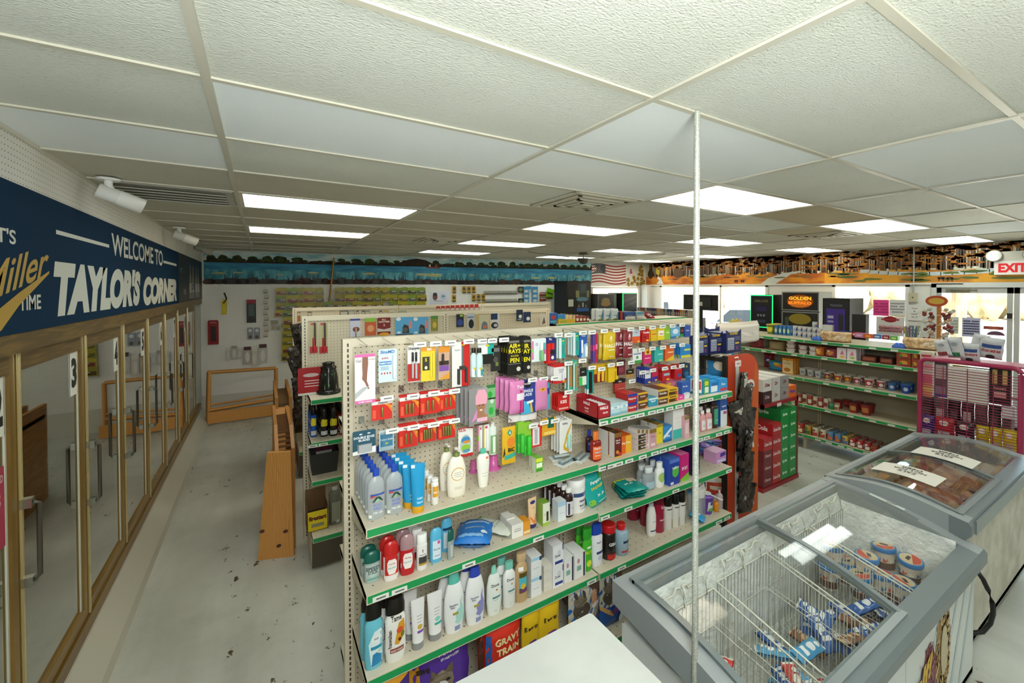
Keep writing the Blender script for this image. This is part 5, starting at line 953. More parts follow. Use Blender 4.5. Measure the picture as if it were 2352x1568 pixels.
# --- left bay second shelf
sp = [('r', -.42, .02, .42, .6, 'a9bcb8'), ('e', 0, .36, .36, .16, 'b9cfca'), ('t', 0, .40, .12, 'SPEED', '3a3f3c'), ('t', 0, .28, .12, 'STICK', '3a3f3c', .6), ('r', -.35, .1, .35, .16, '6fa698')]
stand(bot('deodorant_stick', 'stick', ('9aa5a3', .35), ('0d5a4e', .3), sp, capkind='dome'), (838, 876, 1338, 1268), zB, 'grey deodorant stick with dark green cap at the left end of the shelf', 'deodorant', 2, (-.006, .05, 0), dr=.5)
os_ = lambda c1, c2: [('p', [(-.45, .2), (.45, .5), (.45, .62), (-.45, .32)], '6cc0b8'), ('p', [(-.3, .3), (-.2, .18), (.2, .18), (.32, .3), (.32, .48), (.2, .56), (-.2, .56), (-.3, .48)], 'efe9e4'), ('t', 0, .42, .045, 'Old Ship', 'b05050', .5), ('t', 0, .32, .04, 'PURE SPORT', '6cb8b0', .5)]
stand(bot('deodorant_stick', 'stick', ('e9e4e2', .3), ('c01d1d', .25), [('r', -.44, .16, .44, .66, 'c4201e')]+os_(0, 0), capkind='dome'), (883, 918.5, 1333.8, 1246), zB, 'white footed red deodorant stick with a red cap', 'deodorant', 2, (-.004, .05, 0), dr=.5)
stand(bot('deodorant_stick', 'stick', ('b8161c', .3), ('c09aa0', .15, 0., 0., .3), os_(0, 0), capkind='dome'), (921, 955, 1321, 1230), zB, 'red deodorant stick with a smoky clear cap', 'deodorant', 2, (-.005, .05, 0), dr=.5, rz=-.1)
stand(bot('deodorant_bottle', 'tallcan', 'efefec', 'f4f4f2', [('r', -.35, .2, .4, .38, '3a3a3a'), ('r', -.35, .14, .4, .2, 'b8902c'), ('t', 0, .5, .09, '1', '4a3a2a', .3), ('r', -.3, .42, .3, .45, 'b0aca4')]), (959, 984, 1309, 1228), zB, 'white roll-on bottle with a black and gold label', 'deodorant', 3, (-.006, .05, 0), dr=.65)
sec = [('r', -.33, .12, .33, .66, 'd4e3ee'), ('e', .15, .6, .12, .05, 'd9589a'), ('t', 0, .38, .06, 'Secret', '5a7aa0', .6), ('r', -.2, .2, .25, .225, '8a9aac')]
stand(bot('deodorant_stick', 'stick', ('5cb4dc', .3), ('5ab8e0', .3), sec, capkind='dome'), (990, 1018, 1292, 1215), zB, 'light blue deodorant with a pink flower label, nearer one', 'deodorant', dr=.5)
stand(bot('deodorant_stick', 'stick', ('5cb4dc', .3), ('5ab8e0', .3), [('r', -.33, .12, .33, .6, 'd4e3ee'), ('r', -.4, .66, .45, .74, '1d3a5c')], capkind='dome'), (1015.7, 1041, 1267, 1192), zB, 'light blue deodorant with a navy stripe, behind', 'deodorant', dr=.5)
stand(bot('deodorant_stick', 'stick', ('98a3a2', .35), ('0d5a4e', .3), [('r', -.3, .1, .1, .5, 'b9c4c2')], capkind='dome'), (1028, 1046.4, 1285, 1217), zB, 'slim grey deodorant with dark green cap beside the blue wipes', 'deodorant', dr=.5, rz=.5)
def lay_bag(name, w, l, d, c, it, cx, cy, z, rz, label, cat, tilt=0.):
    o = mk_bag(name, w, l, d, c, it, pucker=1.); p = PZ(cx, cy, z); o.rotation_euler = (math.radians(-90)+tilt, 0, rz)
    R_ = o.rotation_euler.to_matrix(); c0 = R_ @ Vector((0, 0, l/2)); o.location = (p.x-c0.x, p.y-c0.y, z+d/2+.004-c0.z+abs(math.sin(tilt))*l/2); setlab(o, label, cat); return o
lay_bag('wipes_pack', .17, .19, .06, ('2f7fd4', .25), [('p', [(-.45, .4), (.45, .5), (.45, .56), (-.45, .46)], '8aa8c8'), ('p', [(-.4, .66), (.4, .74), (.4, .8), (-.4, .72)], '9db4cc'), ('e', .3, .3, .1, .06, 'e4eef4'), ('r', -.4, .1, .3, .18, '7fb0dc')], 1090, 1240, zB, -.55, 'crumpled blue pack of wipes lying on the second shelf', 'wipes')
lay_bag('wipes_pack', .12, .22, .03, ('e3e7da', .3), [('p', [(-.5, .78), (.5, .9), (.5, 1), (-.5, .92)], '8cbc4a'), ('e', .1, .15, .2, .06, '9cc85a'), ('r', -.35, .4, .3, .42, 'a9b09c'), ('r', -.35, .5, .3, .52, 'a9b09c')], 1135, 1217, zB, .62, 'flat white pack of wipes with green leaves beside the blue pack', 'wipes')
ob = bx('ointment_box', 'e9e7e0', [('r', -.3, .6, .3, .64, '8a8a86'), ('r', -.3, .45, .3, .5, '8a8a86')], 'dcdad2')
stand(ob, (1176, 1202, 1233.5, 1203), zB, 'front white ointment box with an orange box against it', 'ointment box', dr=1.6); stand(ob, (1164, 1182, 1222, 1190), zB, 'white ointment box behind, at the left of the orange box', 'ointment box', dr=1.6)
stand(bx('ointment_box', 'e39a2e', [('r', -.5, .1, .5, .3, 'f0d8a8')]), (1203, 1218, 1227, 1197), zB, 'orange ended ointment box beside the squeeze tube', 'ointment box', dr=1.6)
stand(lambda w, h, d: mk_squeeze('lotion_tube', w, h, ('e9c79c', .35), ('2a2f6e', .35), [('e', 0, .85, .3, .06, '2a3a7c'), ('p', [(-.1, .16), (.1, .16), (.35, .45), (.2, .45), (0, .25), (-.3, .4), (-.38, .36)], 'e0803a'), ('r', -.15, .66, .2, .68, 'b08858')]), (1216, 1238, 1213, 1146), zB, 'peach squeeze tube standing on a navy cap', 'lotion tube', rz=.15)
stand(bx('medicine_box', 'dfe6cf', [('r', -.5, 0, .5, .15, 'a4c24a'), ('r', .0, .2, .3, .62, '3a2a22'), ('r', -.4, .5, -.05, .52, '9aa08c')], '9cc05a', '7fae3c'), (1247, 1263, 1207, 1155), zB, 'green and white drop box right of the squeeze tube', 'medicine box', dr=1.3)
stand(bx('medicine_box', 'dfe6ea', [('r', -.5, .75, .5, 1, 'a9c8de'), ('r', -.3, .4, .3, .42, 'b9b9b9')], 'dce4ea'), (1282, 1300, 1196, 1151), zB, 'pale blue topped white box among the brown bottles', 'medicine box', dr=1.1)
vm = bot('brown_bottle', 'bottle', ('33201c', .15), 'f0f0ee', [('r', -.42, .08, .42, .56, 'd9d6e0'), ('r', -.3, .1, -.1, .5, '3a3a42'), ('r', .1, .3, .35, .32, '7a7a90')], capw=.62)
for k in range(6): stand(vm, (1302-10.2*k, 1320.5-10.2*k, 1188-6.6*k, 1123-6.8*k), zB, ['front one, beside the white jar', 'second from the front', 'third from the front', 'fourth from the front', 'fifth from the front', 'rearmost one'][k]+' of the small brown bottles with white caps', 'medicine bottle', dr=.8, group='brown bottles on the second shelf')
stand(bot('ointment_jar', 'jar', 'eeeeec', 'f3f3f1', [('r', -.5, .5, .5, .62, '34507c'), ('e', .25, .56, .1, .05, '8a9cc0'), ('r', -.1, .34, .4, .4, '7a6a90'), ('t', .1, .2, .06, 'MG217', '5a5a6a', .6), ('r', -.05, .12, .4, .14, '8a8a92')], capw=1.0), (1317, 1353, 1178, 1104), zB, 'big white jar with a slate blue band', 'jar', dr=.95)
# --- right bay third shelf
o = stand(lambda w, h, d: mk_bag('diaper_pack', w, h, d, ('1fa8a2', .25), [('e', -.32, .2, .12, .1, '8cc43c'), ('t', 0, .68, .12, 'Pampers', 'e4f0ea', .7), ('t', 0, .55, .08, 'SWADDLERS', 'd8c83a', .6), ('t', .08, .32, .07, '24 - 28', 'e4f0ea', .5), ('e', .3, .84, .14, .08, '6cb83c'), ('r', -.1, .18, .35, .2, 'a8dcd4')], None, 1.), (1356, 1404, 1165, 1085), s2, 'large turquoise pack of baby wipes leaning on the shelf joint', 'diaper pack', dr=.4, rz=.1)
o.rotation_euler = (-.15, -.16, .12)
for k in range(3): lay_bag('baby_wipes_pack', .15, .17, .022, ('1b9f97', .25), [('p', [(-.5, .8), (.5, .85), (.5, 1), (-.5, .95)], 'd9d23c'), ('r', .0, .6, .45, .9, 'd5bfae'), ('t', -.1, .42, .1, 'baby dry', 'd9efea', .7)], 1442+k*3, 1120+(2-k)*6, s2+k*.026, -.35+.1*k, ['bottom', 'middle', 'top'][k]+' one of three flat turquoise wipes packs', 'wipes')
pump = bot('baby_wash_bottle', 'body', 'clearp', ('dfe4e6', .3), [('r', -.4, .1, .4, .4, 'a9c0d0')])
for k, bxx in enumerate(((1486, 1511, 1127, 1076), (1471, 1492, 1118, 1070), (1497, 1513, 1110, 1059), (1470, 1486, 1098, 1050), (1486, 1501, 1094, 1050))):
    stand(pump, bxx, s2, 'clear rounded baby wash bottle, '+['front right of its cluster', 'front left of its cluster', 'behind, next to the green label bottle', 'rear left of its cluster', 'rear middle of its cluster'][k], 'bottle', dr=.7)
stand(bot('baby_lotion_bottle', 'body', 'eef0ec', 'f2f3ef', [('e', 0, .42, .36, .2, 'a8cc6a')]), (1512, 1531, 1120, 1064), s2, 'white bottle with a light green label before the blue box', 'bottle', dr=.7)
tam = bx('tampon_box', '2440a0', [('e', .1, .5, .34, .22, '58b848'), ('r', -.5, .86, .5, 1, '5a7ad0'), ('t', .1, .6, .09, 'TAMPAX', 'e9eef4', .7), ('r', -.4, .03, -.1, .13, 'e4e6ea')], '2f56b8', '4a72cc')
stand(tam, (1538, 1560.5, 1113, 1054), s2, 'royal blue box with a green oval, front of two', 'hygiene box', 2, (-.01, .07, 0), dr=1.)
stand(bx('pad_box', 'cc1f78', [('p', [(-.5, 0), (.5, 0), (.5, .3), (-.5, .1)], '7cc43c'), ('t', 0, .42, .12, 'SPORT', 'f0e4ec', .7)], 'e23c90', 'e878b0'), (1563, 1582, 1104, 1043), s2, 'hot pink box with a green foot, left of the pole', 'hygiene box', 2, (-.01, .07, 0), dr=1.)
stand(bx('pad_box', '1c1940', [('e', .1, .6, .3, .1, 'd9dce8'), ('r', .1, .03, .4, .18, 'c9c9d2'), ('t', -.1, .3, .1, 'Kotex', 'b9b4cc', .6)], '2a2450', '3a3464'), (1592, 1606.7, 1090.5, 1026), s2, 'dark navy box just right of the pole', 'hygiene box', 2, dr=.9)
stand(bx('pad_box', '1f1c4c', [('t', 0, .4, .2, 'Infinity', 'b9b4d4', .8)], '2a2450', '4a3a7c'), (1511, 1540, 1066, 1036), s2, 'dark violet box at the back of the shelf above the clear bottles', 'hygiene box', dr=.5)
for k in range(6): lay_bag('liner_pack', .1, .12, .03, (['7a5cb4', '5a9cd0', '8a6cc0'][k % 3], .3), [('r', -.3, .3, .3, .5, 'd4d4e8')], 1600+k*9, 1042-k*3, s2+.012*(k % 3), .5*k, 'purple and blue liner pack in the heap right of the pole', 'hygiene pack', .35).__setitem__('group', 'heaped liner packs right of the pole')
stand(bx('pad_box', 'c98cc4', [('p', [(-.1, .5), (.45, .6), (.4, .9), (-.1, .85)], '4a3a9c'), ('r', -.4, .1, .4, .3, 'c4d4ec')], 'd8a4d0', 'dcb0d8'), (1645, 1668, 1062, 1037), s2, 'small pink and lilac box at the shelf end near the orange rack', 'hygiene box', dr=.9)
# --- left bay, lowest full shelf
wash = [('p', [(-.18, .04), (.42, .08), (.44, .55), (.34, .6), (0, .58), (-.3, .4)], 'dfeef0'), ('e', .1, .47, .28, .06, 'e9f0f0'), ('t', .1, .45, .03, 'Soft', '3a5a6a', .4), ('r', -.2, .31, .4, .36, '2c93b0'), ('p', [(-.18, .05), (.38, .08), (.38, .2), (.1, .26), (-.1, .24)], '2684b8'), ('e', .25, .27, .08, .03, 'c4d8c0')]
stand(bot('body_wash_bottle', 'body', ('6cc0d4', .25), ('16140f', .3), wash, capkind='slope', capw=.86), (839, 883, 1538, 1388), zC, 'aqua body wash bottle with a black cap', 'body wash', 2, (-.006, .06, 0), dr=.5)
tame = [('t', 0, .66, .08, 'Tame', '2a2420', .5), ('p', [(-.1, .3), (-.1, .3), (.1, .62), (.36, .66), (.42, .5), (.3, .36), (.1, .28)], 'd99a2c'), ('e', .16, .5, .16, .05, 'd8542c'), ('e', .3, .42, .1, .05, '6a7a2c'), ('e', .15, .36, .08, .03, '5a2a18'), ('r', -.3, .17, .34, .24, '8a3c28'), ('t', .02, .185, .032, 'BODY WASH', 'efe4dc', .55)]
def tm(w, h, d):
    o = mk_bottle('body_wash_bottle', 'body', w, h, d, ('ecebe4', .25), ('16130f', .3), tame, capkind='slope', capw=.9); m = MB(); vs, fs, ww = text_geo('hawaiian', .02, 0); s_ = .075*h/1.25
    m.add([(-.22*w-b*s_, -d/2*.93-.002, .27*h+a*s_) for a, b in vs], fs, '4a3a2c'); m.build('lettering', o); return o
stand(tm, (887, 936, 1521, 1377), zC, 'white body wash bottle with tropical fruit and a black cap', 'body wash', 2, (-.008, .06, 0), dr=.5)
def crt(c2, t2): return lambda w, h, d: mk_squeeze('conditioner_tube', w, h, ('e8e7e6', .3), ('8a8d8c', .35), [('r', -.1, .33, .42, .38, c2), ('e', .1, .45, .18, .05, t2), ('r', -.1, .66, .25, .675, 'a9a9ac'), ('r', -.1, .6, .25, .615, 'a9a9ac'), ('r', -.1, .54, .2, .555, 'a9a9ac')])
stand(crt('7a4cb0', 'c9a83c'), (947, 979.5, 1493, 1381), zC, 'white conditioner tube with a purple strip on a grey cap', 'conditioner', 2, (-.012, .07, 0)); stand(crt('2fb09c', '8cd0c0'), (985.4, 1021.8, 1472, 1366), zC, 'white conditioner tube with a teal strip on a grey cap', 'conditioner')
big = lambda c1, c2: [('p', [(-.05, .2), (.15, .14), (.38, .2), (.42, .36), (.3, .5), (.34, .62), (.22, .52), (.2, .4), (.1, .3)], c1), ('e', .18, .32, .2, .1, c1), ('t', -.1, .48, .035, 'Sensitive', '5a6a80', .4), ('t', -.15, .44, .035, 'Skin', '5a6a80', .3), ('r', -.15, .33, .12, .37, 'a89a3c'), ('r', -.05, .05, .22, .13, '8890b8')]
stand(bot('body_lotion_bottle', 'shampoo', ('eceded', .25), ('62c4b4', .3), big('a8d8d0', 0), capkind='slope', capw=.56), (1024, 1071, 1455, 1321), zC, 'big white body wash bottle with a mint cap', 'body wash', 2, (-.012, .06, 0), dr=.5)
stand(bot('body_lotion_bottle', 'shampoo', ('eceded', .25), ('2f49b4', .3), big('8e8ec8', 0), capkind='slope', capw=.56), (1073.4, 1118, 1435, 1306), zC, 'big white body wash bottle with a royal blue cap', 'body wash', 2, (-.012, .06, 0), dr=.5)
dv = [('t', 0, .6, .06, 'Dove', '4a5054', .55), ('e', .08, .53, .07, .02, 'b98a3c'), ('r', -.2, .36, .32, .4, '5a8c8c'), ('r', -.15, .32, .2, .33, 'a0a8a8'), ('e', 0, .1, .12, .03, 'd0d4d4')]
stand(bot('shampoo_bottle', 'shampoo', ('e6ece6', .25), ('8ed8c4', .3), dv, capkind='slope', capw=.34), (1121.5, 1156, 1413, 1304), zC, 'pale oval shampoo bottle with a small mint tip', 'shampoo', dr=.5)
stand(bot('shampoo_bottle', 'bottle', ('e8ebe8', .25), ('7cc8b8', .3), dv, capw=.62), (1159, 1188, 1395, 1293), zC, 'white shampoo bottle with a flat mint cap', 'shampoo', 2, (-.016, .05, 0), dr=.55)
stand(bot('lotion_bottle', 'bottle', ('c2a274', .3), ('c9ac84', .3), [('r', -.3, .2, .35, .62, '5a4a1c'), ('r', -.3, .3, .3, .52, '4fb0c0'), ('e', 0, .34, .2, .06, 'd8b83c'), ('r', -.2, .22, .34, .28, '6a3a80'), ('r', -.35, .66, .0, .74, 'f1f0ec')], capw=.78), (1188, 1216, 1383, 1273), zC, 'tan gold lotion bottle with a blue and yellow label', 'lotion bottle', dr=.6)
stack(bx('soap_box', 'e8eaea', [('r', -.5, .8, .4, .95, '9fd0e4'), ('r', .3, .75, .5, .95, '2a3f6c'), ('r', -.3, .4, .3, .43, 'b4bcc0')], 'dfe2e2'), (1220, 1244, 1369, 1277), zC, 'white and pale blue soap boxes beside the tan bottle', 'soap box', 2, 1.2)
stack(bx('soap_bar', 'ddd9cc', [('r', -.3, .3, .3, .34, 'b5b0a0')], 'd5d1c4'), (1249, 1268, 1355, 1297), zC, 'small cream soap bars', 'soap bar', 3, 1.3)
so = bx('soap_box', 'e7e8ea', [('r', -.3, .1, .45, .24, '2e3f8c'), ('e', .1, .6, .18, .16, 'd0d4da'), ('t', -.05, .42, .14, 'Dove', '5a6068', .5), ('r', .42, .7, .5, 1, '2e3060')], 'dfe0e2')
stack(so, (1270, 1294, 1347, 1251), zC, 'white soap boxes with navy bands', 'soap box', 2, 1.3)
s2_ = bx('soap_box', 'e4e5e3', [('r', .28, 0, .45, 1, '3a3450'), ('e', -.15, .7, .12, .1, 'c08c94'), ('r', -.3, .3, .1, .5, '7fae98')], 'e0e1df', 'e9eae8')
stand(s2_, (1296, 1318.5, 1336, 1281), zC, 'white soap box with a dark stripe, left one of the pair', 'soap box', dr=1.5); stand(s2_, (1320, 1345, 1325, 1270), zC, 'white soap box with a dark stripe, right one of the pair', 'soap box', dr=1.5)
# --- right bay, lowest full shelf
grn = bot('shampoo_bottle', 'body', ('45b02c', .25), ('2f9c2c', .3), [('t', 0, .42, .07, 'FRUCTIS', 'd9e63c', .6), ('e', 0, .2, .25, .08, 'c9dc3a'), ('r', -.2, .55, .2, .6, 'e8f0e0')], capw=.9)
stand(grn, (1343, 1364, 1313, 1216), s3, 'bright green shampoo bottle, front of two', 'shampoo', dr=.6); stand(grn, (1327, 1347, 1294, 1208), s3, 'bright green shampoo bottle, standing behind the front one', 'shampoo', dr=.6)
stand(bot('shampoo_bottle', 'body', ('e9eaee', .25), ('1f46a8', .25), [('r', -.2, .3, .4, .36, '2a3f7c'), ('t', 0, .55, .05, 'head', '5a6a90', .4), ('e', .1, .2, .2, .06, 'b9c8dc')], capkind='slope', capw=.95), (1363.5, 1389, 1301, 1205), s3, 'white shampoo bottle with a slanted blue cap', 'shampoo', dr=.55)
stand(bot('shave_foam_can', 'can', ('1b1512', .3), ('c41a1c', .25), [('r', -.5, 0, .5, .16, 'b8241c'), ('t', .1, .42, .1, 'Gillette', 'e4e4e4', .8), ('r', -.5, .16, .5, .2, '7a1c18')], capw=.98), (1396, 1421, 1286, 1209), s3, 'black and red shaving foam can with a red cap', 'shaving foam', dr=1.)
stand(bot('shave_gel_can', 'can', ('93aebd', .3), ('cc2222', .3), [('r', -.2, .42, .45, .5, '24344a'), ('r', -.3, .12, .4, .18, 'b83434')], capw=.56), (1425, 1451, 1276, 1208), s3, 'grey blue spray can with a small red cap', 'shaving gel', dr=1.)
stand(bot('hairspray_can', 'tallcan', ('9c1838', .2), ('2a1018', .3), [('r', -.1, .4, .2, .44, 'd8a8b4')], capw=.92), (1454, 1475, 1195, 1140), s3, 'short burgundy can on its own at the back', 'hairspray', dr=1.)
stand(bot('hairspray_can', 'tallcan', ('9c1838', .2), ('7a1028', .3), (), capkind='dome'), (1481, 1496, 1208, 1130), s3, 'tall burgundy hairspray can behind the white pump bottle', 'hairspray', dr=1.)
stand(bot('hair_lotion_bottle', 'lotion', 'eceae6', 'b9cad6', [('r', -.35, .14, .35, .18, '3a4a6a'), ('r', -.2, .4, .2, .42, 'a8b8a8')], capw=.5), (1494, 1512, 1232, 1150), s3, 'slim white bottle with a pale blue nozzle', 'hair lotion', dr=.8)
stand(bot('hairspray_can', 'tallcan', ('9c1838', .2), ('6a1024', .3), [('t', .15, .6, .07, 'Suave', 'e4ccd4', .6), ('t', .1, .3, .05, 'max hold', 'e4ccd4', .7)], capkind='dome'), (1512.5, 1531.5, 1223, 1132), s3, 'tall burgundy hairspray can in front', 'hairspray', dr=1.)
bw = bot('hairspray_can', 'tallcan', ('e6e4de', .25), ('15130f', .3), [('r', -.5, .6, .5, .63, '15130f'), ('r', .1, .04, .3, .3, '8a7a2c')], capw=.94)
for k, b_ in enumerate(((1533, 1549.5, 1216, 1141), (1551, 1564.5, 1211, 1136), (1565.5, 1579, 1205, 1132))): stand(bw, b_, s3, ['left', 'middle', 'right'][k]+' one of three white hairspray cans with black caps', 'hairspray', 2, dr=1.)
stand(bot('sippy_cup', 'cup', 'clearp', ('5aa0c0', .3)), (1590, 1604, 1180, 1130), s3, 'clear cup with a blue lid immediately right of the pole', 'cup', dr=1.)
lay_bag('toy_pack', .08, .1, .025, '2f9cd4', [('e', .1, .5, .2, .15, 'd9ecf4')], 1602, 1196, s3, .5, 'bright blue flat pack right of the pole', 'packet', .3)
stand(bot('sippy_cup', 'tallcan', 'clearp', ('dcd8d4', .3)), (1607, 1628, 1189, 1125), s3, 'tall clear drinking cup with a paper tag', 'cup', dr=1.)
stand(bx('paper_tag', 'e8e6e4', [('e', 0, .7, .2, .12, '4a3444'), ('r', -.3, .1, .3, .2, 'd88a90')]), (1609, 1623, 1140, 1112), s3+.13, 'white cardboard tag on top of the tall clear cup', 'tag', dr=.1).rotation_euler = (0, -.3, 0)
stand(bot('sippy_cup', 'cup', ('6a3f9c', .25), ('7a4fae', .25), [('r', -.3, .2, .3, .7, 'd9d6de'), ('e', 0, .6, .16, .1, '5a3a8c'), ('r', -.25, .2, .25, .35, '5ab03c')], capkind='pump'), (1627, 1646, 1183, 1140), s3, 'purple toddler cup with a spout', 'cup', dr=1.)
stand(bot('oil_bottle', 'bottle', ('d98a1c', .15), 'd98a2c'), (1646, 1654, 1176, 1150), s3, 'small amber oil bottle', 'bottle', dr=1.)
stand(bot('oil_bottle', 'bottle', ('e0d0d4', .1, 0., 0., .5), 'e8c8cc'), (1653, 1664, 1169, 1128), s3, 'clear bottle with a pale pink cap at the shelf end', 'bottle', dr=.8)
# --- pet food on the base deck
def bagon(bx_, label, cat, name, c, it, dr=.3, rz=0., n=1, crimp=None, z=ZD, Y=None, side=None, dy=.1):
    x0, x1, yb_, yt = bx_; Y = Y or 1.86; a, b = PY(x0, yt, Y), PY(x1, yt, Y); h = min(a.z-z, zC-z-.05); w = b.x-a.x; o = mk_bag(name, w, h, w*dr, c, it, crimp, 1., side); o.location = ((a.x+b.x)/2, Y+w*dr/2, z); o.rotation_euler = (0, 0, rz); row(o, label, cat, n, (0, dy, 0), label+' group' if n > 1 else None); return o
bagon((1120, 1200, 0, 1432), 'red and orange dog food bag with big cream lettering', 'pet food', 'dog_food_bag', ('d0301c', .3), [('r', -.5, .1, -.36, .9, '2a5ca8'), ('t', .08, .72, .11, 'GRAVY', 'e8d8a0', .75), ('t', .08, .56, .11, 'TRAIN', 'e8d8a0', .75), ('p', [(.1, .0), (.5, .1), (.5, .35), (.25, .3)], '6a3420'), ('e', .35, .32, .14, .08, '3a1c14')], n=1, rz=.0)
bagon((1100, 1122, 0, 1440), 'second red dog food bag leaning at the left of the first', 'pet food', 'dog_food_bag', ('c42a1c', .3), [('r', -.5, .1, -.1, .9, '4a2a20')], rz=.2, Y=1.9)
pig = [('t', 0, .7, .1, 'Beggin', '2a2414', .8), ('p', [(-.4, .3), (-.3, .45), (-.1, .55), (.25, .55), (.4, .42), (.38, .3), (.3, .25), (.3, .15), (.2, .25), (-.15, .22), (-.2, .12), (-.25, .24)], '6a2f8c'), ('t', .0, .43, .06, 'Original', 'efe6ee', .55), ('t', .0, .34, .06, 'with Bacon', 'efe6ee', .55)]
bagon((1201, 1240, 0, 1412), 'yellow dog treat bag with a purple pig shape, beside the red bag', 'pet food', 'dog_treat_bag', ('ddb61c', .3), pig); bagon((1241, 1287, 0, 1383), 'yellow dog treat bag with a purple pig shape, farther from the red bag', 'pet food', 'dog_treat_bag', ('ddb61c', .3), pig+[('e', -.4, .12, .12, .06, '1d1a18')])
tuft = lambda dx: [('r', -.5, .42, .5, 1, 'b7b2a2'), ('p', [(-.5, .4), (.0, .22), (.5, .46), (.5, .54), (0, .32), (-.5, .48)], 'c99c5c'), ('e', -.15, .62, .26, .15, '4a4036'), ('e', -.2, .8, .2, .1, '6a6050'), ('e', -.32, .9, .05, .05, '3a3028'), ('e', -.08, .9, .05, .05, '3a3028'), ('p', [(.1, 1), (.5, 1), (.5, .55), (.34, .62), (.3, .8)], '4a3626'), ('e', .25, .78, .13, .13, 'b88a6c'), ('r', .15, .6, .5, .68, 'd8d0c8')]
bagon((1312, 1380, 0, 1342), 'blue pet food bag picturing a woman and a cat, left of two', 'pet food', 'pet_food_bag', ('1f62a8', .3), tuft(0)+[('t', .25, .2, .08, 'CLEAN', 'e6ecf2', .4)]); bagon((1382, 1432, 0, 1318), 'blue pet food bag picturing a woman and a cat, right of two beside the freezer', 'pet food', 'pet_food_bag', ('1f4f98', .3), tuft(0)+[('e', .1, .34, .2, .07, '5a2f7c'), ('e', .4, .14, .2, .1, 'd9dfe6')])
cat_ = [('p', [(-.48, 0), (-.3, 0), (-.36, .95), (-.48, .95)], 'd9981c'), ('e', 0, .42, .2, .2, '8a7a68'), ('p', [(-.2, .5), (-.17, .68), (-.06, .58)], '6a5c4c'), ('p', [(.2, .52), (.17, .7), (.04, .6)], '6a5c4c'), ('e', 0, .34, .11, .13, 'e6e2dc'), ('e', -.09, .44, .035, .025, '1a1814'), ('e', .1, .46, .035, .025, '1a1814'), ('p', [(-.02, .39), (.03, .39), (.005, .36)], 'c98a84'), ('p', [(-.4, .3), (-.15, .5), (-.2, .3)], '1c1d18'), ('t', .12, .86, .05, 'UNSCENTED', 'e6e2ee', .5), ('t', .12, .79, .04, 'GUARANTEE', 'e6e2ee', .5), ('t', -.3, .7, .08, 'save', '2a1c10', .2)]
bagon((940, 1082, 0, 1490), 'purple and yellow cat litter bag picturing a grey and white kitten', 'cat litter', 'cat_litter_bag', ('5a38a0', .35), cat_, dr=.25, Y=1.92, side='d9981c')
bagon((870, 938, 0, 1556), 'purple and yellow bag at the far left of the base deck', 'cat litter', 'cat_litter_bag', ('4a2f80', .35), [('p', [(-.5, .8), (.5, .95), (.5, 1), (-.5, 1)], 'd9981c')], Y=1.86)
for k, (a, yv) in enumerate(((1470, 1.86), (1500, 1.92))): 
    p = PY(a, 1290, yv); o = mk_bottle('cat_food_can', 'foodcan', .075, .1, .075, '8a8a86', '3a3a38', [('r', -.5, .2, .5, .8, '2a2a2c')], False); o.location = (p.x, yv, ZD); setlab(o, ['left', 'right'][k]+' dark tin on the base deck behind the freezer corner', 'tin')
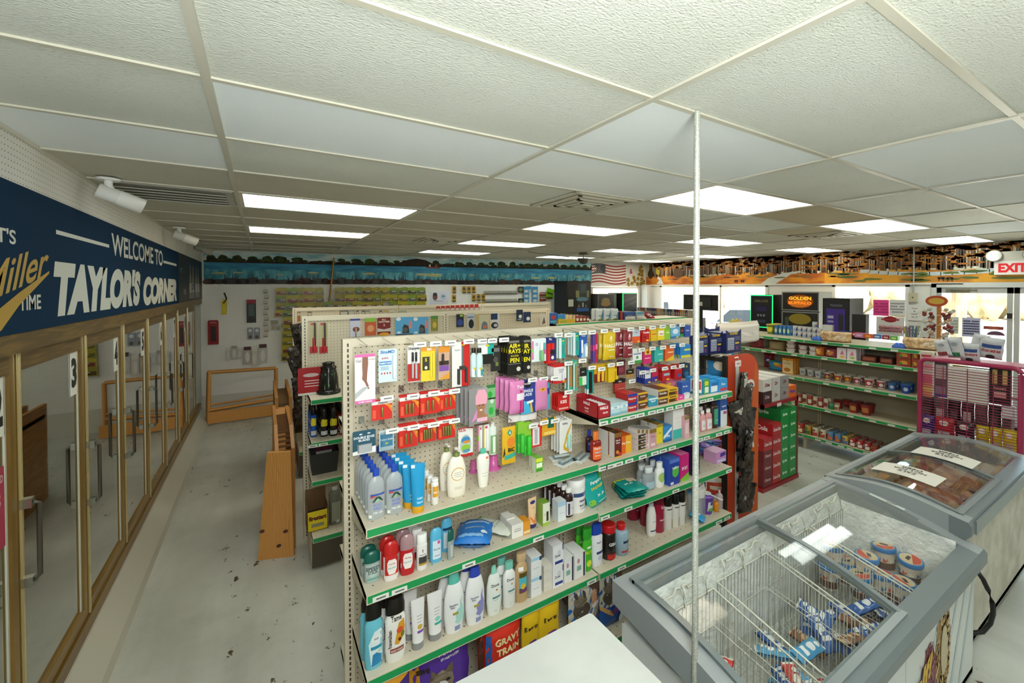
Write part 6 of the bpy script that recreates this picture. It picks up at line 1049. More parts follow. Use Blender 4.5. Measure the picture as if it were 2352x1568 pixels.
# ================================================================== TABLE AND FREEZERS
t = thing('display_table', 'white worn table in the bottom foreground, bare topped', 'table', (0, 0, 0)); zt_ = .88
c0 = PZ(1357, 1406, zt_)
m = MB(); m.rbox(-.35, .12, zt_-.04, c0.x, c0.y, zt_, 'tabletop', .012); m.build('tabletop', t)
for a, b in ((-.3, .17), (c0.x-.09, .17), (-.3, c0.y-.09), (c0.x-.09, c0.y-.09)): m = MB(); m.box(a, b, 0, a+.05, b+.05, zt_-.04, ('b9bcb8', .4)); m.build('leg', t)
def fprof(back, front, n=9, lift=.02):
    return [(u, back*(1-u)+front*u+lift*math.sin(math.pi*u)) for u in [i/n for i in range(n+1)]]
GRF = ('8f9698', .35); GRD = ('6e777a', .3)
def freezer(name, label, x0, x1, y0, y1, zb_, zf, lift, rz=0., inner='rubwhite', shell=('d3d8d8', .35)):
    """open-topped chest freezer: y0 is the front (low) side, y1 the back; origin at the floor below the front-left corner"""
    t = thing(name, label, 'freezer', (x0, y0, 0), rz); L, D = x1-x0, y1-y0; wt = .055
    m = MB(); zt = min(zb_, zf)-.07
    m.box(0, 0, .06, L, wt, zt, shell); m.box(0, D-wt, .06, L, D, zt, shell); m.box(0, wt, .06, wt, D-wt, zt, shell); m.box(L-wt, wt, .06, L, D-wt, zt, shell); m.box(0, 0, .05, L, D, .09, ('8a8d8a', .5))
    m.build('cabinet_shell', t)
    m = MB(); i0, i1, j0, j1 = wt, L-wt, wt, D-wt; m.add([(i0+.001, j0+.001, .22), (i1-.001, j0+.001, .22), (i1-.001, j1-.001, .22), (i0+.001, j1-.001, .22), (i0+.001, j0+.001, zt+.03), (i1-.001, j0+.001, zt+.03), (i1-.001, j1-.001, zt+.07), (i0+.001, j1-.001, zt+.07)], [(0, 1, 2, 3), (0, 4, 5, 1), (1, 5, 6, 2), (2, 6, 7, 3), (3, 7, 4, 0)], inner); m.build('inner_liner', t)
    P = [(D*(1-u), z) for u, z in fprof(zb_, zf, 10, lift)]      # back -> front
    m = MB(); w = .06
    for (a, b) in ((-.03, w), (L-w, L+.03)):
        pts = [(y+(.03 if i == 0 else -.03 if i == len(P)-1 else 0), z) for i, (y, z) in enumerate(P)]+[(-.03, zf-.09), (D+.03, zb_-.1)]
        m.prism(pts[:len(P)][::-1]+[(D+.03, zb_-.1), (-.03, zf-.09)][0:1]+[(-.03, zf-.09)], 'x', a, b, GRF)
    m.prism([(D-w, zb_-.01), (D+.03, zb_-.002), (D+.03, zb_-.1), (D-w, zb_-.1)], 'x', w, L-w, GRF)
    m.prism([(-.045, zf-.02), (-.03, zf+.0), (w*.8, zf+.012), (w*.8, zf-.09), (-.02, zf-.1), (-.045, zf-.07)], 'x', -.034, L+.034, GRD); m.build('rim_frame', t)
    return t, L, D, P
def lid(t, P, xa, xb, dz, label=None, w=.028):
    """curved sliding glass lid spanning xa..xb"""
    Q = [(y*.93+.02, z+dz) for y, z in P]; m = MB()
    m.prism(Q+[(y, z-.005) for y, z in Q[::-1]], 'x', xa, xb, 'lid_glass'); g = m.build('lid_glass', t)
    f = MB()
    for a in (xa, xb-w): f.prism([(y, z+.003) for y, z in Q]+[(y, z-.012) for y, z in Q[::-1]], 'x', a, a+w, ('6f787a', .3))
    for (y, z) in (Q[0], Q[-1]): f.box(xa, y-.015, z-.012, xb, y+.015, z+.005, ('7b8486', .3))
    o = f.build('lid_frame', t); return o
FX0 = 1.325
t1, L1, D1, P1 = freezer('ice_cream_freezer', 'white ice cream freezer with curved glass lids in the right foreground', FX0, 3.235, .70, 1.41, .853, .735, .03)
lid(t1, P1, .03, L1*.52, .012); lid(t1, P1, L1*.50, L1-.03, -.002)
def zrim(y, L_=None):
    for (ya, za), (yb_, zb_) in zip(P1[:-1], P1[1:]):
        if yb_ <= y <= ya: return za+(zb_-za)*(ya-y)/(ya-yb_)
    return P1[0][1]
m = MB(); rf = random.Random(4)    # frost on the liner walls
def frostwall(m, axis, a0, a1, pos, z0, z1, s, n=26, k=7, am=.02):
    vs = []
    for j in range(k+1):
        for i in range(n+1):
            a = a0+(a1-a0)*i/n; z = z0+(z1-z0)*j/k; e = am*(.5+.5*math.sin(i*1.3+j*.7))*(.6+.4*rf.random())*math.sin(math.pi*(j+.0)/k if j not in (0,) else .2)
            vs.append((a, pos+s*e, z) if axis == 'y' else (pos+s*e, a, z))
    m.add(vs, [(j*(n+1)+i, j*(n+1)+i+1, (j+1)*(n+1)+i+1, (j+1)*(n+1)+i) for j in range(k) for i in range(n)], 'frost', True)
frostwall(m, 'y', .06, L1-.06, D1-.066, .30, .80, -1, 30, 8, .05); frostwall(m, 'x', .06, D1-.06, .062, .30, .74, 1, 12, 8, .04); frostwall(m, 'x', .06, D1-.06, L1-.062, .30, .76, -1, 12, 8, .05); frostwall(m, 'y', .06, L1-.06, .062, .5, .66, 1, 30, 6, .02)
m.build('frost_layer', t1)
m = MB(); m.text('lots!', lambda a, b: (L1-.1, .0, 0), 0, 0, .01, 'e4e4e4') if False else None
# printed front: nut covered ring and lettering on the side facing the shopper
m = MB(); fy = -.0015; ff_ = lambda u, v, k=0: (u, fy-.0006*k, v)
q0 = PY(2160, 1500, .70); ux = lambda px, py: PY(px, py, .70).x-FX0; vz = lambda px, py: PY(px, py, .70).z
m.box(.03, -.001, .09, L1-.03, 0, .66, ('d9dedd', .35))
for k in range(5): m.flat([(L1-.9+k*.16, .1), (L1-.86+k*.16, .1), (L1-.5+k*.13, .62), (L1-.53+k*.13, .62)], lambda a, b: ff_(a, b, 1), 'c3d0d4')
cx_, cz_ = ux(2165, 1470), vz(2165, 1490); rn = random.Random(2)
m.flat(circ(cx_, cz_, .095, .235, 26), lambda a, b: ff_(a, b, 2), 'a88450')
for k in range(230):
    a = rn.uniform(0, 6.283); d = rn.uniform(.5, 1.0); u, v = cx_+.1*d*math.cos(a), cz_+.24*d*math.sin(a); m.flat([(u+.011*math.cos(w_+a), v+.016*math.sin(w_+a)) for w_ in (0, 1.2, 2.4, 3.6, 4.9)], lambda p, q_, k=k: ff_(p, q_, 3+k % 3), rn.choice(['d0ae72', 'b68d50', 'dcc08a', '8c6a38']))
m.flat(circ(cx_, cz_, .045, .12, 20), lambda a, b: ff_(a, b, 8), 'c4b896')
cx2 = cx_-.2
m.flat([(cx2-.1, .1), (cx2-.09, .36), (cx2-.02, .5), (cx2+.03, .52), (cx2+.1, .42), (cx2+.12, .1)], lambda a, b: ff_(a, b, 2), '7a3038')
for k in range(120): u, v = cx2+rn.gauss(.01, .04), rn.uniform(.25, .5); m.flat([(u, v), (u+.012, v+.01), (u+.004, v+.022)], lambda p, q_: ff_(p, q_, 4), rn.choice(['a8606a', 'c08a90', '6a2028']))
vs, fs, ww = text_geo('yourself!', .04, .25)
for kk, (cc, off) in enumerate((('4a1c3a', .006), ('d8b02a', 0.))): 
    v2, f2, w2 = text_geo('yourself!', .04+(.05 if kk == 0 else 0), .25); m.add([ff_(cx_-.78+.62*a/w2-off, .19+.13*b+.16*(a/w2)-off, 9+kk) for a, b in v2], f2, cc)
m.T = None; m.build('front_print', t1)
m = MB(); m.box(L1*.5-.001, -.002, .1, L1*.5+.001, -.0005, .66, '9aa0a0'); m.build('panel_seam', t1)
# wire baskets
WB = ('dfded2', .35)
def basket(parent_loc, w, d, top_b, top_f, bot, lab, deep=True, hooks=True):
    t = thing('wire_basket', lab, 'basket', parent_loc); m = MB()
    for z_b, z_f, r_ in ((top_b, top_f, .0045), (top_b*.6+bot*.4, top_f*.6+bot*.4, .0022), (bot, bot, .0035)): m.tube([(0, 0, z_f), (w, 0, z_f), (w, d, z_b), (0, d, z_b)], r_, WB, 5, True)
    n = max(6, int(w/.028)); nd = int(d/.03)
    for i in range(n+1): x = w*i/n; m.tube([(x, 0, top_f), (x, 0, bot), (x, d, bot), (x, d, top_b)], .0024, WB, 4)
    for i in range(nd+1): y = d*i/nd; zz = top_f+(top_b-top_f)*i/nd; m.tube([(0, y, zz), (0, y, bot), (w, y, bot), (w, y, zz)], .0024, WB, 4)
    m.build('wire_frame', t)
    if hooks:
        for x in (w*.12, w*.5):
            h = MB(); h.tube([(x, d-.01, top_b), (x, d, top_b+.07), (x, d+.01, top_b+.085), (x+.03, d+.015, top_b+.08), (x+.04, d+.015, top_b+.06), (x+.10, d+.015, top_b+.06), (x+.115, d+.012, top_b+.09), (x+.14, d+.01, top_b+.085), (x+.15, d, top_b+.06), (x+.15, d-.01, top_b)], .0045, WB, 6); h.build('hanger_hook', t)
    return t
bz = .26; bx0 = FX0+.07
basket((bx0, .80, 0), .42, .50, .70, .60, bz, 'white wire basket at the left end of the ice cream freezer')
basket((bx0+.45, .80, 0), .42, .50, .72, .62, bz, 'second white wire basket from the left in the ice cream freezer')
basket((bx0+.90, .80, 0), .42, .50, .72, .62, bz, 'third white wire basket, under the lid overlap')
basket((bx0+1.35, .80, 0), .43, .50, .72, .62, bz+.1, 'white wire basket on the right holding the ice cream tubs')
def tub(w, h):
    t = thing('ice_cream_tub', '', ''); m = MB(); P = [(w*.38, 0), (w*.47, h*.85)]; m.lathe(P, [('d8cbb8', .4)], 20)
    for k in range(9): a = k*.7; m.lathe([(w*.385+w*.09*(z/h)+.0006, z) for z in (h*.1, h*.4)], ('6a4430', .5), 20, cap=False) if k == 0 else None
    for k in range(10):
        a = k*.63; rr = w*.435+.0008; m.add([(rr*math.cos(a+da), rr*math.sin(a+da), zz) for da, zz in ((0, h*.42), (.4, h*.46), (.45, h*.62), (.1, h*.7))], [(0, 1, 2, 3)], ['2f6aa8', 'c9472c', 'e8e2d4'][k % 3])
    m.build('tub_body', t); l = MB(); l.lathe([(w*.5, h*.82), (w*.51, h*.84), (w*.51, h*.97), (w*.49, h)], ('2676bc', .3), 20); l.lathe([(w*.43, h+.0006), (w*.42, h+.001)], ('c9b898', .5), 20); l.add([(w*.40*math.cos(a), w*.40*math.sin(a), h+.0018) for a in [math.pi*1.1+i*math.pi*.9/9 for i in range(10)]], [tuple(range(10))], 'c2452c'); l.add([(-.2*w, .05*w, h+.002), (.15*w, -.02*w, h+.002), (.2*w, .12*w, h+.002), (-.1*w, .2*w, h+.002)], [(0, 1, 2, 3)], '3a2a24')
    l.build('lid', t); return t
tb = None
for k, (a, b, tz) in enumerate([(1485, 395, 0), (1365, 470, 0), (1430, 500, 1), (1640, 560, 1), (1775, 505, 1), (1935, 580, 1), (1760, 690, 0), (1500, 590, 0), (1880, 730, 0), (1620, 690, 0), (1400, 620, 0)]):
    px, py = 1420+a/2.868, 1080+b/2.868; p = PZ(px, py, .60 if tz else .52); z0_ = (.60 if tz else .52)-.135
    if tb is None: tb = tub(.12, .135); o = tb
    else: o = dup(tb)
    o.location = (p.x, p.y+.01, z0_); o.rotation_euler = (random.Random(k).uniform(-.12, .12), random.Random(k+9).uniform(-.12, .12), k*1.3)
    setlab(o, 'blue lidded ice cream tub, '+['far left, at the back of the basket', 'leftmost, under the glare streak', 'just right of the glare streak, upper left pair', 'centre left of the basket', 'tallest in the middle, lid tilted', 'rightmost beside the basket rim', 'lower middle row', 'below the left cluster', 'lower right row', 'lower left of the middle', 'lowest on the left'][k], 'ice cream tub', 'ice cream tubs in the freezer')
# sweets and novelties in the baskets
rn = random.Random(31); bars = []
def novelty(i):
    c = [('2c5ca8', 'e4e8ee'), ('b8862c', '5a2a18'), ('4f9ccc', 'e8ecf0'), ('5a2a7c', 'b9c4dc'), ('8a5a3c', 'd9b48c'), ('c43a34', 'e8e2d8')][i]; return mk_bag('ice_cream_bar', .07, .17, .03, (c[0], .25), [('e', 0, .6, .3, .12, c[1]), ('r', -.3, .25, .35, .38, c[1]), ('e', .1, .8, .2, .06, c[1])], c[1], 1.)
NV = [novelty(i) for i in range(6)]; used = [0]*6; names = ['blue and white', 'gold and brown', 'sky blue', 'purple', 'brown and tan', 'red and cream']
spots = []
for b_, (kinds, cnt) in enumerate(((( 1, 4, 1, 5), 16), ((2, 5, 2, 0), 14), ((0, 4, 0), 16), ((3, 3, 0), 9))):
    for k in range(cnt):
        i = kinds[k % len(kinds)]; x = bx0+.45*b_+rn.uniform(.06, .36); y = rn.uniform(.88, 1.22) if b_ != 3 else rn.uniform(.86, 1.0); zz = bz+.02+.045*(k//5)
        o = NV[i] if not used[i] else dup(NV[i]); used[i] = 1; o.location = (x, y, zz+.02); o.rotation_euler = (rn.uniform(-1.7, -.9), rn.uniform(-.4, .4), rn.uniform(0, 6.28))
        setlab(o, names[i]+' wrapped ice cream bar lying in the '+['leftmost', 'second', 'third', 'rightmost'][b_]+' wire basket', 'ice cream bar', names[i]+' bars in the '+['leftmost', 'second', 'third', 'rightmost'][b_]+' basket')
# sticker on the right rim and power cord
m = MB(); m.add([(L1-.028, .3, zrim(.3)+.004), (L1-.002, .3, zrim(.3)+.004), (L1-.002, .48, zrim(.48)+.004), (L1-.028, .48, zrim(.48)+.004)], [(0, 1, 2, 3)], 'd9dcda')
for k in range(14): m.add([(L1-.024, .34+k*.006, zrim(.36)+.0065), (L1-.01, .34+k*.006, zrim(.36)+.0065), (L1-.01, .343+k*.006, zrim(.36)+.0065), (L1-.024, .343+k*.006, zrim(.36)+.0065)], [(0, 1, 2, 3)], '3a3e3e')
m.build('barcode_label', t1)
t2, L2, D2, P2 = freezer('meat_freezer', 'white freezer with brown packaged meat behind glass, farther of the two freezers', 3.285, 4.86, .76, 1.43, .853, .853, .05, .0, 'dirtmetal', 'dirtmetal')
lid(t2, P2, .03, L2*.54, .01); lid(t2, P2, L2*.50, L2-.03, -.003)
m = MB(); m.box(.03, -.052, .775, L2+.03, -.045, .85, ('a5adb0', .35, .9)); m.build('chrome_strip', t2)
q_ = [PY(2243, yy, .76) for yy in (1330, 1380, 1430, 1480)]
m = MB(); m.tube([(.1, -.02, .55), (.1, -.04, .545), (.1, -.065, .51), (.105, -.085, .46), (.11, -.1, .4), (.11, -.105, .34), (.105, -.095, .28), (.08, -.07, .225), (.06, -.03, .2)], .012, ('161616', .4), 8); m.build('power_cord', t2)
rn = random.Random(6); mb_ = None
for i in range(9):
    for j in range(4):
        x, y = 3.285+.14+i*.16, .76+.12+j*.145
        if mb_ is None: mb_ = mk_bag('meat_pack', .17, .2, .07, 'meat', [('e', 0, .5, .3, .2, '8a5638')], None, 1.); o = mb_
        else: o = dup(mb_)
        o.location = (x, y+.1, .60+rn.uniform(-.02, .03)); o.rotation_euler = (math.radians(-90)+rn.uniform(-.2, .2), rn.uniform(-.2, .2), rn.uniform(-.5, .5)); setlab(o, 'brown wrapped meat packet lying in the farther freezer', 'frozen meat', 'wrapped meat in the farther freezer')
for k, (xa, lab) in enumerate(((.42, 'near'), (1.05, 'far'))):
    p = PZ(*((2085, 1090), (2170, 1052))[k], .895); m = MB(); pts = []
    def zs(y): return .853+.05*math.sin(math.pi*(min(max((y), 0), D2))/D2)+.016
    ya, yb_ = p.y-.76-.17, p.y-.76+.17; xa = p.x-3.285
    for i in range(6):
        y = ya+(yb_-ya)*i/5; pts.append(y)
    for i in range(5): m.add([(xa-.11, pts[i], zs(pts[i])), (xa+.11, pts[i], zs(pts[i])), (xa+.11, pts[i+1], zs(pts[i+1])), (xa-.11, pts[i+1], zs(pts[i+1]))], [(0, 1, 2, 3)], ('d4d2ca', .5))
    for s_, (tx, hh) in enumerate((('DEER', .035), ('NOT FOR', .03), ('SALE', .035), ('------------', .003), ('----------', .003))):
        m.text(tx, lambda a, b: (xa+.085-b-s_*.042+.0, ya+.17+a, zs(ya+.17+a)+.001), 0, 0, hh, '3a3830', .3, .02)
    o = m.build('paper_sign', None, (3.285, .76, 0)); setlab(o, 'white paper sign on the '+['near', 'far'][k]+' glass lid of the meat freezer', 'sign')
# ================================================================== WOODEN BENCHES BY THE COOLERS
def plank_leg(label, b0, b1, w_, h, top, rz=0):
    pass
def wedge(name, label, fl, fr, tl, tr, d, extra=None):
    """tall board whose face is given by floor and top corners"""
    m = MB(); a = (fl.x, fl.y, 0); b = (fr.x, fr.y, 0); n = Vector((-(b[1]-a[1]), b[0]-a[0], 0)).normalized()*d
    vs = [a, b, tuple(tr), tuple(tl)]; vs += [tuple(Vector(v)+n) for v in vs]; m.add(vs, [(0, 1, 2, 3), (7, 6, 5, 4), (0, 4, 5, 1), (1, 5, 6, 2), (2, 6, 7, 3), (3, 7, 4, 0)], 'pine')
    return m
fl, fr = PZ(592, 1287, 0), PZ(675, 1277, 0)
tl, tr = PY(613, 1040, fl.y+.02), PY(667, 1037, fr.y+.02)
t = thing('wooden_rack', 'tall narrow pine board stand in the aisle, knots at its foot', 'wooden rack')
m = wedge('', '', fl, fr, tl, tr, .03)
for px, py in ((602, 1218), (655, 1210), (640, 1245)): p = PY(px, py, fl.y-.001); m.add([(p.x+.018*math.cos(a), p.y-.004+(fr.y-fl.y)*(p.x-fl.x)/(fr.x-fl.x+1e-6), p.z+.014*math.sin(a)) for a in [i*.6 for i in range(10)]], [tuple(range(10))], '4a2414')
m.build('front_board', t)
for px, nm in ((633, 'side_rail'), (668, 'side_rail')):
    a = PY(px, 975, fl.y+.35); m = MB(); m.box(a.x-.015, fl.y+.05, 0, a.x+.015, fl.y+2.3, a.z-.0 if nm else .8, 'pine_y') if False else m.add([(a.x-.013, fl.y+.03, 0), (a.x+.013, fl.y+.03, 0), (a.x+.013, fl.y+1.1, 0), (a.x-.013, fl.y+1.1, 0), (a.x-.013, fl.y+.03, tl.z+(.0)), (a.x+.013, fl.y+.03, tl.z), (a.x+.013, fl.y+.35, a.z), (a.x-.013, fl.y+.35, a.z), (a.x-.013, fl.y+1.1, a.z), (a.x+.013, fl.y+1.1, a.z)], [(0, 1, 2, 3), (0, 4, 5, 1), (4, 7, 6, 5), (7, 8, 9, 6), (8, 3, 2, 9), (0, 3, 8, 7, 4), (1, 5, 6, 9, 2)], 'pine_y'); m.build(nm, t)
for k in range(16):
    y = fl.y+.06+k*.06; a0, a1 = PY(633, 975, fl.y+.35).x, PY(668, 975, fl.y+.35).x; zz = tl.z+(PY(633, 975, fl.y+.35).z-tl.z)*min(1, max(0, (y-fl.y-.03)/.32))
    m = MB(); m.box(a0, y, zz-.09, a1, y+.012, zz-.07, ('7a5228', .6)); m.build('slot_bar', t)
t = thing('wooden_rack', 'second pine rack behind the first, against the shelving', 'wooden rack'); yy = 5.15
a0, a1 = PY(621, 1000, yy), PY(668, 1000, yy); b0, b1 = PY(626, 940, yy+.3), PY(665, 940, yy+.3)
m = MB(); m.add([(a0.x, yy, 0), (a1.x, yy, 0), (b1.x, yy+.3, b0.z), (b0.x, yy+.3, b0.z), (a0.x, yy+.06, 0), (a1.x, yy+.06, 0), (b1.x, yy+.36, b0.z), (b0.x, yy+.36, b0.z)], [(0, 1, 2, 3), (7, 6, 5, 4), (0, 4, 5, 1), (1, 5, 6, 2), (2, 6, 7, 3), (3, 7, 4, 0)], 'pine'); m.build('front_board', t)
m = MB(); c1 = PY(628, 884, 6.2); c2 = PY(663, 884, 6.2); m.box(c1.x, 5.45, 0, c1.x+.03, 6.5, c1.z, 'pine_y'); m.box(c2.x-.03, 5.45, 0, c2.x, 6.5, c1.z, 'pine_y'); m.build('side_rail', t)
m = MB(); m.box(c1.x, 5.6, c1.z-.14, c2.x, 6.45, c1.z-.10, ('6d5636', .7)); m.build('slotted_tray', t)
# fishing rod rack frame by the back wall
t = thing('rod_rack', 'low open wooden rod rack frame standing by the back pegboard', 'wooden rack')
f0, f1 = PZ(478, 975, 0), PZ(634, 945, 0); a, b = PY(480, 855, f0.y), PY(634, 845, f1.y)
def bar(nm, p, q, r1): m = MB(); d = (Vector(q)-Vector(p)); m.tube([p, q], r1, 'pine', 4); m.build(nm, t)
bar('post', (f0.x, f0.y, 0), (a.x, f0.y, a.z), .03); bar('post', (f1.x, f1.y, 0), (b.x, f1.y, b.z), .03); bar('top_rail', (f0.x, f0.y, a.z), (f1.x, f1.y, b.z), .028)
bar('lower_rail', (f0.x, f0.y, .22), (f1.x, f1.y, .22), .03); bar('lower_rail', (f0.x, f0.y, .30), (f1.x, f1.y, .30), .015); m = MB(); m.box(f0.x, f0.y-.05, .02, f1.x, f0.y-.02, .2, 'pine'); m.build('foot_board', t)
# ================================================================== SECOND GONDOLA GOODS
YF2 = 3.76
def g2hang(bx, name, label, cat, c, items=(), blobs=(), n=1, Y=YG2-.1, bag=None): return hang(bx, name, label, cat, c, items, blobs, n, .03, Y, bag)
for k, (a, b) in enumerate(((711, 729), (733, 752))):
    g2hang((a, 741, b, 811), 'lighter_card', ['left', 'right'][k]+' one of two red utility lighters on cream cards', 'lighter', 'b9b184', [('r', -.5, 0, .5, .22, 'b01822'), ('e', -.1, .96, .3, .04, 'c24a4a')], [(.05, .25, .3, 1., .012, '3a3a36', 'c', 'lighter_barrel'), (-.15, .05, .3, .5, .014, ('b5121f', .3), 'b', 'lighter_handle')])
g2hang((804, 731, 827, 773), 'lock_card', 'pale card with a metal door latch behind the foreground panel', 'hardware', 'c9cadb', [('r', -.5, .88, .5, .98, '3a3f8a'), ('e', .1, .4, .35, .14, '7a4438')], [(0, .0, .14, .5, .02, ('b9a98a', .3, .7), 'c', 'latch')])
g2hang((838, 730, 864, 770), 'bait_pack', 'orange pack with a lime green header', 'pest bait', 'c2592e', [('r', -.5, .78, .5, 1, '84b83c'), ('e', 0, .4, .3, .2, 'd99a6c')])
g2hang((867, 729, 897, 768), 'fly_swatter_pack', 'maroon and yellow pack reading FLY SWATTERS', 'fly swatter', '7a1a1c', [('t', 0, .82, .1, 'FLY', 'e4dccc', .5), ('t', 0, .7, .1, 'SWATTERS', 'e4dccc', .85), ('p', [(-.5, .18), (.5, .18), (.5, .38), (0, .3), (-.5, .38)], 'c9c4bc'), ('e', 0, .02, .4, .1, 'd99a1c'), ('t', 0, .5, .12, '2', 'e4dccc', .2)])
for k, (a, b) in enumerate(((908, 948), (948, 984))):
    g2hang((a, 728, b, 769), 'fan_card', ['left', 'right'][k]+' one of two sky blue cards with a dark clip light and a pink doll', 'clip light', '57a6d6', [('r', -.5, 0, .5, .06, '2a2f34'), ('e', -.3, .15, .12, .06, 'cfe0ea'), ('e', -.32, .9, .14, .1, 'e4e8ec'), ('p', [(.25, .35), (.45, .35), (.45, .75), (.3, .8)], 'd08a90'), ('p', [(-.1, .1), (.3, .1), (.25, .5), (0, .6), (-.1, .4)], '2f2f2e'), ('e', .05, .28, .16, .14, '5a5a58')])
g2hang((990, 725, 1006, 760), 'seed_pack', 'small green and yellow pack near the slotted post', 'packet', '8c8a3c', [('r', -.5, .8, .5, 1, '4f8a3c'), ('e', 0, .4, .3, .2, 'd0b04a')])
g2hang((1048, 721, 1065, 751), 'mouse_card', 'black and blue card right of the slotted post', 'electronics', '1b1f3a', [('r', 0, .8, .4, .95, '9cc43a'), ('e', 0, .35, .4, .25, '2c4a90')]); g2hang((1072, 719, 1089, 754), 'stapler_card', 'pale card with a black gadget', 'electronics', 'b9bfc4', [('e', .1, .3, .36, .3, '1a1b1c'), ('r', -.4, .7, .4, .78, '4a6aa0')])
g2hang((1098, 720, 1126, 760), 'perfume_card', 'framed tan card picturing a bottle', 'cosmetics', 'b3a987', [('r', -.4, .05, .4, .92, 'c5c2a8'), ('p', [(-.25, .1), (.3, .1), (.25, .45), (.08, .55), (-.05, .55), (-.2, .42)], '6a7a84'), ('e', .05, .25, .15, .08, 'd9683c'), ('r', -.5, 0, -.46, 1, 'd9b45a'), ('r', .4, 0, .5, 1, 'd9b45a')])
g2hang((1125, 719, 1147, 756), 'usb_card', 'white and navy card with a coiled black cord', 'electronics', 'c9ccce', [('r', -.4, .6, .3, .98, '17325c'), ('e', 0, .25, .38, .2, '23252a'), ('e', .1, .25, .2, .1, 'b9bcc0')])
g2hang((1186, 711, 1201, 737), 'bulb_card', 'navy card with a white bulb, left of two', 'light bulb', '182a44', [('e', .1, .4, .25, .16, 'd9dde0'), ('r', -.3, .1, .3, .2, '8a94a4')]); g2hang((1202, 716, 1219, 740), 'bulb_card', 'navy card with a white bulb, right of two', 'light bulb', '1d3156', [('e', .15, .35, .25, .18, 'd9dde0')])
g2hang((1240, 722, 1256, 747), 'shoelace_card', 'white and tan card at the far end of the second gondola', 'hardware', 'c9c4ba', [('p', [(-.2, .1), (.3, .2), (.1, .8)], '6a4a3a')])
def stand2(mk, box, z, label, cat, n=1, step=(0, .08, 0), **k): return stand(mk, box, z, label, cat, n, step, **k)
can = lambda c1, c2, c3, nm='bug_spray_can': bot(nm, 'tallcan', (c1, .25), ('16140f', .3), [('p', [(-.4, .36), (.36, .36), (.36, .58), (-.3, .62), (-.4, .5)], c2), ('r', -.4, .06, .4, .2, c3)], capw=.8, capkind='dome')
for k, (a, b, yb_, yt, c1) in enumerate(((713, 729, 1004, 932, '1c53b0'), (736, 755, 1003, 937, '1a1814'), (757, 777, 1001, 935, '1a1814'), (780, 792, 998, 931, 'a31a1e'))):
    stand(can(c1, 'e0cf22', 'c9cfd0'), (a, b, yb_, yt), .955, ['blue', 'left black', 'right black', 'red'][k]+' insect spray can with a yellow shield, on the second gondola', 'insect spray', 4, (-.002, .072, 0), dr=1., group='insect sprays '+str(k))
def lantern(w, h, d):
    t = thing('bug_lantern', '', ''); m = MB(); m.lathe([(w*.48, 0), (w*.5, .01), (w*.48, h*.1), (w*.42, h*.12)], ('14130f', .2), 22); m.build('base', t)
    m = MB(); m.lathe([(w*.42, h*.12), (w*.38, h*.5), (w*.3, h*.78)], ('1d1f1b', .15), 22); m.add([(w*.425*math.sin(a)*(1-.2*zz), -w*.425*math.cos(a)*(1-.2*zz), h*(.16+.5*zz)) for a, zz in ((-.5, 0), (.7, 0), (.7, 1), (-.5, 1))], [(0, 1, 2, 3)], 'b9bdb4'); m.add([(w*.43*math.sin(a)*(1-.2*zz), -w*.43*math.cos(a)*(1-.2*zz), h*(.16+.5*zz)) for a, zz in ((-.1, .1), (.35, .95), (-.45, .95))], [(0, 1, 2)], '5ab03c'); m.build('jar', t)
    m = MB(); m.lathe([(w*.32, h*.78), (w*.33, h*.84), (w*.24, h*.88), (w*.26, h*.97), (w*.1, h)], ('14130f', .2), 22); m.build('cap', t); return t
stand(lantern, (729, 788, 907, 834), 1.285, 'black insect trap jar with a green and grey label on the second gondola', 'insect trap', dr=1.)
p = PY(722, 900, 3.95); m = mk_card('bait_bag', .23, .22, ('a3121c', .3), [('r', -.5, 0, .5, .08, 'd9d4ce'), ('r', -.3, .3, .2, .33, 'e4d0d0'), ('r', -.3, .4, .2, .43, 'e4d0d0'), ('r', -.3, .5, .2, .53, 'e4d0d0'), ('e', -.1, .72, .25, .07, 'c9b0b0')]); m.location = (p.x+.0, 3.95, 1.285+.222); setlab(m, 'red bait bag standing behind the black trap jar', 'bait')
def caddy(w, h, d):
    t = thing('trap_bin', '', ''); m = MB(); c = ('2c2d2c', .4); P = [(-w/2*.85, -d/2*.8), (w/2*.85, -d/2*.8), (w/2*.85, d/2), (-w/2*.85, d/2)]; Q = [(-w/2, -d/2), (w/2, -d/2), (w/2, d/2*1.1), (-w/2, d/2*1.1)]
    m.add([(a, b, 0) for a, b in P]+[(a, b, h*(1 if i < 2 else 1.25)) for i, (a, b) in enumerate(Q)]+[(a*.95, b*.95, .01) for a, b in P]+[(a*.95, b*.95, h*(1 if i < 2 else 1.25)) for i, (a, b) in enumerate(Q)], [(0, 1, 2, 3), (0, 4, 5, 1), (1, 5, 6, 2), (2, 6, 7, 3), (3, 7, 4, 0), (8, 9, 10, 11), (8, 12, 13, 9), (9, 13, 14, 10), (10, 14, 15, 11), (11, 15, 12, 8), (4, 12, 13, 5), (5, 13, 14, 6), (6, 14, 15, 7), (7, 15, 12, 4)], c); m.build('bin', t)
    m = MB(); m.box(-w*.3, d*.2, h*.9, w*.36, d*.21, h*1.2, '5a1a3a'); m.box(-w*.25, d*.19, h*.8, w*.3, d*.2, h*.92, 'b9bcb8'); m.build('label_card', t); return t
stand(caddy, (713, 780, 1088, 1040), .655, 'black plastic bin with a maroon label on the third shelf of the second gondola', 'bin', dr=.7)
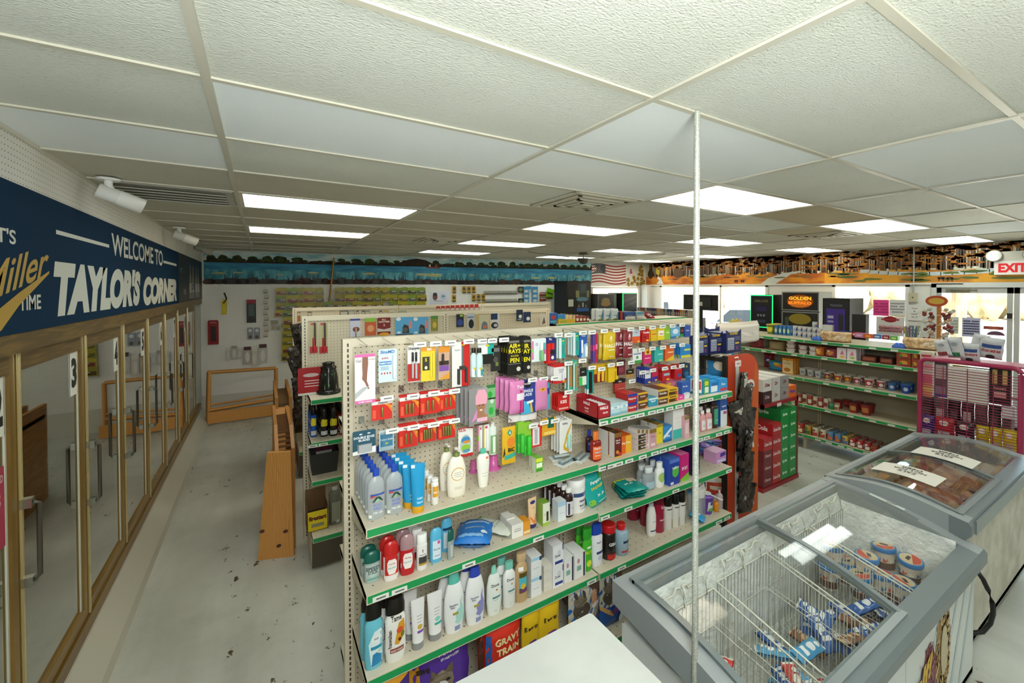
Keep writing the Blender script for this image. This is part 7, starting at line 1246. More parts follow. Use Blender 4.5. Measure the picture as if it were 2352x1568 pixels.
def fire(w, h, d):
    t = thing('firestarter_carton', '', ''); m = MB(); k = '7a5c3c'; m.box(-w/2, -d/2, 0, w/2, -d/2+.004, h*.58, 'dfc71c'); m.box(-w/2, d/2-.004, 0, w/2, d/2, h, k); m.box(-w/2, -d/2, 0, -w/2+.004, d/2, h*.7, k); m.box(w/2-.004, -d/2, 0, w/2, d/2, h*.7, k); m.box(-w/2, -d/2, 0, w/2, d/2, .004, k)
    m.text('firestart', lambda u, v: (u, -d/2-.001, v), 0, h*.32, h*.13, 'b5241c', w*.85, .06); m.text('firestart', lambda u, v: (u+.001, -d/2-.0016, v-.001), 0, h*.32, h*.13, '1d1a12', w*.83, .02); m.box(-w*.3, -d/2-.001, h*.12, w*.3, -d/2, h*.22, '8a8a70'); m.build('carton', t)
    m = MB(); m.box(-w/2+.005, -d/2+.005, .005, w/2-.005, d/2-.005, h*.35, '3a2a1c'); m.build('contents', t); return t
stand(fire, (706, 754, 1218, 1140), .245, 'open yellow carton reading firestart on the bottom shelf', 'carton', dr=1.2)
stand(bot('lamp_oil_bottle', 'round', ('6f6f62', .2), 'c9c9c2', [('r', -.3, .1, .4, .6, '8f917f'), ('r', .05, .05, .35, .12, 'b9bcae')], capw=.5), (757, 785, 1205, 1118), .245, 'grey bottle beside the firestart carton', 'bottle', dr=.6)
# black hanging socks strip on the end of the third gondola, lures on the far post
for i in range(9):
    p = PY(692+3*math.sin(i*2), 742+i*24, 5.62); o = mk_bag('hanging_glove', .13, .28, .05, 'wavy_black', [('e', 0, .7, .3, .1, '55504a')], None, 2.); o.location = (p.x, 5.62-i*.004, p.z-.28); o.rotation_euler = (0, rf.uniform(-.3, .3), rf.uniform(-.5, .5)); setlab(o, 'black clip strip item hanging on the end of the third gondola, '+['topmost', 'second from top', 'third from top', 'fourth from top', 'middle', 'below the middle', 'third from bottom', 'second from bottom', 'lowest'][i], 'clip strip item')
# gondola 3 hanging tools
G3 = [(683, 690, '9a5c1c'), (706, 716, '7a4a20'), (780, 800, '56524a'), (800, 815, '8a8f90'), (818, 824, '3a342c'), (831, 838, '2f2c26'), (838, 850, '6f7a80'), (857, 864, 'c9c2b0'), (871, 878, '4a3224'), (880, 893, 'b59a2c'), (895, 905, 'd0d0c8'), (914, 934, '9aa88c')]
for k, (a, b, c) in enumerate(G3): o = hang((a, 713 if k > 1 else 716, b, 738), 'tool_card', 'small '+['amber lure pack', 'amber lure pack', 'grey tool card', 'silver tool card', 'dark brush', 'black brush', 'steel blue tool card', 'pale funnel', 'brown brush', 'yellow can tool', 'white tool card', 'green speckled tool card'][k]+' hanging '+['at the far left end', 'second along', 'left of centre', 'right of the first grey card', 'in the middle', 'beside the dark brush', 'right of the brushes', 'between steel cards', 'right of centre', 'near the post', 'next to the post', 'right of the post'][k]+' of the third gondola', 'tool', c, [('r', -.4, .6, .4, .9, 'b9b6a4')], Y=YG3-.1)
for k in range(9):
    x = 1002+k*11; hang((x, 703-.6*k, x+9, 711), 'red_card', 'red carded item on the top edge of the third gondola', 'hardware', 'b02a2c', [('r', -.4, 0, .4, .35, 'cfc6c0')], Y=YG3-.12, group='red cards on the third gondola')
# ================================================================== BACK WALL TACKLE
def bwitem(bx, mk_, label, cat, group=None, off=.06, rz=0.):
    x0, y0, x1, y1 = bx; u0, zt = BW((x0+x1)/2, y0, off); ua = BW(x0, y0, off)[0]; ub = BW(x1, y0, off)[0]; zb_ = BW((x0+x1)/2, y1, off)[1]
    o = mk_(ub-ua, zt-zb_); o.location = wloc((ua+ub)/2, zt, off); o.rotation_euler = (0, rz, BWA); setlab(o, label, cat, group); return o
def bwdup(src, px, py, label, group, off=.06, rz=0): o = dup(src); u, z = BW(px, py, off); o.location = wloc(u, z, off); o.rotation_euler = (0, rz, BWA); o['label'] = label; o['group'] = group; return o
bwcard = lambda nm, c, it=(), bl=(): (lambda w, h: mk_card(nm, w, h, c, it, bl))
bwitem((510, 688, 522, 722), bwcard('yellow_bait_float', ('d9c01c', .4), [('r', -.3, .1, .3, .8, 'e3cf3a')]), 'bright yellow float hanging by a black cord on the white pegboard', 'fishing float', rz=.05)
u, z = BW(515, 672, .06); m = MB(); m.tube([(0, 0, 0), (.03, 0, -.1), (-.01, 0, -.18)], .012, BK, 5); o = m.build('cord', None); o.location = wloc(u, z, .06); setlab(o, 'short black cord above the yellow float', 'cord')
bwitem((477, 735, 502, 791), bwcard('tool_pack', ('981c22', .4), [('r', -.25, .12, .25, .75, '2a1414'), ('t', 0, .86, .07, 'Berkley', 'c98a8a', .6)]), 'red card with a black tool on the white pegboard near the coolers', 'fishing tool')
bwitem((566, 688, 588, 741), bwcard('trap_pack', ('26241f', .4), [('r', -.5, .84, .5, 1, '9a1c24'), ('r', -.3, .3, .3, .8, '4a5a56'), ('e', 0, .15, .35, .1, '14140f')]), 'black and red carded tackle item high on the white pegboard', 'fishing tool')
for k, (a, b) in enumerate(((568, 581), (583, 597))): bwitem((a, 752, b, 779), bwcard('snap_pack', ('8c909a', .3), [('e', 0, .75, .3, .15, 'd9dde4'), ('e', 0, .2, .3, .15, '5a5048')]), ['left', 'right'][k]+' one of two small silver packs below the black card', 'tackle')
for k, (a, b, y0, y1, c) in enumerate(((519, 528, 800, 828, 'c9c9c2'), (530, 545, 794, 824, 'bfbdb4'), (546, 555, 797, 822, 'c4c4be'), (558, 578, 796, 836, 'b5aea4'), (576, 592, 797, 841, 'c9c4ba'), (593, 614, 790, 834, 'c2c0bc'))):
    bwitem((a, y0, b, y1), lambda w, h, c=c: (lambda o: o)(mk_card('line_pack', w, h, (c, .3), [('r', -.4, .8, .4, 1, ['d9d9d4', 'a59a90', 'd4d4ce', '4a1c20', 'd9d4ca', '4a2a30'][k]), ('e', 0, .4, .25, .3, 'dad8d2')])), 'clear bagged tackle in the low row on the white pegboard, '+['leftmost', 'second', 'third', 'fourth', 'fifth', 'rightmost'][k], 'tackle bag')
for k in range(9):
    y = 664+k*12.5; bwitem((604+(k % 2)*2, y, 616+(k % 2)*2, y+10), bwcard('hook_pack', ('c4c0ae', .5), [('r', -.4, 0, .4, .3, '8a8474')]), 'small cream tackle packet in the narrow column, '+['topmost', 'second', 'third', 'fourth', 'fifth', 'sixth', 'seventh', 'eighth', 'lowest'][k], 'tackle packet', 'narrow column of cream packets')
for k, (a, b) in enumerate(((621, 735), (622, 747), (628, 735), (633, 748), (646, 742))): bwitem((a, b, a+11, b+10), bwcard('hook_pack', ('b5b09a', .5), [('e', 0, .4, .3, .3, '9a947e')]), 'faded packet in the cluster right of the narrow column, '+['upper left', 'lower left', 'upper right', 'lower right', 'far right'][k], 'tackle packet')
# soft bait packs: built once per colour, copied
pal = [('a89c1c', '6a6414'), ('9a8a1a', '4a3a18'), ('8ea02a', '3a3f2a'), ('b0a41e', '7a2f1c'), ('7f9426', '5a5a5a')]
protos = []
def lure(i):
    m = MB(); c1, c2 = pal[i]; w, h = .2, .145; m.prism([(-w/2, -h), (w/2, -h), (w/2*.9, -h*.1), (w*.2, 0), (-w*.2, -.01), (-w/2*.95, -h*.12)], 'y', -.02, .012, (c1, .35)); m.box(-w*.42, -.022, -h*.9, w*.42, -.0205, -h*.5, (c2, .3)); m.box(-w*.1, -.023, -h*.65, w*.3, -.0225, -h*.55, 'c9c4b0'); return m.build('soft_bait_pack')
cnt = 0; rr = random.Random(9)
def lures(rows, blk):
    global cnt
    for ri, (y, xs) in enumerate(rows):
        for k, x in enumerate(xs):
            i = rr.randrange(5)
            while len(protos) <= i: protos.append([lure(len(protos)), 0])
            lab = 'yellow green soft bait pack in the %s block, %s row' % (blk, ['top', 'second', 'third', 'fourth', 'fifth', 'sixth', 'seventh', 'eighth', 'ninth', 'tenth'][ri]); grp = 'soft bait packs, %s block, row %s' % (blk, 'abcdefghij'[ri])
            u, z = BW(x, y, .08); o = protos[i][0] if not protos[i][1] else dup(protos[i][0]); protos[i][1] = 1; o.location = wloc(u, z, .08+.02*(k % 2)); o.rotation_euler = (0, rr.uniform(-.05, .05), BWA); setlab(o, lab, 'fishing bait', grp)
lures([(660, [648, 672, 691, 710, 730]), (677, [648, 672, 691, 710, 730]), (694, [648, 668, 688, 708, 730]), (709, [646, 664]), (727, [664]), (743, [664]), (758, [663]), (775, [663]), (792, [662]), (809, [661])], 'left')
lures([(659, [782, 802, 822, 842, 862, 882, 902]), (676, [782, 804, 826, 846, 866, 886]), (691, [758, 778, 800, 822, 846, 868])], 'middle'); lures([(659, [926, 946, 966]), (676, [906, 926, 946, 968]), (691, [906, 924, 944, 966])], 'right')
gp = bwitem((1039, 657, 1048, 673), bwcard('gold_pack', ('b08a24', .3), [('e', 0, .6, .3, .2, '4a3a14'), ('r', -.4, 0, .4, .15, '3a2a14')]), 'gold spinner packet, '+'top left alone', 'fishing lure')
for a, b, l in ((1062, 657, 'first of the top three'), (1073, 657, 'second of the top three'), (1084, 657, 'third of the top three'), (1039, 677, 'middle left above the poster'), (1084, 676, 'first of the middle three'), (1095, 675, 'second of the middle three'), (1106, 675, 'third of the middle three'), (1096, 694, 'lower left of two'), (1106, 694, 'lower right of two')): bwdup(gp, a+4, b, 'gold spinner packet, '+l, 'gold spinner packets')
bw_ = bwitem((1208, 657, 1221, 671), bwcard('blue_pack', ('3f86b8', .3), [('r', -.4, 0, .4, .5, '9ab4bc'), ('e', 0, .25, .2, .15, 'd9d0c4')]), 'blue worm packet in the right hand block, first', 'fishing bait')
for k in range(13):
    a, b = 1225+(k % 2)*(-16)+(0 if k % 2 else 4), 658+(k//2)*11; bwdup(bw_, a, b, 'blue worm packet in the right hand block', 'blue worm packets', .06+.01*(k % 2))
bw_['label'] = 'blue worm packet in the right hand block'; bw_['group'] = 'blue worm packets'
dk = bwitem((1190, 658, 1203, 672), bwcard('dark_lure_pack', ('23281c', .3), [('e', 0, .5, .35, .3, '6a7a5a')]), 'dark lure packet left of the blue packs, topmost', 'fishing lure')
for k, b in enumerate((685, 697)): bwdup(dk, 1197, b, 'dark lure packet left of the blue packs, '+['middle', 'lowest'][k], 'dark lure packets')
gr = bwitem((1275, 655, 1292, 668), bwcard('green_pack', ('6fb01e', .3), [('r', -.4, 0, .4, .3, '4a3a2a')]), 'lime green bait pack, right column top', 'fishing bait')
for a, b, l in ((1266, 663, 'tilted, left of the top one'), (1262, 673, 'second row left'), (1282, 672, 'second row right'), (1283, 687, 'third down'), (1284, 702, 'fourth down'), (1283, 714, 'lowest')): bwdup(gr, a, b, 'lime green bait pack, '+l, 'lime green bait packs', rz=.3 if b == 663 else 0)
rb = bwitem((1240, 671, 1254, 680), bwcard('brown_pack', ('7a3424', .3), [('r', -.4, .5, .4, .8, 'b5a49a')]), 'brown bait pack right of the blue packs, upper', 'fishing bait'); bwdup(rb, 1247, 682, 'brown bait pack right of the blue packs, lower', 'brown packs')
# hook rows of small clear packs
for ri, y in enumerate((668, 687, 703)):
    m = MB(); u0, z_ = BW(1112, y, .05); u1 = BW(1188, y, .05)[0]
    for k in range(22): x = (u1-u0)*k/22; m.box(x, 0, -.06, x+.03, .012, .0, ('a9a69a', .35)); m.box(x, -.002, -.075, x+.028, .006, -.055, ('4a463c', .4))
    o = m.build('hook_packets'); o.location = wloc(u0, z_, .05); o.rotation_euler = (0, 0, BWA); tag(o, ['top', 'middle', 'lowest'][ri]+' dense row of tiny hook packets on the pegboard', 'hook packets', None, 'stuff')
# picture poster on the third gondola line
o = bwitem((987, 669, 1030, 700), bwcard('memorial_poster', ('c6c8d4', .5), [('e', -.22, .6, .13, .26, '6a4038'), ('p', [(-.34, .68), (-.1, .68), (-.12, .86), (-.22, .92), (-.32, .86)], '231f1d'), ('e', .22, .62, .15, .2, 'a9b8c8'), ('p', [(.12, .6), (.32, .6), (.22, .72)], '4a6a8a'), ('r', -.25, .28, .22, .31, '7a7a84')]), 'white poster with a man portrait and a pale round emblem among the tackle', 'poster', off=1.2)
# yellow cane and white wire on the wall
a = BW(767, 592, .04); b = BW(755, 703, .04); m = MB(); m.tube([(a[0], 0, a[1]), (b[0], 0, b[1])], .014, ('c08a1c', .4), 6); o = m.build('yellow_cane_pole'); o.location = wloc(0, 0, .04); o.rotation_euler = (0, 0, BWA); setlab(o, 'yellow cane fishing pole leaning across the lake mural', 'fishing pole')
for k, (px, py, s_) in enumerate(((1055, 597, .05), (1252, 607, .05))): u, z = BW(px, py, .05); m = MB(); m.lathe([(.0, -.05), (.04, -.04), (.055, 0)], 'c9ccc8', 14); m.lathe([(.03, -.055), (.0, -.06)], '1c1c1c', 10); o = m.build('dome_camera'); o.location = wloc(u, z, .05); setlab(o, ['left', 'right'][k]+' small white dome camera on the lake mural', 'security camera')
# ================================================================== ORANGE SIDED WIRE RACK AT THE GONDOLA END
t = thing('wire_rack', 'black wire snack rack with an orange swirl side panel at the gondola end', 'display rack'); OR = ('c9421a', .35); bk = ('1a1612', .4); yr = 2.0
zt_ = PY(1690, 815, yr).z; xl = PY(1670, 830, yr).x; xr = PY(1742, 900, yr).x
m = MB(); n_ = 8; pts = [(xl, .05), (xr, .05), (xr, zt_-.16)]+[(xr-.17+.17*math.cos(a), zt_-.17+.17*math.sin(a)) for a in [i*math.pi/2/n_ for i in range(1, n_+1)]]+[(xl, zt_)]
m.prism(pts, 'y', yr, yr+.006, OR)
m.prism([(xr-.12, .05), (xr, .05), (xr, zt_-.2), (xr-.05, zt_-.05), (xr-.09, zt_-.4)], 'y', yr-.0008, yr, ('c95a1c', .35)); m.build('side_panel', t)
def arrow(cx, cz, s): 
    a = MB(); P = [(cx+s*math.cos(w), cz+s*math.sin(w)) for w in [math.radians(d) for d in range(-20, 121, 14)]]+[(cx-.75*s, cz+1.0*s), (cx-.95*s, cz+.55*s), (cx-.4*s, cz+.35*s), (cx-.35*s, cz+.55*s)]+[(cx+.62*s*math.cos(w), cz+.55*s*math.sin(w)) for w in [math.radians(d) for d in range(100, -21, -14)]]
    a.prism(P, 'y', yr-.003, yr-.001, 'd9dcda'); a.build('arrow_graphic', t)
for px, py in ((1722, 1025), (1722, 1155)): p = PY(px, py, yr); arrow(p.x, p.z, .055)
p = PY(1724, 885, yr); arrow(p.x, p.z, .05)
m = MB()
for x, y in ((xl, yr+.02), (xl, yr+.5), (xr-.02, yr+.5), (xl-.02, yr+.0)): m.box(x-.014, y-.012, .02, x+.014, y+.012, zt_-.0, bk)
m.build('post', t)
for z in (zt_-.02, 1.42, 1.08, .72, .36):
    m = MB(); m.box(xl-.01, yr+.01, z-.03, xl+.004, yr+.5, z, bk)
    for k in range(10): m.tube([(xl, yr+.03+k*.05, z), (xr, yr+.03+k*.05, z)], .003, bk, 4)
    m.build('wire_shelf', t)
for k, (z, c) in enumerate(((1.42, '2f86c0'), (1.42, 'b52a2c'), (1.08, '2c5ca8'), (1.08, 'd8b02c'), (.72, 'b5342c'), (.72, 'e4e2dc'), (.36, 'c9402c'))):
    o = mk_bag('snack_bag', .2, .22, .08, (c, .3), [('e', 0, .5, .3, .2, 'e4dcc8'), ('r', -.4, .8, .4, .92, 'd9d0b8')]); o.location = (xl+.13+.16*(k % 2), yr+.15+.1*(k % 3), z+.001); o.rotation_euler = (0, 0, -.7); setlab(o, ['blue', 'red', 'royal blue', 'yellow', 'dark red', 'white', 'orange red'][k]+' snack bag on the '+['upper', 'upper', 'second', 'second', 'third', 'third', 'lowest'][k]+' wire shelf of the orange sided rack', 'snack bag')
# clip strip of jerky bags
p = PY(1693, 832, yr-.03); t = thing('clip_strip', 'white plastic clip strip hooked on the orange panel', 'clip strip', (p.x, yr-.02, 0)); m = MB(); m.tube([(0, .01, p.z+.03), (.01, -.01, p.z+.04), (.02, -.012, p.z+.01), (.0, -.01, p.z-.02)], .006, 'dedcd6', 6); m.box(-.02, -.014, .3, .02, -.012, p.z, 'c9c7c0'); m.build('strip', t); m = MB(); m.box(-.035, -.02, p.z-.03, .035, -.016, p.z+.015, 'e3dedb'); m.box(-.02, -.0205, p.z-.012, .02, -.02, p.z-.004, 'c9605a'); m.build('price_card', t)
rj = random.Random(17)
for k, (px, py) in enumerate([(1700, 845), (1712, 872), (1704, 905), (1712, 925), (1702, 950), (1712, 975), (1703, 1000), (1716, 1030), (1708, 1068), (1710, 1095)]):
    yv = yr-.06-.012*(k % 3); p = PY(px, py, yv); o = mk_bag('jerky_bag', .13, .24, .03, 'wavy_black', [('r', -.38, .12, .38, .5, ('4a3f38', .3))]+([('p', [(-.3, .55), (.3, .52), (.26, .86), (-.26, .88)], 'c4beaf')] if k == 0 else [('p', [(-.2, .1), (.0, .1), (.0, .3), (-.2, .28)], 'a9b4b8')] if k in (3, 8) else [('p', [(-.3, .7), (.3, .78), (.1, .55)], 'c4beaf')] if k in (2, 6) else []), None, 2.)
    o.location = (p.x, yv, p.z-.27); o.rotation_euler = (rj.uniform(-.05, .2), rj.uniform(-.35, .25), rj.uniform(-.5, .3)); setlab(o, 'glossy black jerky bag on the clip strip, '+['topmost with a white label', 'second from top', 'third from top', 'fourth from top', 'fifth from top', 'sixth from top', 'seventh from top', 'third from bottom', 'second from bottom', 'lowest'][k], 'jerky bag')
# peanut boxes on the rack top
def nuts(w, h, d):
    t = thing('peanut_box', '', ''); m = MB(); nb = ('1a2458', .35); m.box(-w/2, -d/2, 0, w/2, d/2, h*.82, nb); m.prism([(-w/2, h*.82), (-w/2, h), (-w*.2, h*.9), (w*.2, h*.9), (w/2, h), (w/2, h*.82)], 'y', d/2-.004, d/2, nb); m.prism([(-w/2, h*.82), (-w/2, h*.95), (-w*.3, h*.84), (w*.3, h*.84), (w/2, h*.95), (w/2, h*.82)], 'y', -d/2, -d/2+.004, nb)
    f = lambda a, b: (a, -d/2-.001, b)
    m.text('PLANTERS', f, 0, h*.74, h*.09, 'd9b82c', w*.9, .05); m.box(-w*.4, -d/2-.001, h*.12, w*.02, -d/2, h*.62, 'a9b0c0'); m.box(w*.1, -d/2-.001, h*.35, w*.36, -d/2, h*.42, 'd8b62a')
    for k in range(6): m.box(-w*.38, -d/2-.0016, h*(.16+.07*k), 0, -d/2-.001, h*(.18+.07*k), '3a4674'); m.box(w*.08, -d/2-.0012, h*(.5+.03*k), w*.4, -d/2, h*(.507+.03*k), '8a94b0')
    m.box(w*.12, -d/2-.001, h*.1, w*.3, -d/2, h*.26, '6a3a70'); m.build('carton', t)
    g = MB(); g.add([(w/2+.0006, y, z) for y, z in circ(0, h*.5, d*.3, h*.25, 12)], [tuple(range(12))], 'd8b62a'); g.build('side_print', t); return t
nb = None
for k, (a, b, lb) in enumerate(((1603, 1627, 'left, cut by the steel pole'), (1630, 1660, 'middle'), (1668, 1702, 'right, in front'))):
    yy = yr+.12-(.04 if k == 2 else 0); x0, x1 = PY(a, 800, yy).x, PY(b, 800, yy).x; z0_ = PY(1660, 818, yy).z if k < 2 else PY(1690, 818, yy).z; h_ = PY(1660, 766, yy).z-z0_; o = nuts(x1-x0, h_, .2); o.location = (min((x0+x1)/2, 9), yy+.1, zt_+.002); setlab(o, 'navy blue open peanut box with yellow lettering, '+lb+' of three', 'snack box', 'navy peanut boxes')
p = PY(1650, 768, 2.6); m = mk_bag('white_pouch', .62, .2, .22, ('d4cfc6', .4), [('r', -.4, .4, .3, .6, 'dedad2')], None, 2.); m.location = (p.x, 2.4, zt_+.0); setlab(m, 'large white plastic pouch lying behind the navy peanut boxes', 'pouch')
# ================================================================== SODA STACKS
def soda(c, c2, word, wc, side='', n=1.):
    t = thing('soda_case', '', ''); m = MB(); w, h, d = .16, .127, .40; m.box(-w/2, -d/2, 0, w/2, d/2, h, (c, .35)); m.text(word, lambda a, b: (a, -d/2-.0008, b), 0, h*.38, h*.3, wc, w*.85, .04, .2)
    m.text(side or word, lambda a, b: (-w/2-.0008, -a, b), 0, h*.3, h*.42, wc, d*.8, .05, .1); m.add([(-w/2+.01, -d/2+.02, h+.0006), (w/2-.01, -d/2+.02, h+.0006), (w/2-.01, d/2-.02, h+.0006), (-w/2+.01, d/2-.02, h+.0006)], [(0, 1, 2, 3)], c2); m.build('carton', t); return t
sx0 = PZ(1745, 1128, 0).x; sy0 = PZ(1831, 1096, 0).y
S = {'g': soda('12843c', '2a9a50', 'Sprite', 'd4ead4'), 'c': soda('a81a22', 'b83038', 'Coca-Cola', 'e4d0d0'), 'b': soda('6a1824', '7a2a34', 'Cherry', 'd8b8bc')}; U = {k: 0 for k in S}
colh = [('b', 4, 4), ('c', 5, 4), ('g', 6, 5), ('g', 6, 6)]
nm = {'g': 'green', 'c': 'red', 'b': 'dark maroon'}
z_ = .045
for ci, (k, n_, _) in enumerate(colh):
    for j in range(n_):
        kk = k if not (ci == 0 and j == n_-1) else 'c'
        o = S[kk] if not U[kk] else dup(S[kk]); U[kk] += 1; o.location = (sx0+.085+ci*.168, sy0+.2+(0 if ci < 2 else .005), z_+j*.128); o.rotation_euler = (0, 0, 0); setlab(o, '%s soda case, %s in the %s column of the stack' % (nm[kk], ['bottom', 'second up', 'third up', 'fourth up', 'fifth up', 'sixth up'][j], ['leftmost', 'second', 'third', 'rightmost'][ci]), 'soda case', 'stacked soda cases')
for j in range(6): o = dup(S['g']); o.location = (sx0+.085+2*.168, sy0+.61, z_+j*.128); setlab(o, 'green soda case in the rear column, '+['bottom', 'second up', 'third up', 'fourth up', 'fifth up', 'top'][j], 'soda case', 'rear green soda cases')
RDK = ('8c1822', .35)
t = thing('soda_rack', 'dark red metal rack holding the soda cases with a shelf above', 'display rack', (sx0, sy0, 0)); W4 = .68; zs = PY(1826, 912, sy0).z
m = MB(); m.box(-.02, -.01, 0, W4+.01, .85, .04, RDK); m.build('base_tray', t); m = MB(); m.box(-.02, .0, zs-.035, W4+.01, .03, zs, RDK); m.box(-.02, .8, zs-.035, W4+.01, .83, zs, RDK); m.box(-.02, .0, zs-.035, .01, .83, zs, RDK); m.box(W4-.02, 0, zs-.035, W4+.01, .83, zs, RDK); m.box(0, .02, zs-.02, W4, .8, zs-.012, '3a1a1c'); m.build('top_shelf', t)
for x, y in ((-.02, .41), (W4-.015, .0), (-.02, .8), (W4-.015, .8)): m = MB(); m.box(x, y, 0, x+.025, y+.025, zs-.03, RDK); m.build('post', t)
m = MB(); m.box(.25, -.004, zs-.05, .33, -.001, zs-.015, 'd9cfcd'); m.build('price_label', t)
for k, (dx, c, tx, n_) in enumerate(((.1, 'cfccc6', 'Diet', 2), (.27, 'bdbab6', 'Dr', 2), (.44, '8f8c8c', 'Dr', 2))):
    for j in range(n_):
        o = soda(c if not (k == 0 and j == 0) else '3a1a1e', 'd4d0ca', tx, '7a1a28' if not (k == 0 and j == 0) else 'b59a9e'); o.location = (sx0+dx, sy0+.22, zs+.002+j*.128); setlab(o, ['white', 'white', 'grey'][k]+' and maroon diet soda case, '+['lower', 'upper'][j]+' one in the '+['left', 'middle', 'right'][k]+' column on the red rack', 'soda case')
o = soda('d9601c', 'e07a34', 'Fanta', '2a3f9c'); o.location = (sx0+.6, sy0+.22, zs+.002); setlab(o, 'orange soda case alone at the right end of the red rack shelf', 'soda case')
# ================================================================== LONG FOOD SHELF ON THE RIGHT
XS = 6.05; R0 = 1.62; RJ = PX(1847, 815, XS).y; R1 = RJ+1.22
zR = [1.448, 1.252, .935, .589, .19]
t = thing('food_shelf', 'long low beige shelf unit of groceries with green price strips', 'shelving unit', (XS, 0, 0))
def rshelf(y0, y1, z, k):
    m = MB(); dp = .42 if k else .62; m.box(0, y0, z-.03, dp, y1, z, ('b9ae94', .45)); o = m.build('shelf', t); m = MB(); m.box(-.008, y0, z-.036, 0, y1, z+.002, BED); m.box(-.0095, y0+.004, z-.031, -.008, y1-.004, z-.002, ('1f8a4c', .35))
    r = random.Random(int(z*100)+int(y0*10))
    for j in range(5 if k != 4 else 9): y = y0+.1+(y1-y0-.2)*(j+r.random()*.5)/(5 if k != 4 else 9); m.box(-.0105, y-.035, z-.03, -.0095, y+.035, z-.011, 'c9cdc0')
    m.build('price_channel', o)
ye = [R0, (R0+RJ)/2+.0, RJ, R1]
for k, z in enumerate(zR):
    for a, b in ((R0, RJ-.004), (RJ+.004, R1)): rshelf(a, b, z, k)
m = MB(); m.box(.42, R0, .1, .44, R1, zR[0]-.03, ('a39c86', .5)); m.build('back_panel', t)
m = MB()
for y in (R0+.01, PX(1884, 900, XS+.42).y, R1-.02):
    m.box(.40, y-.02, .0, .425, y+.02, zR[0]-.03, BED); z = .25
    while z < 1.4: m.box(.3994, y-.004, z, .40, y+.004, z+.015, '2f2a1e'); z += .0254
m.build('upright', t)
for y in (R0+.03, RJ, R1-.03): m = MB(); m.box(.03, y-.02, 0, .5, y+.02, .15, ('a9a088', .5)); m.build('foot', t)
m = MB(); m.box(0.05, R0-.02, zR[4], .44, R0, zR[0]-.04, BED); m.build('end_panel', t)
def rs(mk, box, k, label, cat, n=1, dp=.07, dr=.9, group=None, z=None, name=None):
    x0, x1, yb_, yt = box; z = zR[k] if z is None else z; p = PZ((x0+x1)/2, yb_, z); p.x = max(p.x, XS+.02) if k else p.x
    w = abs(PX(x1, yb_, p.x).y-PX(x0, yb_, p.x).y); h = PX((x0+x1)/2, yt, p.x).z-z; y = PX((x0+x1)/2, yb_, p.x).y; d = w*dr; o = mk(w*.98, h, d); o.location = (p.x+d/2, y, z+.001); o.rotation_euler = (0, 0, -math.pi/2)
    row(o, label, cat, n, (dp+.0, 0, 0), group or (label+' group' if n > 1 else None)); return o
fc = lambda c, top='8a8a82', it=(): (lambda w, h, d: mk_bottle('food_can', 'foodcan', w, h, w, (c, .35), (top, .3, .7), list(it), False, 12))
cup_ = lambda c, lid_, it=(): (lambda w, h, d: mk_bottle('food_cup', 'cup', w, h, w, (c, .4), (lid_, .3), list(it), False, 14))
# bottom shelf tins
tins = [('a8342c', 'd8c9a0'), ('b08a3c', '3c6a3c'), ('c9bfa4', 'a83a2c'), ('c9bfa4', 'a83a2c'), ('4f86b0', 'c96a3c'), ('4f86b0', 'c96a3c'), ('c0a43c', '5a6a9c'), ('a42a2c', 'dcd4c8'), ('a42a2c', 'dcd4c8'), ('9c2428', 'dcd4c8'), ('7a3a24', 'b5452c'), ('4a4a3c', '9a9a84')]
for k, c in enumerate(tins):
    px = 1836+k*17.2; yb_ = 998+(px-1836)*.285; w_ = 14.6; rs(fc(c[0], '8a8a82', [('r', -.5, .1, .5, .45, c[1]), ('e', -.1, .65, .25, .12, c[1])]), (px-w_/2, px+w_/2, yb_, yb_-27), 4, 'food tin on the lowest shelf, '+['first from the left', 'second from the left', 'third from the left', 'fourth from the left, before the blue ones', 'left one of two blue labelled', 'right one of two blue labelled', 'yellow labelled', 'left one of the red and white trio', 'middle one of the red and white trio', 'right one of the red and white trio', 'brown labelled', 'last, by the freezer'][k], 'food tin', 3, .08)
for k in range(9):
    px = 1832+k*6.6 if k < 4 else 1832+k*10; px = 1834+k*12.2; yb_ = 930+(px-1834)*.2; c = ['8a3a34', 'b5a48c', '9a342c', 'b9ab90', '8a2c2c', 'b9b09c', '3a8a5a', 'c0b49a', 'a8583c'][k]
    if k < 8: rs(fc(c, '9a9a90', [('r', -.5, .2, .5, .6, ['c9b9a0', '7a2a24', 'd0c4b0', '7a2a24', 'd0c4b0', '7a2a24', '2a6a44', '8a5a3c'][k])]), (px-5.6, px+5.6, yb_-4, yb_-(27 if k < 6 else 18)), 3, 'food tin on the fourth shelf, '+['first', 'second', 'third', 'fourth', 'fifth', 'sixth', 'seventh, green', 'eighth'][k]+' from the left end', 'food tin', 2 if k < 6 else 1, .08)
for k, (a, b, y0, y1) in enumerate(((1911, 1932, 938, 919), (1931, 1953, 934, 918), (1945, 1969, 948, 925), (1959, 1980, 941, 922), (1972, 1998, 954, 929), (1984, 2007, 948, 927))):
    rs(cup_('8c2426', '6e1c1e', [('r', -.3, .25, .3, .7, ['c9b08a', 'a84a3a', 'b9844c', '9c3a2c', 'b5703c', '9c3a2c'][k])]), (a, b, y0, y1), 3, 'dark red plastic tub on the fourth shelf, '+['first, front left', 'behind the first', 'second, in front', 'behind the second', 'third, in front', 'last, at the back right'][k], 'food tub')
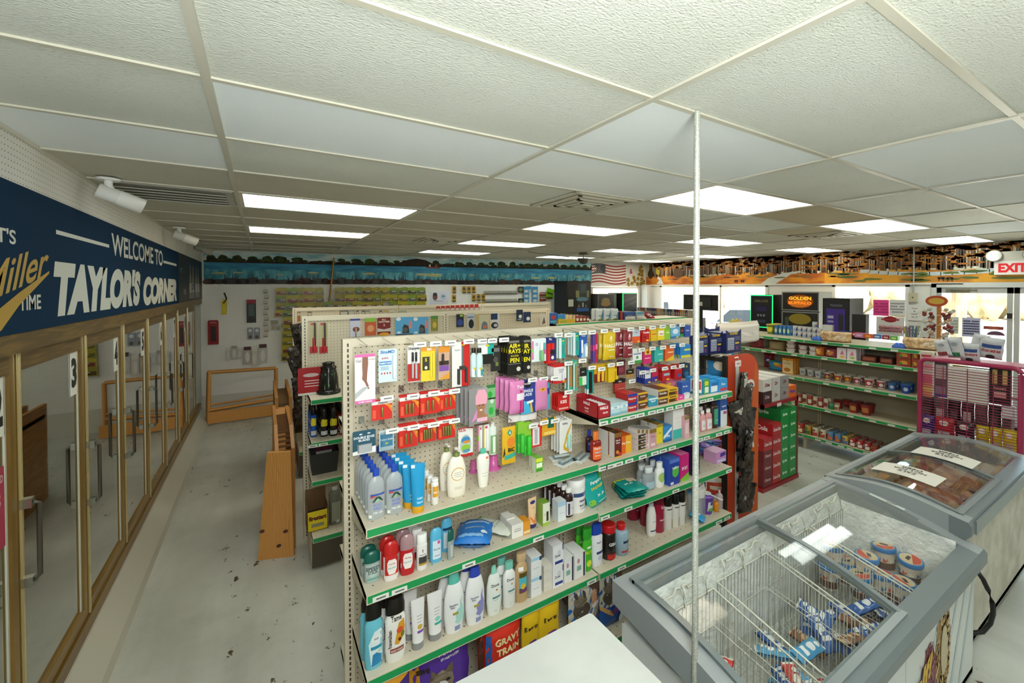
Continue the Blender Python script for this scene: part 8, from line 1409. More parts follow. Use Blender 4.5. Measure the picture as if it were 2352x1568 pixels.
cups = [(1832, 1848, 861, 845, 'c9cfd0', 'd9d8d0'), (1850, 1867, 864, 848, 'c9cfd0', 'd9d8d0'), (1868, 1884, 868, 851, 'c4cacc', 'd9d8d0'), (1890, 1906, 872, 855, '8c2440', 'cfcac4'), (1912, 1931, 877, 859, 'a8382c', 'cfc8b8'), (1934, 1953, 879, 862, 'a85a1c', 'cfc8b8'), (1956, 1975, 883, 866, 'a82c4c', 'dcd8d4'), (1981, 2004, 889, 869, 'b02030', 'dcd4d0'), (2010, 2032, 893, 874, 'a83a4c', 'dcd4d0'), (2034, 2057, 897, 878, '3c6aa8', '4a6a9c'), (2064, 2090, 904, 882, '1d4aa0', '4a78b8')]
for k, (a, b, y0, y1, c, l) in enumerate(cups): rs(cup_('c9c8c2' if k not in (9, 10) else c, l, [('r', -.42, .15, .42, .8, c), ('e', .1, .45, .2, .2, ['8a94a0', '8a94a0', '8a94a0', 'd8b03c', 'e0a82c', 'e0a82c', 'e4dcd8', 'e4dcd8', 'e4dcd8', 'c9d0dc', 'c4d4e8'][k])]), (a, b, y0, y1), 2, 'food cup on the middle shelf, '+['white, first', 'white, second', 'white, third', 'plum and gold, fourth', 'red and gold, fifth', 'brown and gold, sixth', 'pink and white, seventh', 'red and white, eighth', 'rose and white, ninth', 'steel blue', 'deep blue, last'][k], 'food cup', 2, .12)
box_ = lambda c, it=(), nm='food_box': (lambda w, h, d: mk_box(nm, w, h, d, (c, .4), list(it)))
bag_ = lambda c, it=(), nm='snack_bag': (lambda w, h, d: mk_bag(nm, w, h, min(d, .1), (c, .3), list(it), None, 1.))
rs(box_('e2902c', [('r', -.45, .04, .45, .86, 'dcc898'), ('t', 0, .62, .1, 'HONEY', 'c07a2c', .7), ('e', -.05, .26, .3, .13, 'b5701c'), ('t', 0, .8, .06, 'Jumbo', '3a2a1c', .5)], 'cereal_box'), (1796, 1822, 858, 823), 2, 'orange and cream graham cracker box on the middle shelf', 'food box', 3, .07, .25)
rs(bag_('2f86c4', [('p', [(-.5, .5), (0, .3), (.5, .6), (.5, 1), (-.5, 1)], '3a9a4a'), ('p', [(-.1, .6), (.5, .3), (.5, .8)], 'd8722c'), ('e', .1, .75, .2, .12, 'd9c02c')]), (1757, 1793, 852, 830), 2, 'rainbow striped snack bag left of the cracker box', 'snack bag')
rs(bag_('2a1c4c', [('e', 0, .5, .35, .25, '8c2030'), ('e', .1, .55, .2, .1, 'c9c0dc')]), (1731, 1748, 838, 810), 2, 'dark violet and red chip bag, left of two', 'snack bag'); rs(bag_('8c1a2c', [('e', 0, .5, .35, .25, '2a1c5c'), ('e', .1, .55, .2, .1, 'c9c0dc')]), (1749, 1772, 845, 812), 2, 'crimson and violet chip bag, right of two', 'snack bag')
# second shelf
rs(bag_('7a1e20', [('e', 0, .5, .3, .2, '4a1214')]), (1712, 1744, 800, 778), 1, 'dark red pack at the left of the second shelf', 'snack bag'); rs(bag_('8a7a54', [('e', 0, .5, .3, .2, 'a08c60')], 'bean_bag'), (1758, 1792, 806, 784), 1, 'olive brown bag on the second shelf', 'food bag', 2, .08)
for k, (a, b, y0, n_) in enumerate(((1799, 1820, 810, 3), (1824, 1845, 814, 2), (1848, 1868, 817, 2))):
    p = PZ((a+b)/2, y0, zR[1]); w = abs(PX(b, y0, p.x).y-PX(a, y0, p.x).y)
    for j in range(n_): o = mk_bottle('noodle_bowl', 'cup', w, .062, w, ('d4d0ca', .4), ('8c3a2c', .4), (), False, 14); o.location = (max(p.x, XS)+w/2, p.y, zR[1]+.001+j*.061); setlab(o, 'white noodle bowl, %s of the %s stack' % (['bottom', 'second', 'top'][j], ['left', 'middle', 'right'][k]), 'food bowl', 'stacked noodle bowls')
for (a, b, y0, y1, c, c2, lb) in ((1869, 1889, 820, 797, 'b5642c', 'd89a3c', 'orange'), (1890, 1919, 825, 801, '8a3a44', 'c9883c', 'plum and gold')): rs(bag_(c, [('e', 0, .5, .3, .25, c2), ('e', -.1, .7, .1, .1, 'd8c8a8')]), (a, b, y0, y1), 1, lb+' candy bag right of the bowls on the second shelf', 'snack bag', 2, .06)
for k, (a, b, y0, y1) in enumerate(((1922, 1943, 824, 799), (1945, 1966, 828, 801), (1967, 1977, 826, 800))): rs(box_('d8ccd0', [('p', [(-.2, .4), (.3, .4), (.1, .8)], 'c9708a'), ('e', .1, .2, .3, .1, ['d8a83c', '9cb43c', 'd8a83c'][k])]), (a, b, y0, y1), 1, ['left', 'middle', 'narrow right'][k]+' white and pink carton on the second shelf', 'food box', 2, .08, .7)
for k, (a, b, y0, y1) in enumerate(((1978, 2012, 834, 818), (2020, 2050, 838, 822))): rs(box_('4a2018', [('r', -.4, .3, .4, .8, '8a4a34')], 'food_tray'), (a, b, y0, y1), 1, ['left', 'right'][k]+' brown food tray on the second shelf', 'food tray')
for k, (a, b, y0) in enumerate(((2054, 2088, 843), (2090, 2106, 846))):
    p = PZ((a+b)/2, y0, zR[1]); w = abs(PX(b, y0, p.x).y-PX(a, y0, p.x).y)
    for j in range(2): o = mk_box('food_carton', w*.96, .085, .1, '8a3c1c', [('e', 0, .5, .3, .3, 'c98a2c'), ('e', -.2, .4, .12, .2, '3a7a3c'), ('r', -.2, .1, .3, .3, '7a2440')]); o.location = (max(p.x, XS)+.06, p.y, zR[1]+.001+j*.087); o.rotation_euler = (0, 0, -math.pi/2); setlab(o, 'brown and orange food carton, %s of the %s pair' % (['lower', 'upper'][j], ['left', 'right'][k]), 'food carton')
# top board
rs(bot('juice_bottle', 'round', ('b59a2c', .3), 'e0c43a', [('r', -.4, .2, .4, .6, '5a8a3c')], split=False), (1672, 1686, 764, 733), 0, 'yellow bottle with a green label on the top board', 'bottle', 2, .1); rs(bot('juice_bottle', 'bottle', ('c48a74', .3), 'd8a890', [('e', 0, .4, .3, .16, '6a4a80')], split=False), (1690, 1704, 765, 733), 0, 'salmon pink bottle with a purple label on the top board', 'bottle')
rs(bot('sauce_jar', 'round', ('2a2430', .3), '1a1a20', [('r', -.45, .3, .45, .62, '5a78a8')], split=False), (1723, 1736, 764, 742), 0, 'dark jar with a blue label on the top board', 'jar')
rs(cup_('6a7a2a', 'c9a82c', [('r', -.4, .25, .4, .7, 'd8c43a')]), (1757, 1774, 767, 744), 0, 'green pickle jar with a yellow label', 'jar', 3, .09)
for k in range(4): rs(fc('2c6ca0', '3c6cb0', [('e', 0, .45, .3, .25, 'b9c8a0')]), (1777+k*9.5, 1786+k*9.5, 768+k*.8, 747+k*.6), 0, ['first', 'second', 'third', 'fourth'][k]+' blue topped jar from the left on the top board', 'jar', 2, .08)
for k in range(6):
    a = 1819+k*11.2; lv = 2 if k != 5 else 2; p = PZ(a+5, 772+k*1.4, zR[0]); w = abs(PX(a+10.4, 772, p.x).y-PX(a, 772, p.x).y)
    for j in range(3 if k == 4 else 2): o = mk_bottle('food_can', 'foodcan', w, .075, w, ('b5b9b9', .3), ('8a8a84', .3, .7), [('r', -.5, .1, .5, .5, ['2c4a90', '2c4a90', '3a5a9c', '5a3a3c', '2c3a80', '8a4a3c'][k]), ('e', 0, .6, .3, .2, 'a8603c')], False, 12); o.location = (p.x+w/2, p.y, zR[0]+.001+j*.0755); setlab(o, 'blue and white tin, %s in the %s stack on the top board' % (['bottom', 'second', 'top'][j], ['first', 'second', 'third', 'fourth', 'fifth', 'sixth'][k]), 'food tin', 'stacked tins on the top board')
rs(box_('d4d2c8', [], 'paper_pack'), (1889, 1912, 766, 746), 0, 'white cardboard carton on the top board', 'carton')
for k, (a, b, y0, y1) in enumerate(((1882, 1930, 785, 762), (2076, 2132, 803, 776))):
    p = PZ((a+b)/2, y0, zR[0]); o = mk_bag('bread_bag', .34, .13, .13, 'bread', [('e', .2, .5, .16, .2, 'd9cfc0')], None, 2.); o.location = (p.x+.08, p.y-.03, zR[0]); o.rotation_euler = (0, 0, -math.pi/2+.2); t = o; setlab(o, ['left', 'right'][k]+' loaf of sliced bread in clear plastic hanging over the shelf edge', 'bread'); m = MB(); m.lathe([(.02, -.03), (.06, -.05), (.07, -.01), (.03, .03)], ('2c5cb0', .3), 7, 1, .6, -.2, -.03, .03); m.build('bag_tie', o)
for k, (a, b, y0, c, c2) in enumerate(((1932, 1950, 771, '2c4a8c', '3a8a3c'), (1955, 1975, 773, 'a8242c', 'd8c8c8'), (1963, 1983, 775, 'c07aa0', 'dcb0c4'), (1984, 2004, 777, 'cf5a2c', 'e0a04c'), (2004, 2024, 778, '3468a8', 'b9cce0'), (2026, 2043, 780, '8a1c28', 'd0a0a4'), (2044, 2062, 782, '5aa03c', 'c0d890'))): rs(box_(c, [('r', -.3, .3, .3, .7, c2)], 'candy_box'), (a, b, y0, y0-10), 0, ['navy', 'red', 'lilac', 'orange', 'blue', 'dark red', 'lime green'][k]+' flat candy box at the back of the top board', 'candy box')
p = PZ(2087, 786, zR[0]); t = thing('pencil_tub', 'clear tub of coloured pencils and combs on the top board', 'tub', (p.x+.08, p.y, zR[0])); m = MB(); m.lathe([(.07, 0), (.09, .14)], 'pack_glass', 16, cap=False); m.lathe([(.07, 0), (.07, .004)], 'c9c9c9', 16); m.build('tub_body', t)
rj = random.Random(3)
for k in range(12): m = MB(); a = k*.52; m.tube([(.04*math.cos(a), .04*math.sin(a), .01), (.075*math.cos(a), .075*math.sin(a), .19+.02*rj.random())], .007, ['7a4a6a', '3a6a7a', '4a4a8a', '6a9a4a', 'b5b04a', '8a8a8a'][k % 6], 5); m.build('pencil', t)
p = PZ(2030, 765, zR[0]); o = mk_bag('folded_cloth', .4, .1, .2, 'pinkfab', [], None, 2.); o.location = (p.x+.25, p.y-.05, zR[0]); o.rotation_euler = (0, 0, -math.pi/2); setlab(o, 'folded dusty pink cloth bundle behind the candy boxes', 'cloth')
# ================================================================== GROCERIES ON THE LOW UNIT BEHIND
def g4(bx, mk_, label, cat, n=1, Y=4.42, dp=.08, dr=.7):
    x0, y0, x1, y1 = bx; a, b = PY(x0, y1, Y), PY(x1, y1, Y); w = b.x-a.x; h = PY((x0+x1)/2, y0, Y).z-1.70; o = mk_(w, max(h, .03), w*dr); o.location = ((a.x+b.x)/2, Y+w*dr/2, 1.701); row(o, label, cat, n, (0, dp, 0), label+' group' if n > 1 else None); return o
for k, x in enumerate((1300, 1308, 1316, 1324, 1332, 1340, 1348)): g4((x, 721+k*.6, x+7, 745), bot('spice_bottle', 'round', (['c9b88a', 'c9b88a', 'b59a6a', '8a3a2c', '8a3028', '7a2a24', '6a2420'][k], .3), ['8a7a3c', '8a7a3c', '6a5a3c', 'c9c0b0', '5a3a2c', '4a3a2c', '3a2a24'][k], [('r', -.4, .2, .4, .55, 'd0c8b4')], split=False, n=10), 'small spice bottle, '+['first', 'second', 'third', 'fourth', 'fifth', 'sixth', 'seventh'][k]+' from the left on the low unit', 'spice bottle', 3, 4.44, .06)
g4((1262, 719, 1280, 752), box_('2c5a9c', [('e', 0, .6, .3, .2, 'a83a3c'), ('r', -.4, .1, .4, .3, '4aa0c0')]), 'blue and red box at the near end of the low unit', 'food box', 2); g4((1281, 722, 1298, 745), box_('2f7ac0', [('e', -.2, .5, .2, .2, '4a9a4c')]), 'sky blue box beside the spices', 'food box'); g4((1283, 733, 1320, 745), box_('c0a02c', [('r', -.4, .2, .0, .7, '8a9a3c')]), 'yellow low carton under the spices', 'carton', 1, 4.38, .1, .3)
for k, (a, b) in enumerate(((1372, 1388), (1390, 1405), (1407, 1424))): g4((a, 709, b, 744), bag_('c4cdd0', [('p', [(-.1, .05), (.4, .05), (.45, .9), (.1, .6)], '2088b8'), ('e', .0, .12, .3, .1, '8a9a4c'), ('r', -.3, .4, .2, .45, '3a5a6a')], 'detergent_pouch'), ['left', 'middle', 'right'][k]+' white and blue detergent pouch on the low unit', 'detergent', 2)
g4((1426, 714, 1431, 743), bag_('a83424', [], 'food_pack'), 'narrow red pack beside the detergent pouches', 'food pack'); g4((1433, 716, 1459, 742), box_('2c3f74', [('r', -.4, .75, .4, .95, '2f5a9c'), ('e', 0, .4, .3, .25, '6a6a7c'), ('r', -.3, .1, .3, .3, '6a4a3c')]), 'navy grocery box right of the detergent', 'food box', 2); g4((1461, 716, 1480, 741), box_('8ca0a0', [('r', -.4, .7, .4, .95, '3a8aa0')]), 'grey green grocery box', 'food box')
g4((1443, 727, 1466, 741), bag_('c9c6bc', [], 'plate_pack'), 'white plastic wrapped pack on the low unit', 'pack', 1, 4.36); g4((1468, 725, 1484, 741), bag_('cfccc4', [], 'plate_pack'), 'small white wrapped pack beside the red one', 'pack', 1, 4.36); o = g4((1486, 722, 1512, 741), bag_('a32c34', [('e', -.2, .5, .2, .3, 'c9c0c0')], 'chip_bag'), 'red leaning bag at the far end of the low unit', 'snack bag', 1, 4.36); o.rotation_euler = (0, .5, 0)
# shelf of video cases in front of the corner window
r = random.Random(14); p0 = PX(1462, 720, 7.6); t = thing('media_rack', 'low dark rack under the corner windows holding a row of cases', 'shelving unit', (7.6, 0, 0)); ya = PX(1600, 720, 7.6).y; yb2 = PX(1462, 720, 7.6).y; m = MB(); m.box(0, ya, 0, .3, yb2, 1.5, ('4a4238', .6)); m.build('rack_body', t)
n_ = 34; cc0 = None
for k in range(n_):
    y = ya+(yb2-ya)*(k+.5)/n_; w = (yb2-ya)/n_*.85; m = MB(); m.box(-w*0, -w/2, 0, .13, w/2, .16, (r.choice(['8a3a2c', '3a3a5c', 'b08a4c', '5a4a3c', 'a8a08c', '2c4a6c', '7a2c2c', 'c07a2c']), .4)); m.box(-.0006, -w*.3, .03, 0, w*.3, .1, 'b5ab98'); o = m.build('media_case', None, (7.62, y, 1.501)); setlab(o, 'slim upright case in the long row before the corner window', 'case', 'row of cases by the window')
# ================================================================== GAME AND TICKET MACHINES
def cab(name, label, X, px0, px1, y0, y1, body, screens, zb=0., depth=.45, cat='game machine', frame=None, tilt=0.):
    t = thing(name, label, cat, (X, 0, 0)); a = PX(px0, y0, X); b = PX(px1, y0, X); ya, yb_ = b.y, a.y; zt = PX((px0+px1)/2, y0, X).z
    m = MB(); m.box(0.012, ya, zb, depth, yb_, zt, body); m.build('cabinet', t)
    for (u0, v0, u1, v1, it) in screens:
        W_, zA_, zB_ = yb_-ya, PX((px0+px1)/2, y1, X).z, zt; s = MB(); f = lambda u, v, k=0: (-.004-.001*k, yb_-u*W_, zA_+(zB_-zA_)*v); fr = frame or ('2a2a2c', .3)
        s.box(-.003, yb_-u1*W_, zA_+(zB_-zA_)*v0, .012, yb_-u0*W_, zA_+(zB_-zA_)*v1, fr); s.build('screen_frame', t)
        s = MB(); e = .03; s.flat([(u0+e, v0+e), (u1-e, v0+e), (u1-e, v1-e), (u0+e, v1-e)], lambda u, v: f(u, v, 0), it[0])
        for k, g in enumerate(it[1:]):
            if g[0] == 'e': s.flat(circ(g[1], g[2], g[3], g[4], 14), lambda u, v: f(u, v, k+1), g[5])
            elif g[0] == 'r': s.flat([(g[1], g[2]), (g[3], g[2]), (g[3], g[4]), (g[1], g[4])], lambda u, v: f(u, v, k+1), g[5])
            elif g[0] == 't': s.text(g[4], lambda u, v: (-.004-.001*(k+1), yb_-u*W_, zA_+(zB_-zA_)*g[2]+v), g[1], 0, .001, g[5]) if False else s.add([(-.004-.001*(k+1), yb_-(g[1]+(a_/text_geo(g[4], .04)[2]-.5)*g[6])*W_, zA_+(zB_-zA_)*(g[2]+b_*g[3])) for a_, b_ in text_geo(g[4], .04)[0]], text_geo(g[4], .04)[1], g[5])
        s.build('screen', t)
    return t
em = lambda c, e=.6: (c, .2, 0., e)
cab('game_machine', 'black game machine with a glowing green border by the large window', 7.7, 1724, 1775, 677, 752, ('15130f', .3), [(0, 0, 1, 1, ['12141a', ('t', .5, .78, .07, 'DELUXE', '7a6c34', .6), ('r', .25, .5, .75, .65, '2a1c4c'), ('t', .5, .34, .07, '?!?', '8a94a0', .4), ('r', .3, .15, .7, .24, '3a4254')])], frame=em('17c46a', 1.2))
cab('game_machine', 'large black game machine with two stacked screens and gold lettering', 7.75, 1796, 1882, 670, 748, ('201e1c', .3), [(0, .44, 1, 1, ['1a100a', ('e', .5, .72, .36, .2, em('7a3a10', .3)), ('e', .5, .66, .3, .12, em('a85a1c', .4)), ('t', .5, .76, .1, 'GOLDEN', em('e0a02c', .8), .6), ('t', .5, .63, .09, 'BUFFALO', em('d8741c', .8), .62)]), (0, -.1, 1, .41, ['14160e', ('e', .5, .2, .3, .16, em('6a5c1c', .3)), ('r', .1, -.05, .2, .25, '3a4a3a')])], frame=('8a8d90', .3))
cab('ticket_kiosk', 'black touch kiosk with a purple screen beside the two-screen machine', 7.2, 1890, 1952, 685, 765, ('14100f', .3), [(0, 0, 1, 1, ['151318', ('t', .5, .76, .07, 'TOUCH', '6a6a74', .45), ('r', .14, .02, .84, .7, em('33245e', .35)), ('r', .2, .42, .42, .5, 'a9a9c0'), ('r', .2, .3, .42, .36, '8a8ab0'), ('r', .6, .1, .78, .55, '22222c')])], frame=('121010', .25))
cab('seat_back', 'dark upright seat back standing right of the touch kiosk', 7.1, 1956, 1988, 722, 775, ('1a1816', .6), [], .4, .12, 'seat')
m = MB(); X = 6.7; a, b = PX(1570, 676, X), PX(1646, 676, X); zz = PX(1608, 712, X).z
t = thing('wall_monitor', 'wide black screen seen from behind, in front of the large window', 'monitor', (X, 0, 0)); m.box(0, b.y, zz, .05, a.y, a.z, ('1b1a19', .35)); m.box(-.02, b.y+.1, zz+.06, 0, a.y-.1, a.z-.06, ('232221', .4)); m.build('screen_back', t); m = MB(); m.box(-.022, (a.y+b.y)/2-.08, zz+.08, -.02, (a.y+b.y)/2+.0, zz+.15, 'b9b5a8'); m.build('label', t); m = MB(); m.box(.0, (a.y+b.y)/2-.03, 0, .06, (a.y+b.y)/2+.03, zz, ('1b1a19', .4)); m.build('stand', t)
# corner machines facing the camera
def cabY(name, label, Y, px0, px1, y0, y1, body, items, frame=('232326', .3), depth=.5):
    t = thing(name, label, 'game machine', (0, Y, 0)); a, b = PY(px0, y0, Y), PY(px1, y0, Y); za = PY((px0+px1)/2, y1, Y).z; m = MB(); m.box(a.x, 0.01, 0, b.x, depth, a.z, body); m.build('cabinet', t)
    W_, H_ = b.x-a.x, a.z-za; s = MB(); s.box(a.x, 0, za, b.x, .01, a.z, frame); s.build('screen_frame', t); s = MB(); f = lambda k: (lambda u, v: (a.x+u*W_, -.001-.001*k, za+v*H_))
    for k, g in enumerate(items):
        if g[0] == 'e': s.flat(circ(g[1], g[2], g[3], g[4], 14), f(k), g[5])
        elif g[0] == 'r': s.flat([(g[1], g[2]), (g[3], g[2]), (g[3], g[4]), (g[1], g[4])], f(k), g[5])
        elif g[0] == 'p': s.flat(g[1], f(k), g[2])
    s.build('screen', t); return t
cabY('arcade_cabinet', 'tall black cabinet with a dim bridge picture beside the corner window', 7.6, 1303, 1357, 645, 745, ('100e0c', .3), [('p', [(.35, .55), (.9, .55), (.8, .95), (.45, .95)], '1c2226'), ('r', .55, .72, .78, .93, '2c3a3c'), ('r', .35, .62, .5, .78, '6a6a40'), ('r', .82, .62, .92, .78, '6a6a40'), ('e', .63, .58, .26, .05, '4a7080'), ('e', .62, .44, .25, .1, '14100c'), ('r', .62, .4, .68, .5, '8a9a94'), ('e', .48, .42, .05, .04, '6a4a2c'), ('e', .78, .42, .05, .04, '5a4a4a'), ('r', .38, .3, .9, .38, '1d4f90'), ('r', .03, .42, .24, .58, 'a9ab9c')], ('100e0c', .3))
cabY('game_machine', 'game machine with a grey screen showing faint gold lettering, under the flag', 7.5, 1373, 1416, 675, 716, ('3a3833', .4), [('r', .05, .2, .85, .95, '24272a'), ('e', .42, .62, .22, .16, '7a6a2c'), ('e', .42, .45, .26, .14, '8a6a34'), ('r', .05, .06, .95, .1, '6a6a66'), ('r', .82, .0, .95, .12, 'b5b5ae')], ('4a4c4c', .3))
cabY('game_machine', 'black game machine edged in green, leaning by the corner window', 7.4, 1430, 1463, 673, 716, ('14110f', .3), [('r', .06, .0, 1, .97, '191513'), ('p', [(.1, .2), (.95, .5), (.95, .6), (.1, .35)], '3a3430'), ('p', [(.1, .5), (.95, .75), (.95, .85), (.1, .65)], '34302c')], em('18b060', .9))
# ================================================================== PAPERS, SWITCH, EXIT SIGN, LOLLIPOP STAND
def paper(px0, px1, y0, y1, label, c, lines=(), X=XR-.03, cat='paper', col_='3a3a44', hh=None, emblem=None):
    a, b = PX(px0, y0, X), PX(px1, y0, X); zt, zb_ = PX(px0, y0, X).z, PX(px0, y1, X).z; m = MB(); m.box(-.001, b.y, zb_, 0, a.y, zt, c); n = len(lines); W_ = a.y-b.y
    for k, tx in enumerate(lines):
        h_ = (zt-zb_)/(n+2)*.55; vs, fs, w = text_geo(tx, .03); s_ = min(1, W_*.86/(w*h_)); m.add([(-.0018, (a.y+b.y)/2-(u-w/2)*h_*s_, zt-(zt-zb_)*(k+1.6)/(n+1.6)+v*h_) for u, v in vs], fs, col_)
    if emblem: m.add([(-.0018, (a.y+b.y)/2+.0-.09*math.cos(w), zt-.04+.05*math.sin(w)) for w in [i*.45 for i in range(14)]], [tuple(range(14))], '8a1c24'); m.box(-.0022, (a.y+b.y)/2-.12, zt-.055, -.0015, (a.y+b.y)/2+.12, zt-.03, 'a0303a'); 
    o = m.build('paper_notice', None, (X, 0, 0)); setlab(o, label, cat); return o
paper(2006, 2042, 688, 724, 'hot pink handwritten paper taped to the right hand window', ('d43a86', .6), ('-- ----', '------', '-- ---', '-----'), col_='a02864')
paper(2043, 2080, 688, 724, 'white paper beside the pink one on the window', ('c9cbc8', .6), ('------', '--- --', '-----', '---'), col_='8a8a90')
paper(2013, 2078, 726, 768, 'white sign with a red emblem about fresh tender meat', ('c9c8c4', .6), ('', 'Always Fresh.', 'Tender & Juicy'), col_='3a3a3a', emblem=1, cat='sign')
paper(2083, 2119, 699, 735, 'white handwritten paper on the post right of the window', ('cfcfca', .6), ('Tanning', '&', 'Running', '12 - 4'), col_='3a3a42')
paper(2087, 2116, 738, 775, 'lower white paper on the post under the handwritten one', ('c9c9c4', .6), ('--- ---', '-- ----', '---'), col_='7a7a7c')
paper(2178, 2202, 727, 765, 'pale paper taped low on the exit door glass, left', ('b5b9b4', .6), ('------', '-----', '------', '----'), col_='8a8a86'); paper(2210, 2252, 729, 772, 'lavender printed notice taped on the exit door glass', ('a9a8c4', .6), ('----- -----', '--------', '------', '-------', '------', '-----'), col_='34344a')
m = MB(); X = XR-.008; a, b = PX(2259, 748, X), PX(2305, 758, X); m.box(-.001, b.y, b.z, 0, a.y, a.z, '8a3424'); m.box(-.002, b.y+.05, b.z+.02, -.001, a.y-.05, a.z-.02, 'c98a4c'); setlab(m.build('door_sticker', None, (X, 0, 0)), 'long red brown sticker on the exit door glass', 'sticker')
q_ = PX(2287, 770, X); m = MB(); m.add([(0, .09*math.cos(w), .06*math.sin(w)) for w in [i*math.pi/10 for i in range(11)]], [tuple(range(11))], '5a3a4c'); setlab(m.build('door_sticker', None, (X, q_.y, q_.z)), 'half round dark sticker on the exit door glass', 'sticker')
q_ = PX(2097, 683, XR-.04); m = MB(); m.box(-.01, -.05, -.07, .035, .05, .07, ('b5ae94', .4)); m.box(-.014, -.008, -.01, -.01, .008, .01, '2a2a28'); t = thing('switch_box', 'beige switch box with metal conduit on the post beside the door', 'switch', (XR-.04, q_.y, q_.z)); m.build('box', t); m = MB(); m.tube([(.02, 0, .07), (.02, 0, .2), (.015, 0, CEIL-q_.z)], .011, 'a9a89c', 8); m.build('conduit', t)
# exit sign
X = XR-.01; a, b = PX(2286, 601, X), PX(2350, 601, X); zt, zb_ = PX(2300, 600, X).z, PX(2300, 631, X).z; yl, yr_ = a.y, a.y-.345
t = thing('exit_sign', 'white lit sign reading EXIT in red with two emergency lamps above the door', 'exit sign', (X, 0, 0)); m = MB(); m.box(-.05, yr_, zb_, 0, yl, zt-.0, ('d9d4ca', .4, 0., .15)); m.box(-.05, yr_+.04, zt, 0, yl-.03, zt+.13, ('cfcabc', .4)); m.build('housing', t)
m = MB(); vs, fs, w = text_geo('EXIT', .05); hh = (zt-zb_)*.66; ww = (yl-yr_)*.78; m.add([(-.052, yl-.04-u/w*ww, zb_+(zt-zb_)*.17+v*hh) for u, v in vs], fs, ('b5121c', .4, 0., .5)); m.build('lettering', t)
for y in (yl-.0, yr_+.0): m = MB(); m.T = Matrix.Translation((-.05, y, zt+.07)) @ Matrix.Rotation(math.radians(-75), 4, 'Y'); m.lathe([(.03, -.06), (.07, -.02), (.085, .02), (.08, .03)], ('a9a89a', .3), 16); m.lathe([(.07, .031), (.02, .036)], ('dcdcd4', .1), 16); m.build('lamp_head', t)
# door closer marks handled by the door; lollipop stand
q_ = PX(2158, 700, 7.2); t = thing('lollipop_stand', 'orange branched lollipop stand with an oval sign by the exit', 'display stand', (7.2, q_.y, 0)); z0_, z1_ = 1.45, PX(2158, 712, 7.2).z
m = MB(); m.box(-.02, -.02, z0_-.05, .02, .02, z1_+.1, ('b5701c', .4)); m.lathe([(.15, z0_-.08), (.15, z0_-.05)], 'b5701c', 16); m.lathe([(.03, 0), (.03, z0_-.05)], '4a4a44', 10); m.lathe([(.2, 0), (.2, .03)], '4a4a44', 16); m.build('post', t)
zo = PX(2150, 691, 7.2).z; m = MB(); m.add([(-.04, .02+.11*math.cos(w), zo+.07*math.sin(w)) for w in [i*.35 for i in range(18)]]+[(-.03, .02+.11*math.cos(w), zo+.07*math.sin(w)) for w in [i*.35 for i in range(18)]], [tuple(range(18))[::-1], tuple(range(18, 36))]+[(i, (i+1) % 18, 18+(i+1) % 18, 18+i) for i in range(18)], 'b5481c'); m.add([(-.042, .02+.08*math.cos(w), zo+.04*math.sin(w)) for w in [i*.4 for i in range(16)]], [tuple(range(16))], 'c9a03c'); m.build('oval_sign', t)
rj = random.Random(8); lp = None
for k in range(60):
    sd = 1 if k % 2 else -1; z = z0_+.02+(z1_-z0_)*(k//2)/30; y = sd*(.045+.09*rj.random()); m = MB()
    if lp is None or k % 6 == 0: m.lathe([(.0, -.024), (.02, -.012), (.024, 0), (.02, .014), (.0, .024)], (['8a2c24', 'b5b0a4', 'c9a48a', '6a3a34'][(k//6) % 4], .25), 8); m.tube([(0, 0, 0), (0, -y*.8, -.03)], .004, 'd4d0c4', 4); o = m.build('lollipop'); lp = o
    else: o = dup(lp)
    o.location = (7.2+rj.uniform(-.06, .02), q_.y+y, z); o.rotation_euler = (0, 0, 0 if sd > 0 else 0); setlab(o, 'wrapped lollipop stuck in the orange branched stand', 'lollipop', 'lollipops on the stand')
# ================================================================== PINK WIRE RACK BEHIND THE MEAT FREEZER
PK = ('9c2c52', .35); X = 4.95; yl, yr_ = PX(2113, 900, X).y, PX(2346, 900, X).y; zt = PX(2110, 822, X).z
t = thing('pink_wire_rack', 'raspberry pink wire display rack behind the meat freezer', 'display rack', (X, 0, 0)); m = MB(); rr_ = .05
pts = [(0, yl, .02), (0, yl, zt-rr_)]+[(0, yl-rr_+rr_*math.cos(a), zt-rr_+rr_*math.sin(a)) for a in (.4, .8, 1.2, 1.57)]+[(0, yr_+rr_+rr_*math.cos(a), zt-rr_+rr_*math.sin(a)) for a in (1.57, 2., 2.4, 2.8)]+[(0, yr_, zt-rr_), (0, yr_, .02)]
m.tube(pts, .019, PK, 8); m.build('hoop_frame', t); m = MB(); z = zt-.07
while z > .35: m.tube([(0, yl, z), (0, yr_, z)], .0028, PK, 4); z -= .0225
for k in range(1, 4): y = yl+(yr_-yl)*k/4; m.tube([(.006, y, zt-.05), (.006, y, .35)], .003, PK, 4)
m.build('wire_grid', t); m = MB(); m.tube([(0, yl, .9), (.3, yl, .9), (.3, yr_, .9), (0, yr_, .9)], .008, PK, 6); m.tube([(0, yl, .03), (.4, yl, .03), (.4, yr_, .03), (0, yr_, .03)], .012, PK, 6); m.tube([(0, yl, 1.22), (.3, yl, 1.22), (.3, yr_, 1.22), (0, yr_, 1.22)], .008, PK, 6); m.build('shelf_arm', t)
def pr(px0, px1, y0, y1, mk_, label, cat, dx=.05, rz=0.): 
    XX_ = X+dx; a, b = PX(px0, y0, XX_), PX(px1, y0, XX_); zb_ = PX((px0+px1)/2, y1, XX_).z; o = mk_(a.y-b.y, a.z-zb_, .05); o.location = (XX_+.03, (a.y+b.y)/2, zb_); o.rotation_euler = (0, 0, -math.pi/2+rz); setlab(o, label, cat); return o
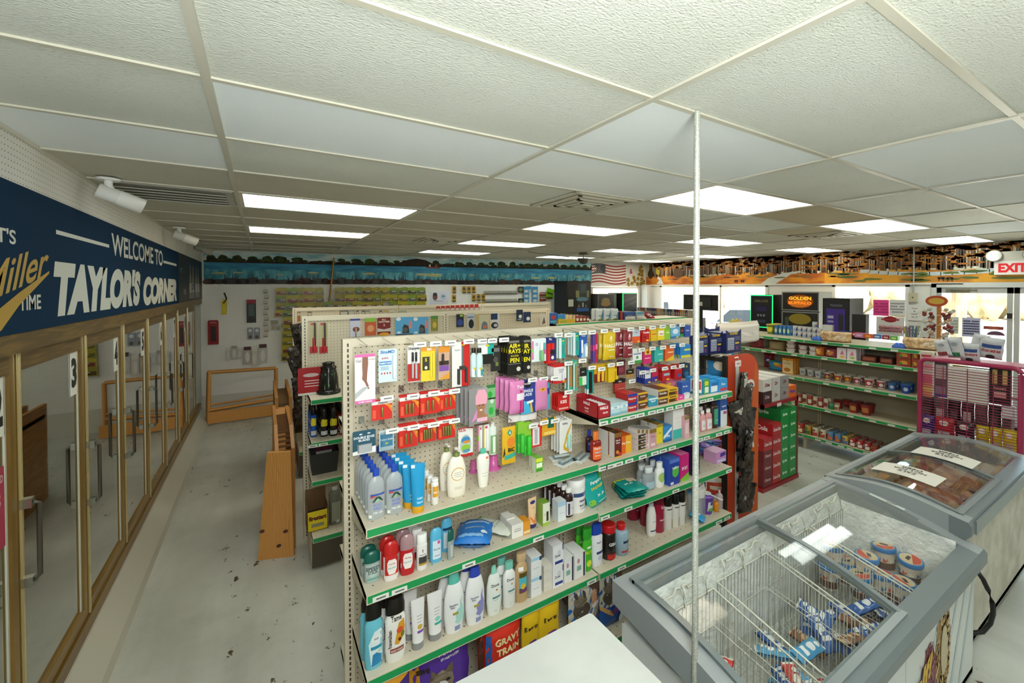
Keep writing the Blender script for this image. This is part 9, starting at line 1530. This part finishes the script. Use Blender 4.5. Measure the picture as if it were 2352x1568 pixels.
pr(2113, 2142, 806, 910, box_('d4c6b8', [('r', -.5, 0, .5, .3, 'd98a6a'), ('r', -.5, .3, .5, .5, 'd8607c'), ('r', -.3, .12, .5, .2, 'e0c06a'), ('r', -.5, .62, .5, .72, 'e08a9a'), ('r', -.4, .88, .4, .93, 'b5444c')], 'magazine_stack'), 'pink and yellow magazine behind the left of the wire grid', 'magazine')
pr(2146, 2176, 828, 912, box_('5a5058', [('r', -.4, .5, .4, .9, 'b9a8a8'), ('r', -.4, .1, .4, .3, '8a7a8c'), ('r', -.5, 0, .5, .06, '3a3a90')], 'magazine_stack'), 'dark patterned magazine second from the left in the pink rack', 'magazine')
pr(2177, 2268, 842, 924, box_('dddcd6', [], 'white_carton'), 'large blank white carton in the middle of the pink rack', 'carton', .03)
pr(2272, 2322, 843, 930, box_('2a1a1a', [('t', 0, .4, .07, 'THANKS', 'd8a8a4', .6), ('r', -.3, .2, .3, .3, 'c98a88'), ('r', -.35, .55, -.12, .95, 'c9a86a'), ('r', .12, .55, .35, .95, 'c9a86a'), ('r', -.3, .3, .3, .36, 'd8b0ac')], 'magazine_stack'), 'dark box with gold strips at the right of the pink rack', 'box')
pr(2300, 2330, 930, 962, box_('b5b5bc', [('r', -.4, .2, .4, .8, 'd4d4d8')], 'card_pack'), 'small grey card low at the right of the pink rack', 'card')
for k, (a, b, c, y0) in enumerate(((2112, 2144, '2a2a7c', 950), (2145, 2190, 'b02428', 955), (2192, 2236, '2a2226', 965), (2240, 2270, 'c9b414', 975), (2272, 2300, 'c9b414', 980), (2302, 2334, 'c9b414', 985))): pr(a, b, y0, y0+66, bag_(c, [('r', -.3, .1, .3, .5, 'b9b9c0' if c != 'c9b414' else 'a9a48c'), ('e', 0, .8, .25, .1, 'e0d8d0')]), ['navy', 'red', 'black', 'left yellow', 'middle yellow', 'right yellow'][k]+' snack bag on the lower tier of the pink rack', 'snack bag')
for k in range(7): pr(2113+k*31, 2143+k*31, 908+k*4, 968+k*5, bag_(['2a2226', '5a4a50', '14120f', '3a2a2c', '6a4a4c', '1f2a22', '7a7a80'][k], [('r', -.3, .2, .3, .6, 'b5aaa8' if k in (1, 3) else '4a3a3c')]), 'small dark hanging pack in the middle tier of the pink rack, '+['first', 'second', 'third', 'fourth', 'fifth', 'sixth', 'seventh'][k]+' from the left', 'snack pack', .12)
for k, (a, b, y0, y1) in enumerate(((2152, 2190, 778, 818), (2176, 2218, 772, 822), (2205, 2250, 785, 830), (2245, 2300, 772, 824), (2225, 2262, 765, 800))):
    o = pr(a, b, y0, y1, bag_('c9ccd0', [('t', 0, .35, .16, 'donettes', 'b03438', .8), ('r', -.4, .55, .4, .72, '2c4f90'), ('e', 0, .15, .2, .1, '2a2420')] if k in (2, 3) else [('r', -.4, .1, .3, .3, ['8a2c34', '2f7a4c', '3a5a8c', '3a5a8c', '8aa0b0'][k]), ('e', .1, .7, .2, .1, '9aa4b0')], 'donut_bag'), 'white snack cake bag atop the pink rack, '+['far left', 'second from left', 'front centre with red lettering', 'right', 'rear centre'][k], 'snack bag', .02+.03*k, .2*(k-2)); o.rotation_euler = (.2, .1*(k-2), -math.pi/2+.15*(k-2)); o.location.z = max(o.location.z, zt-.02)
m = MB(); m.box(.0, yr_-.02, zt+.0, .28, yl-.05, zt+.012, PK); m.build('top_tray', t)
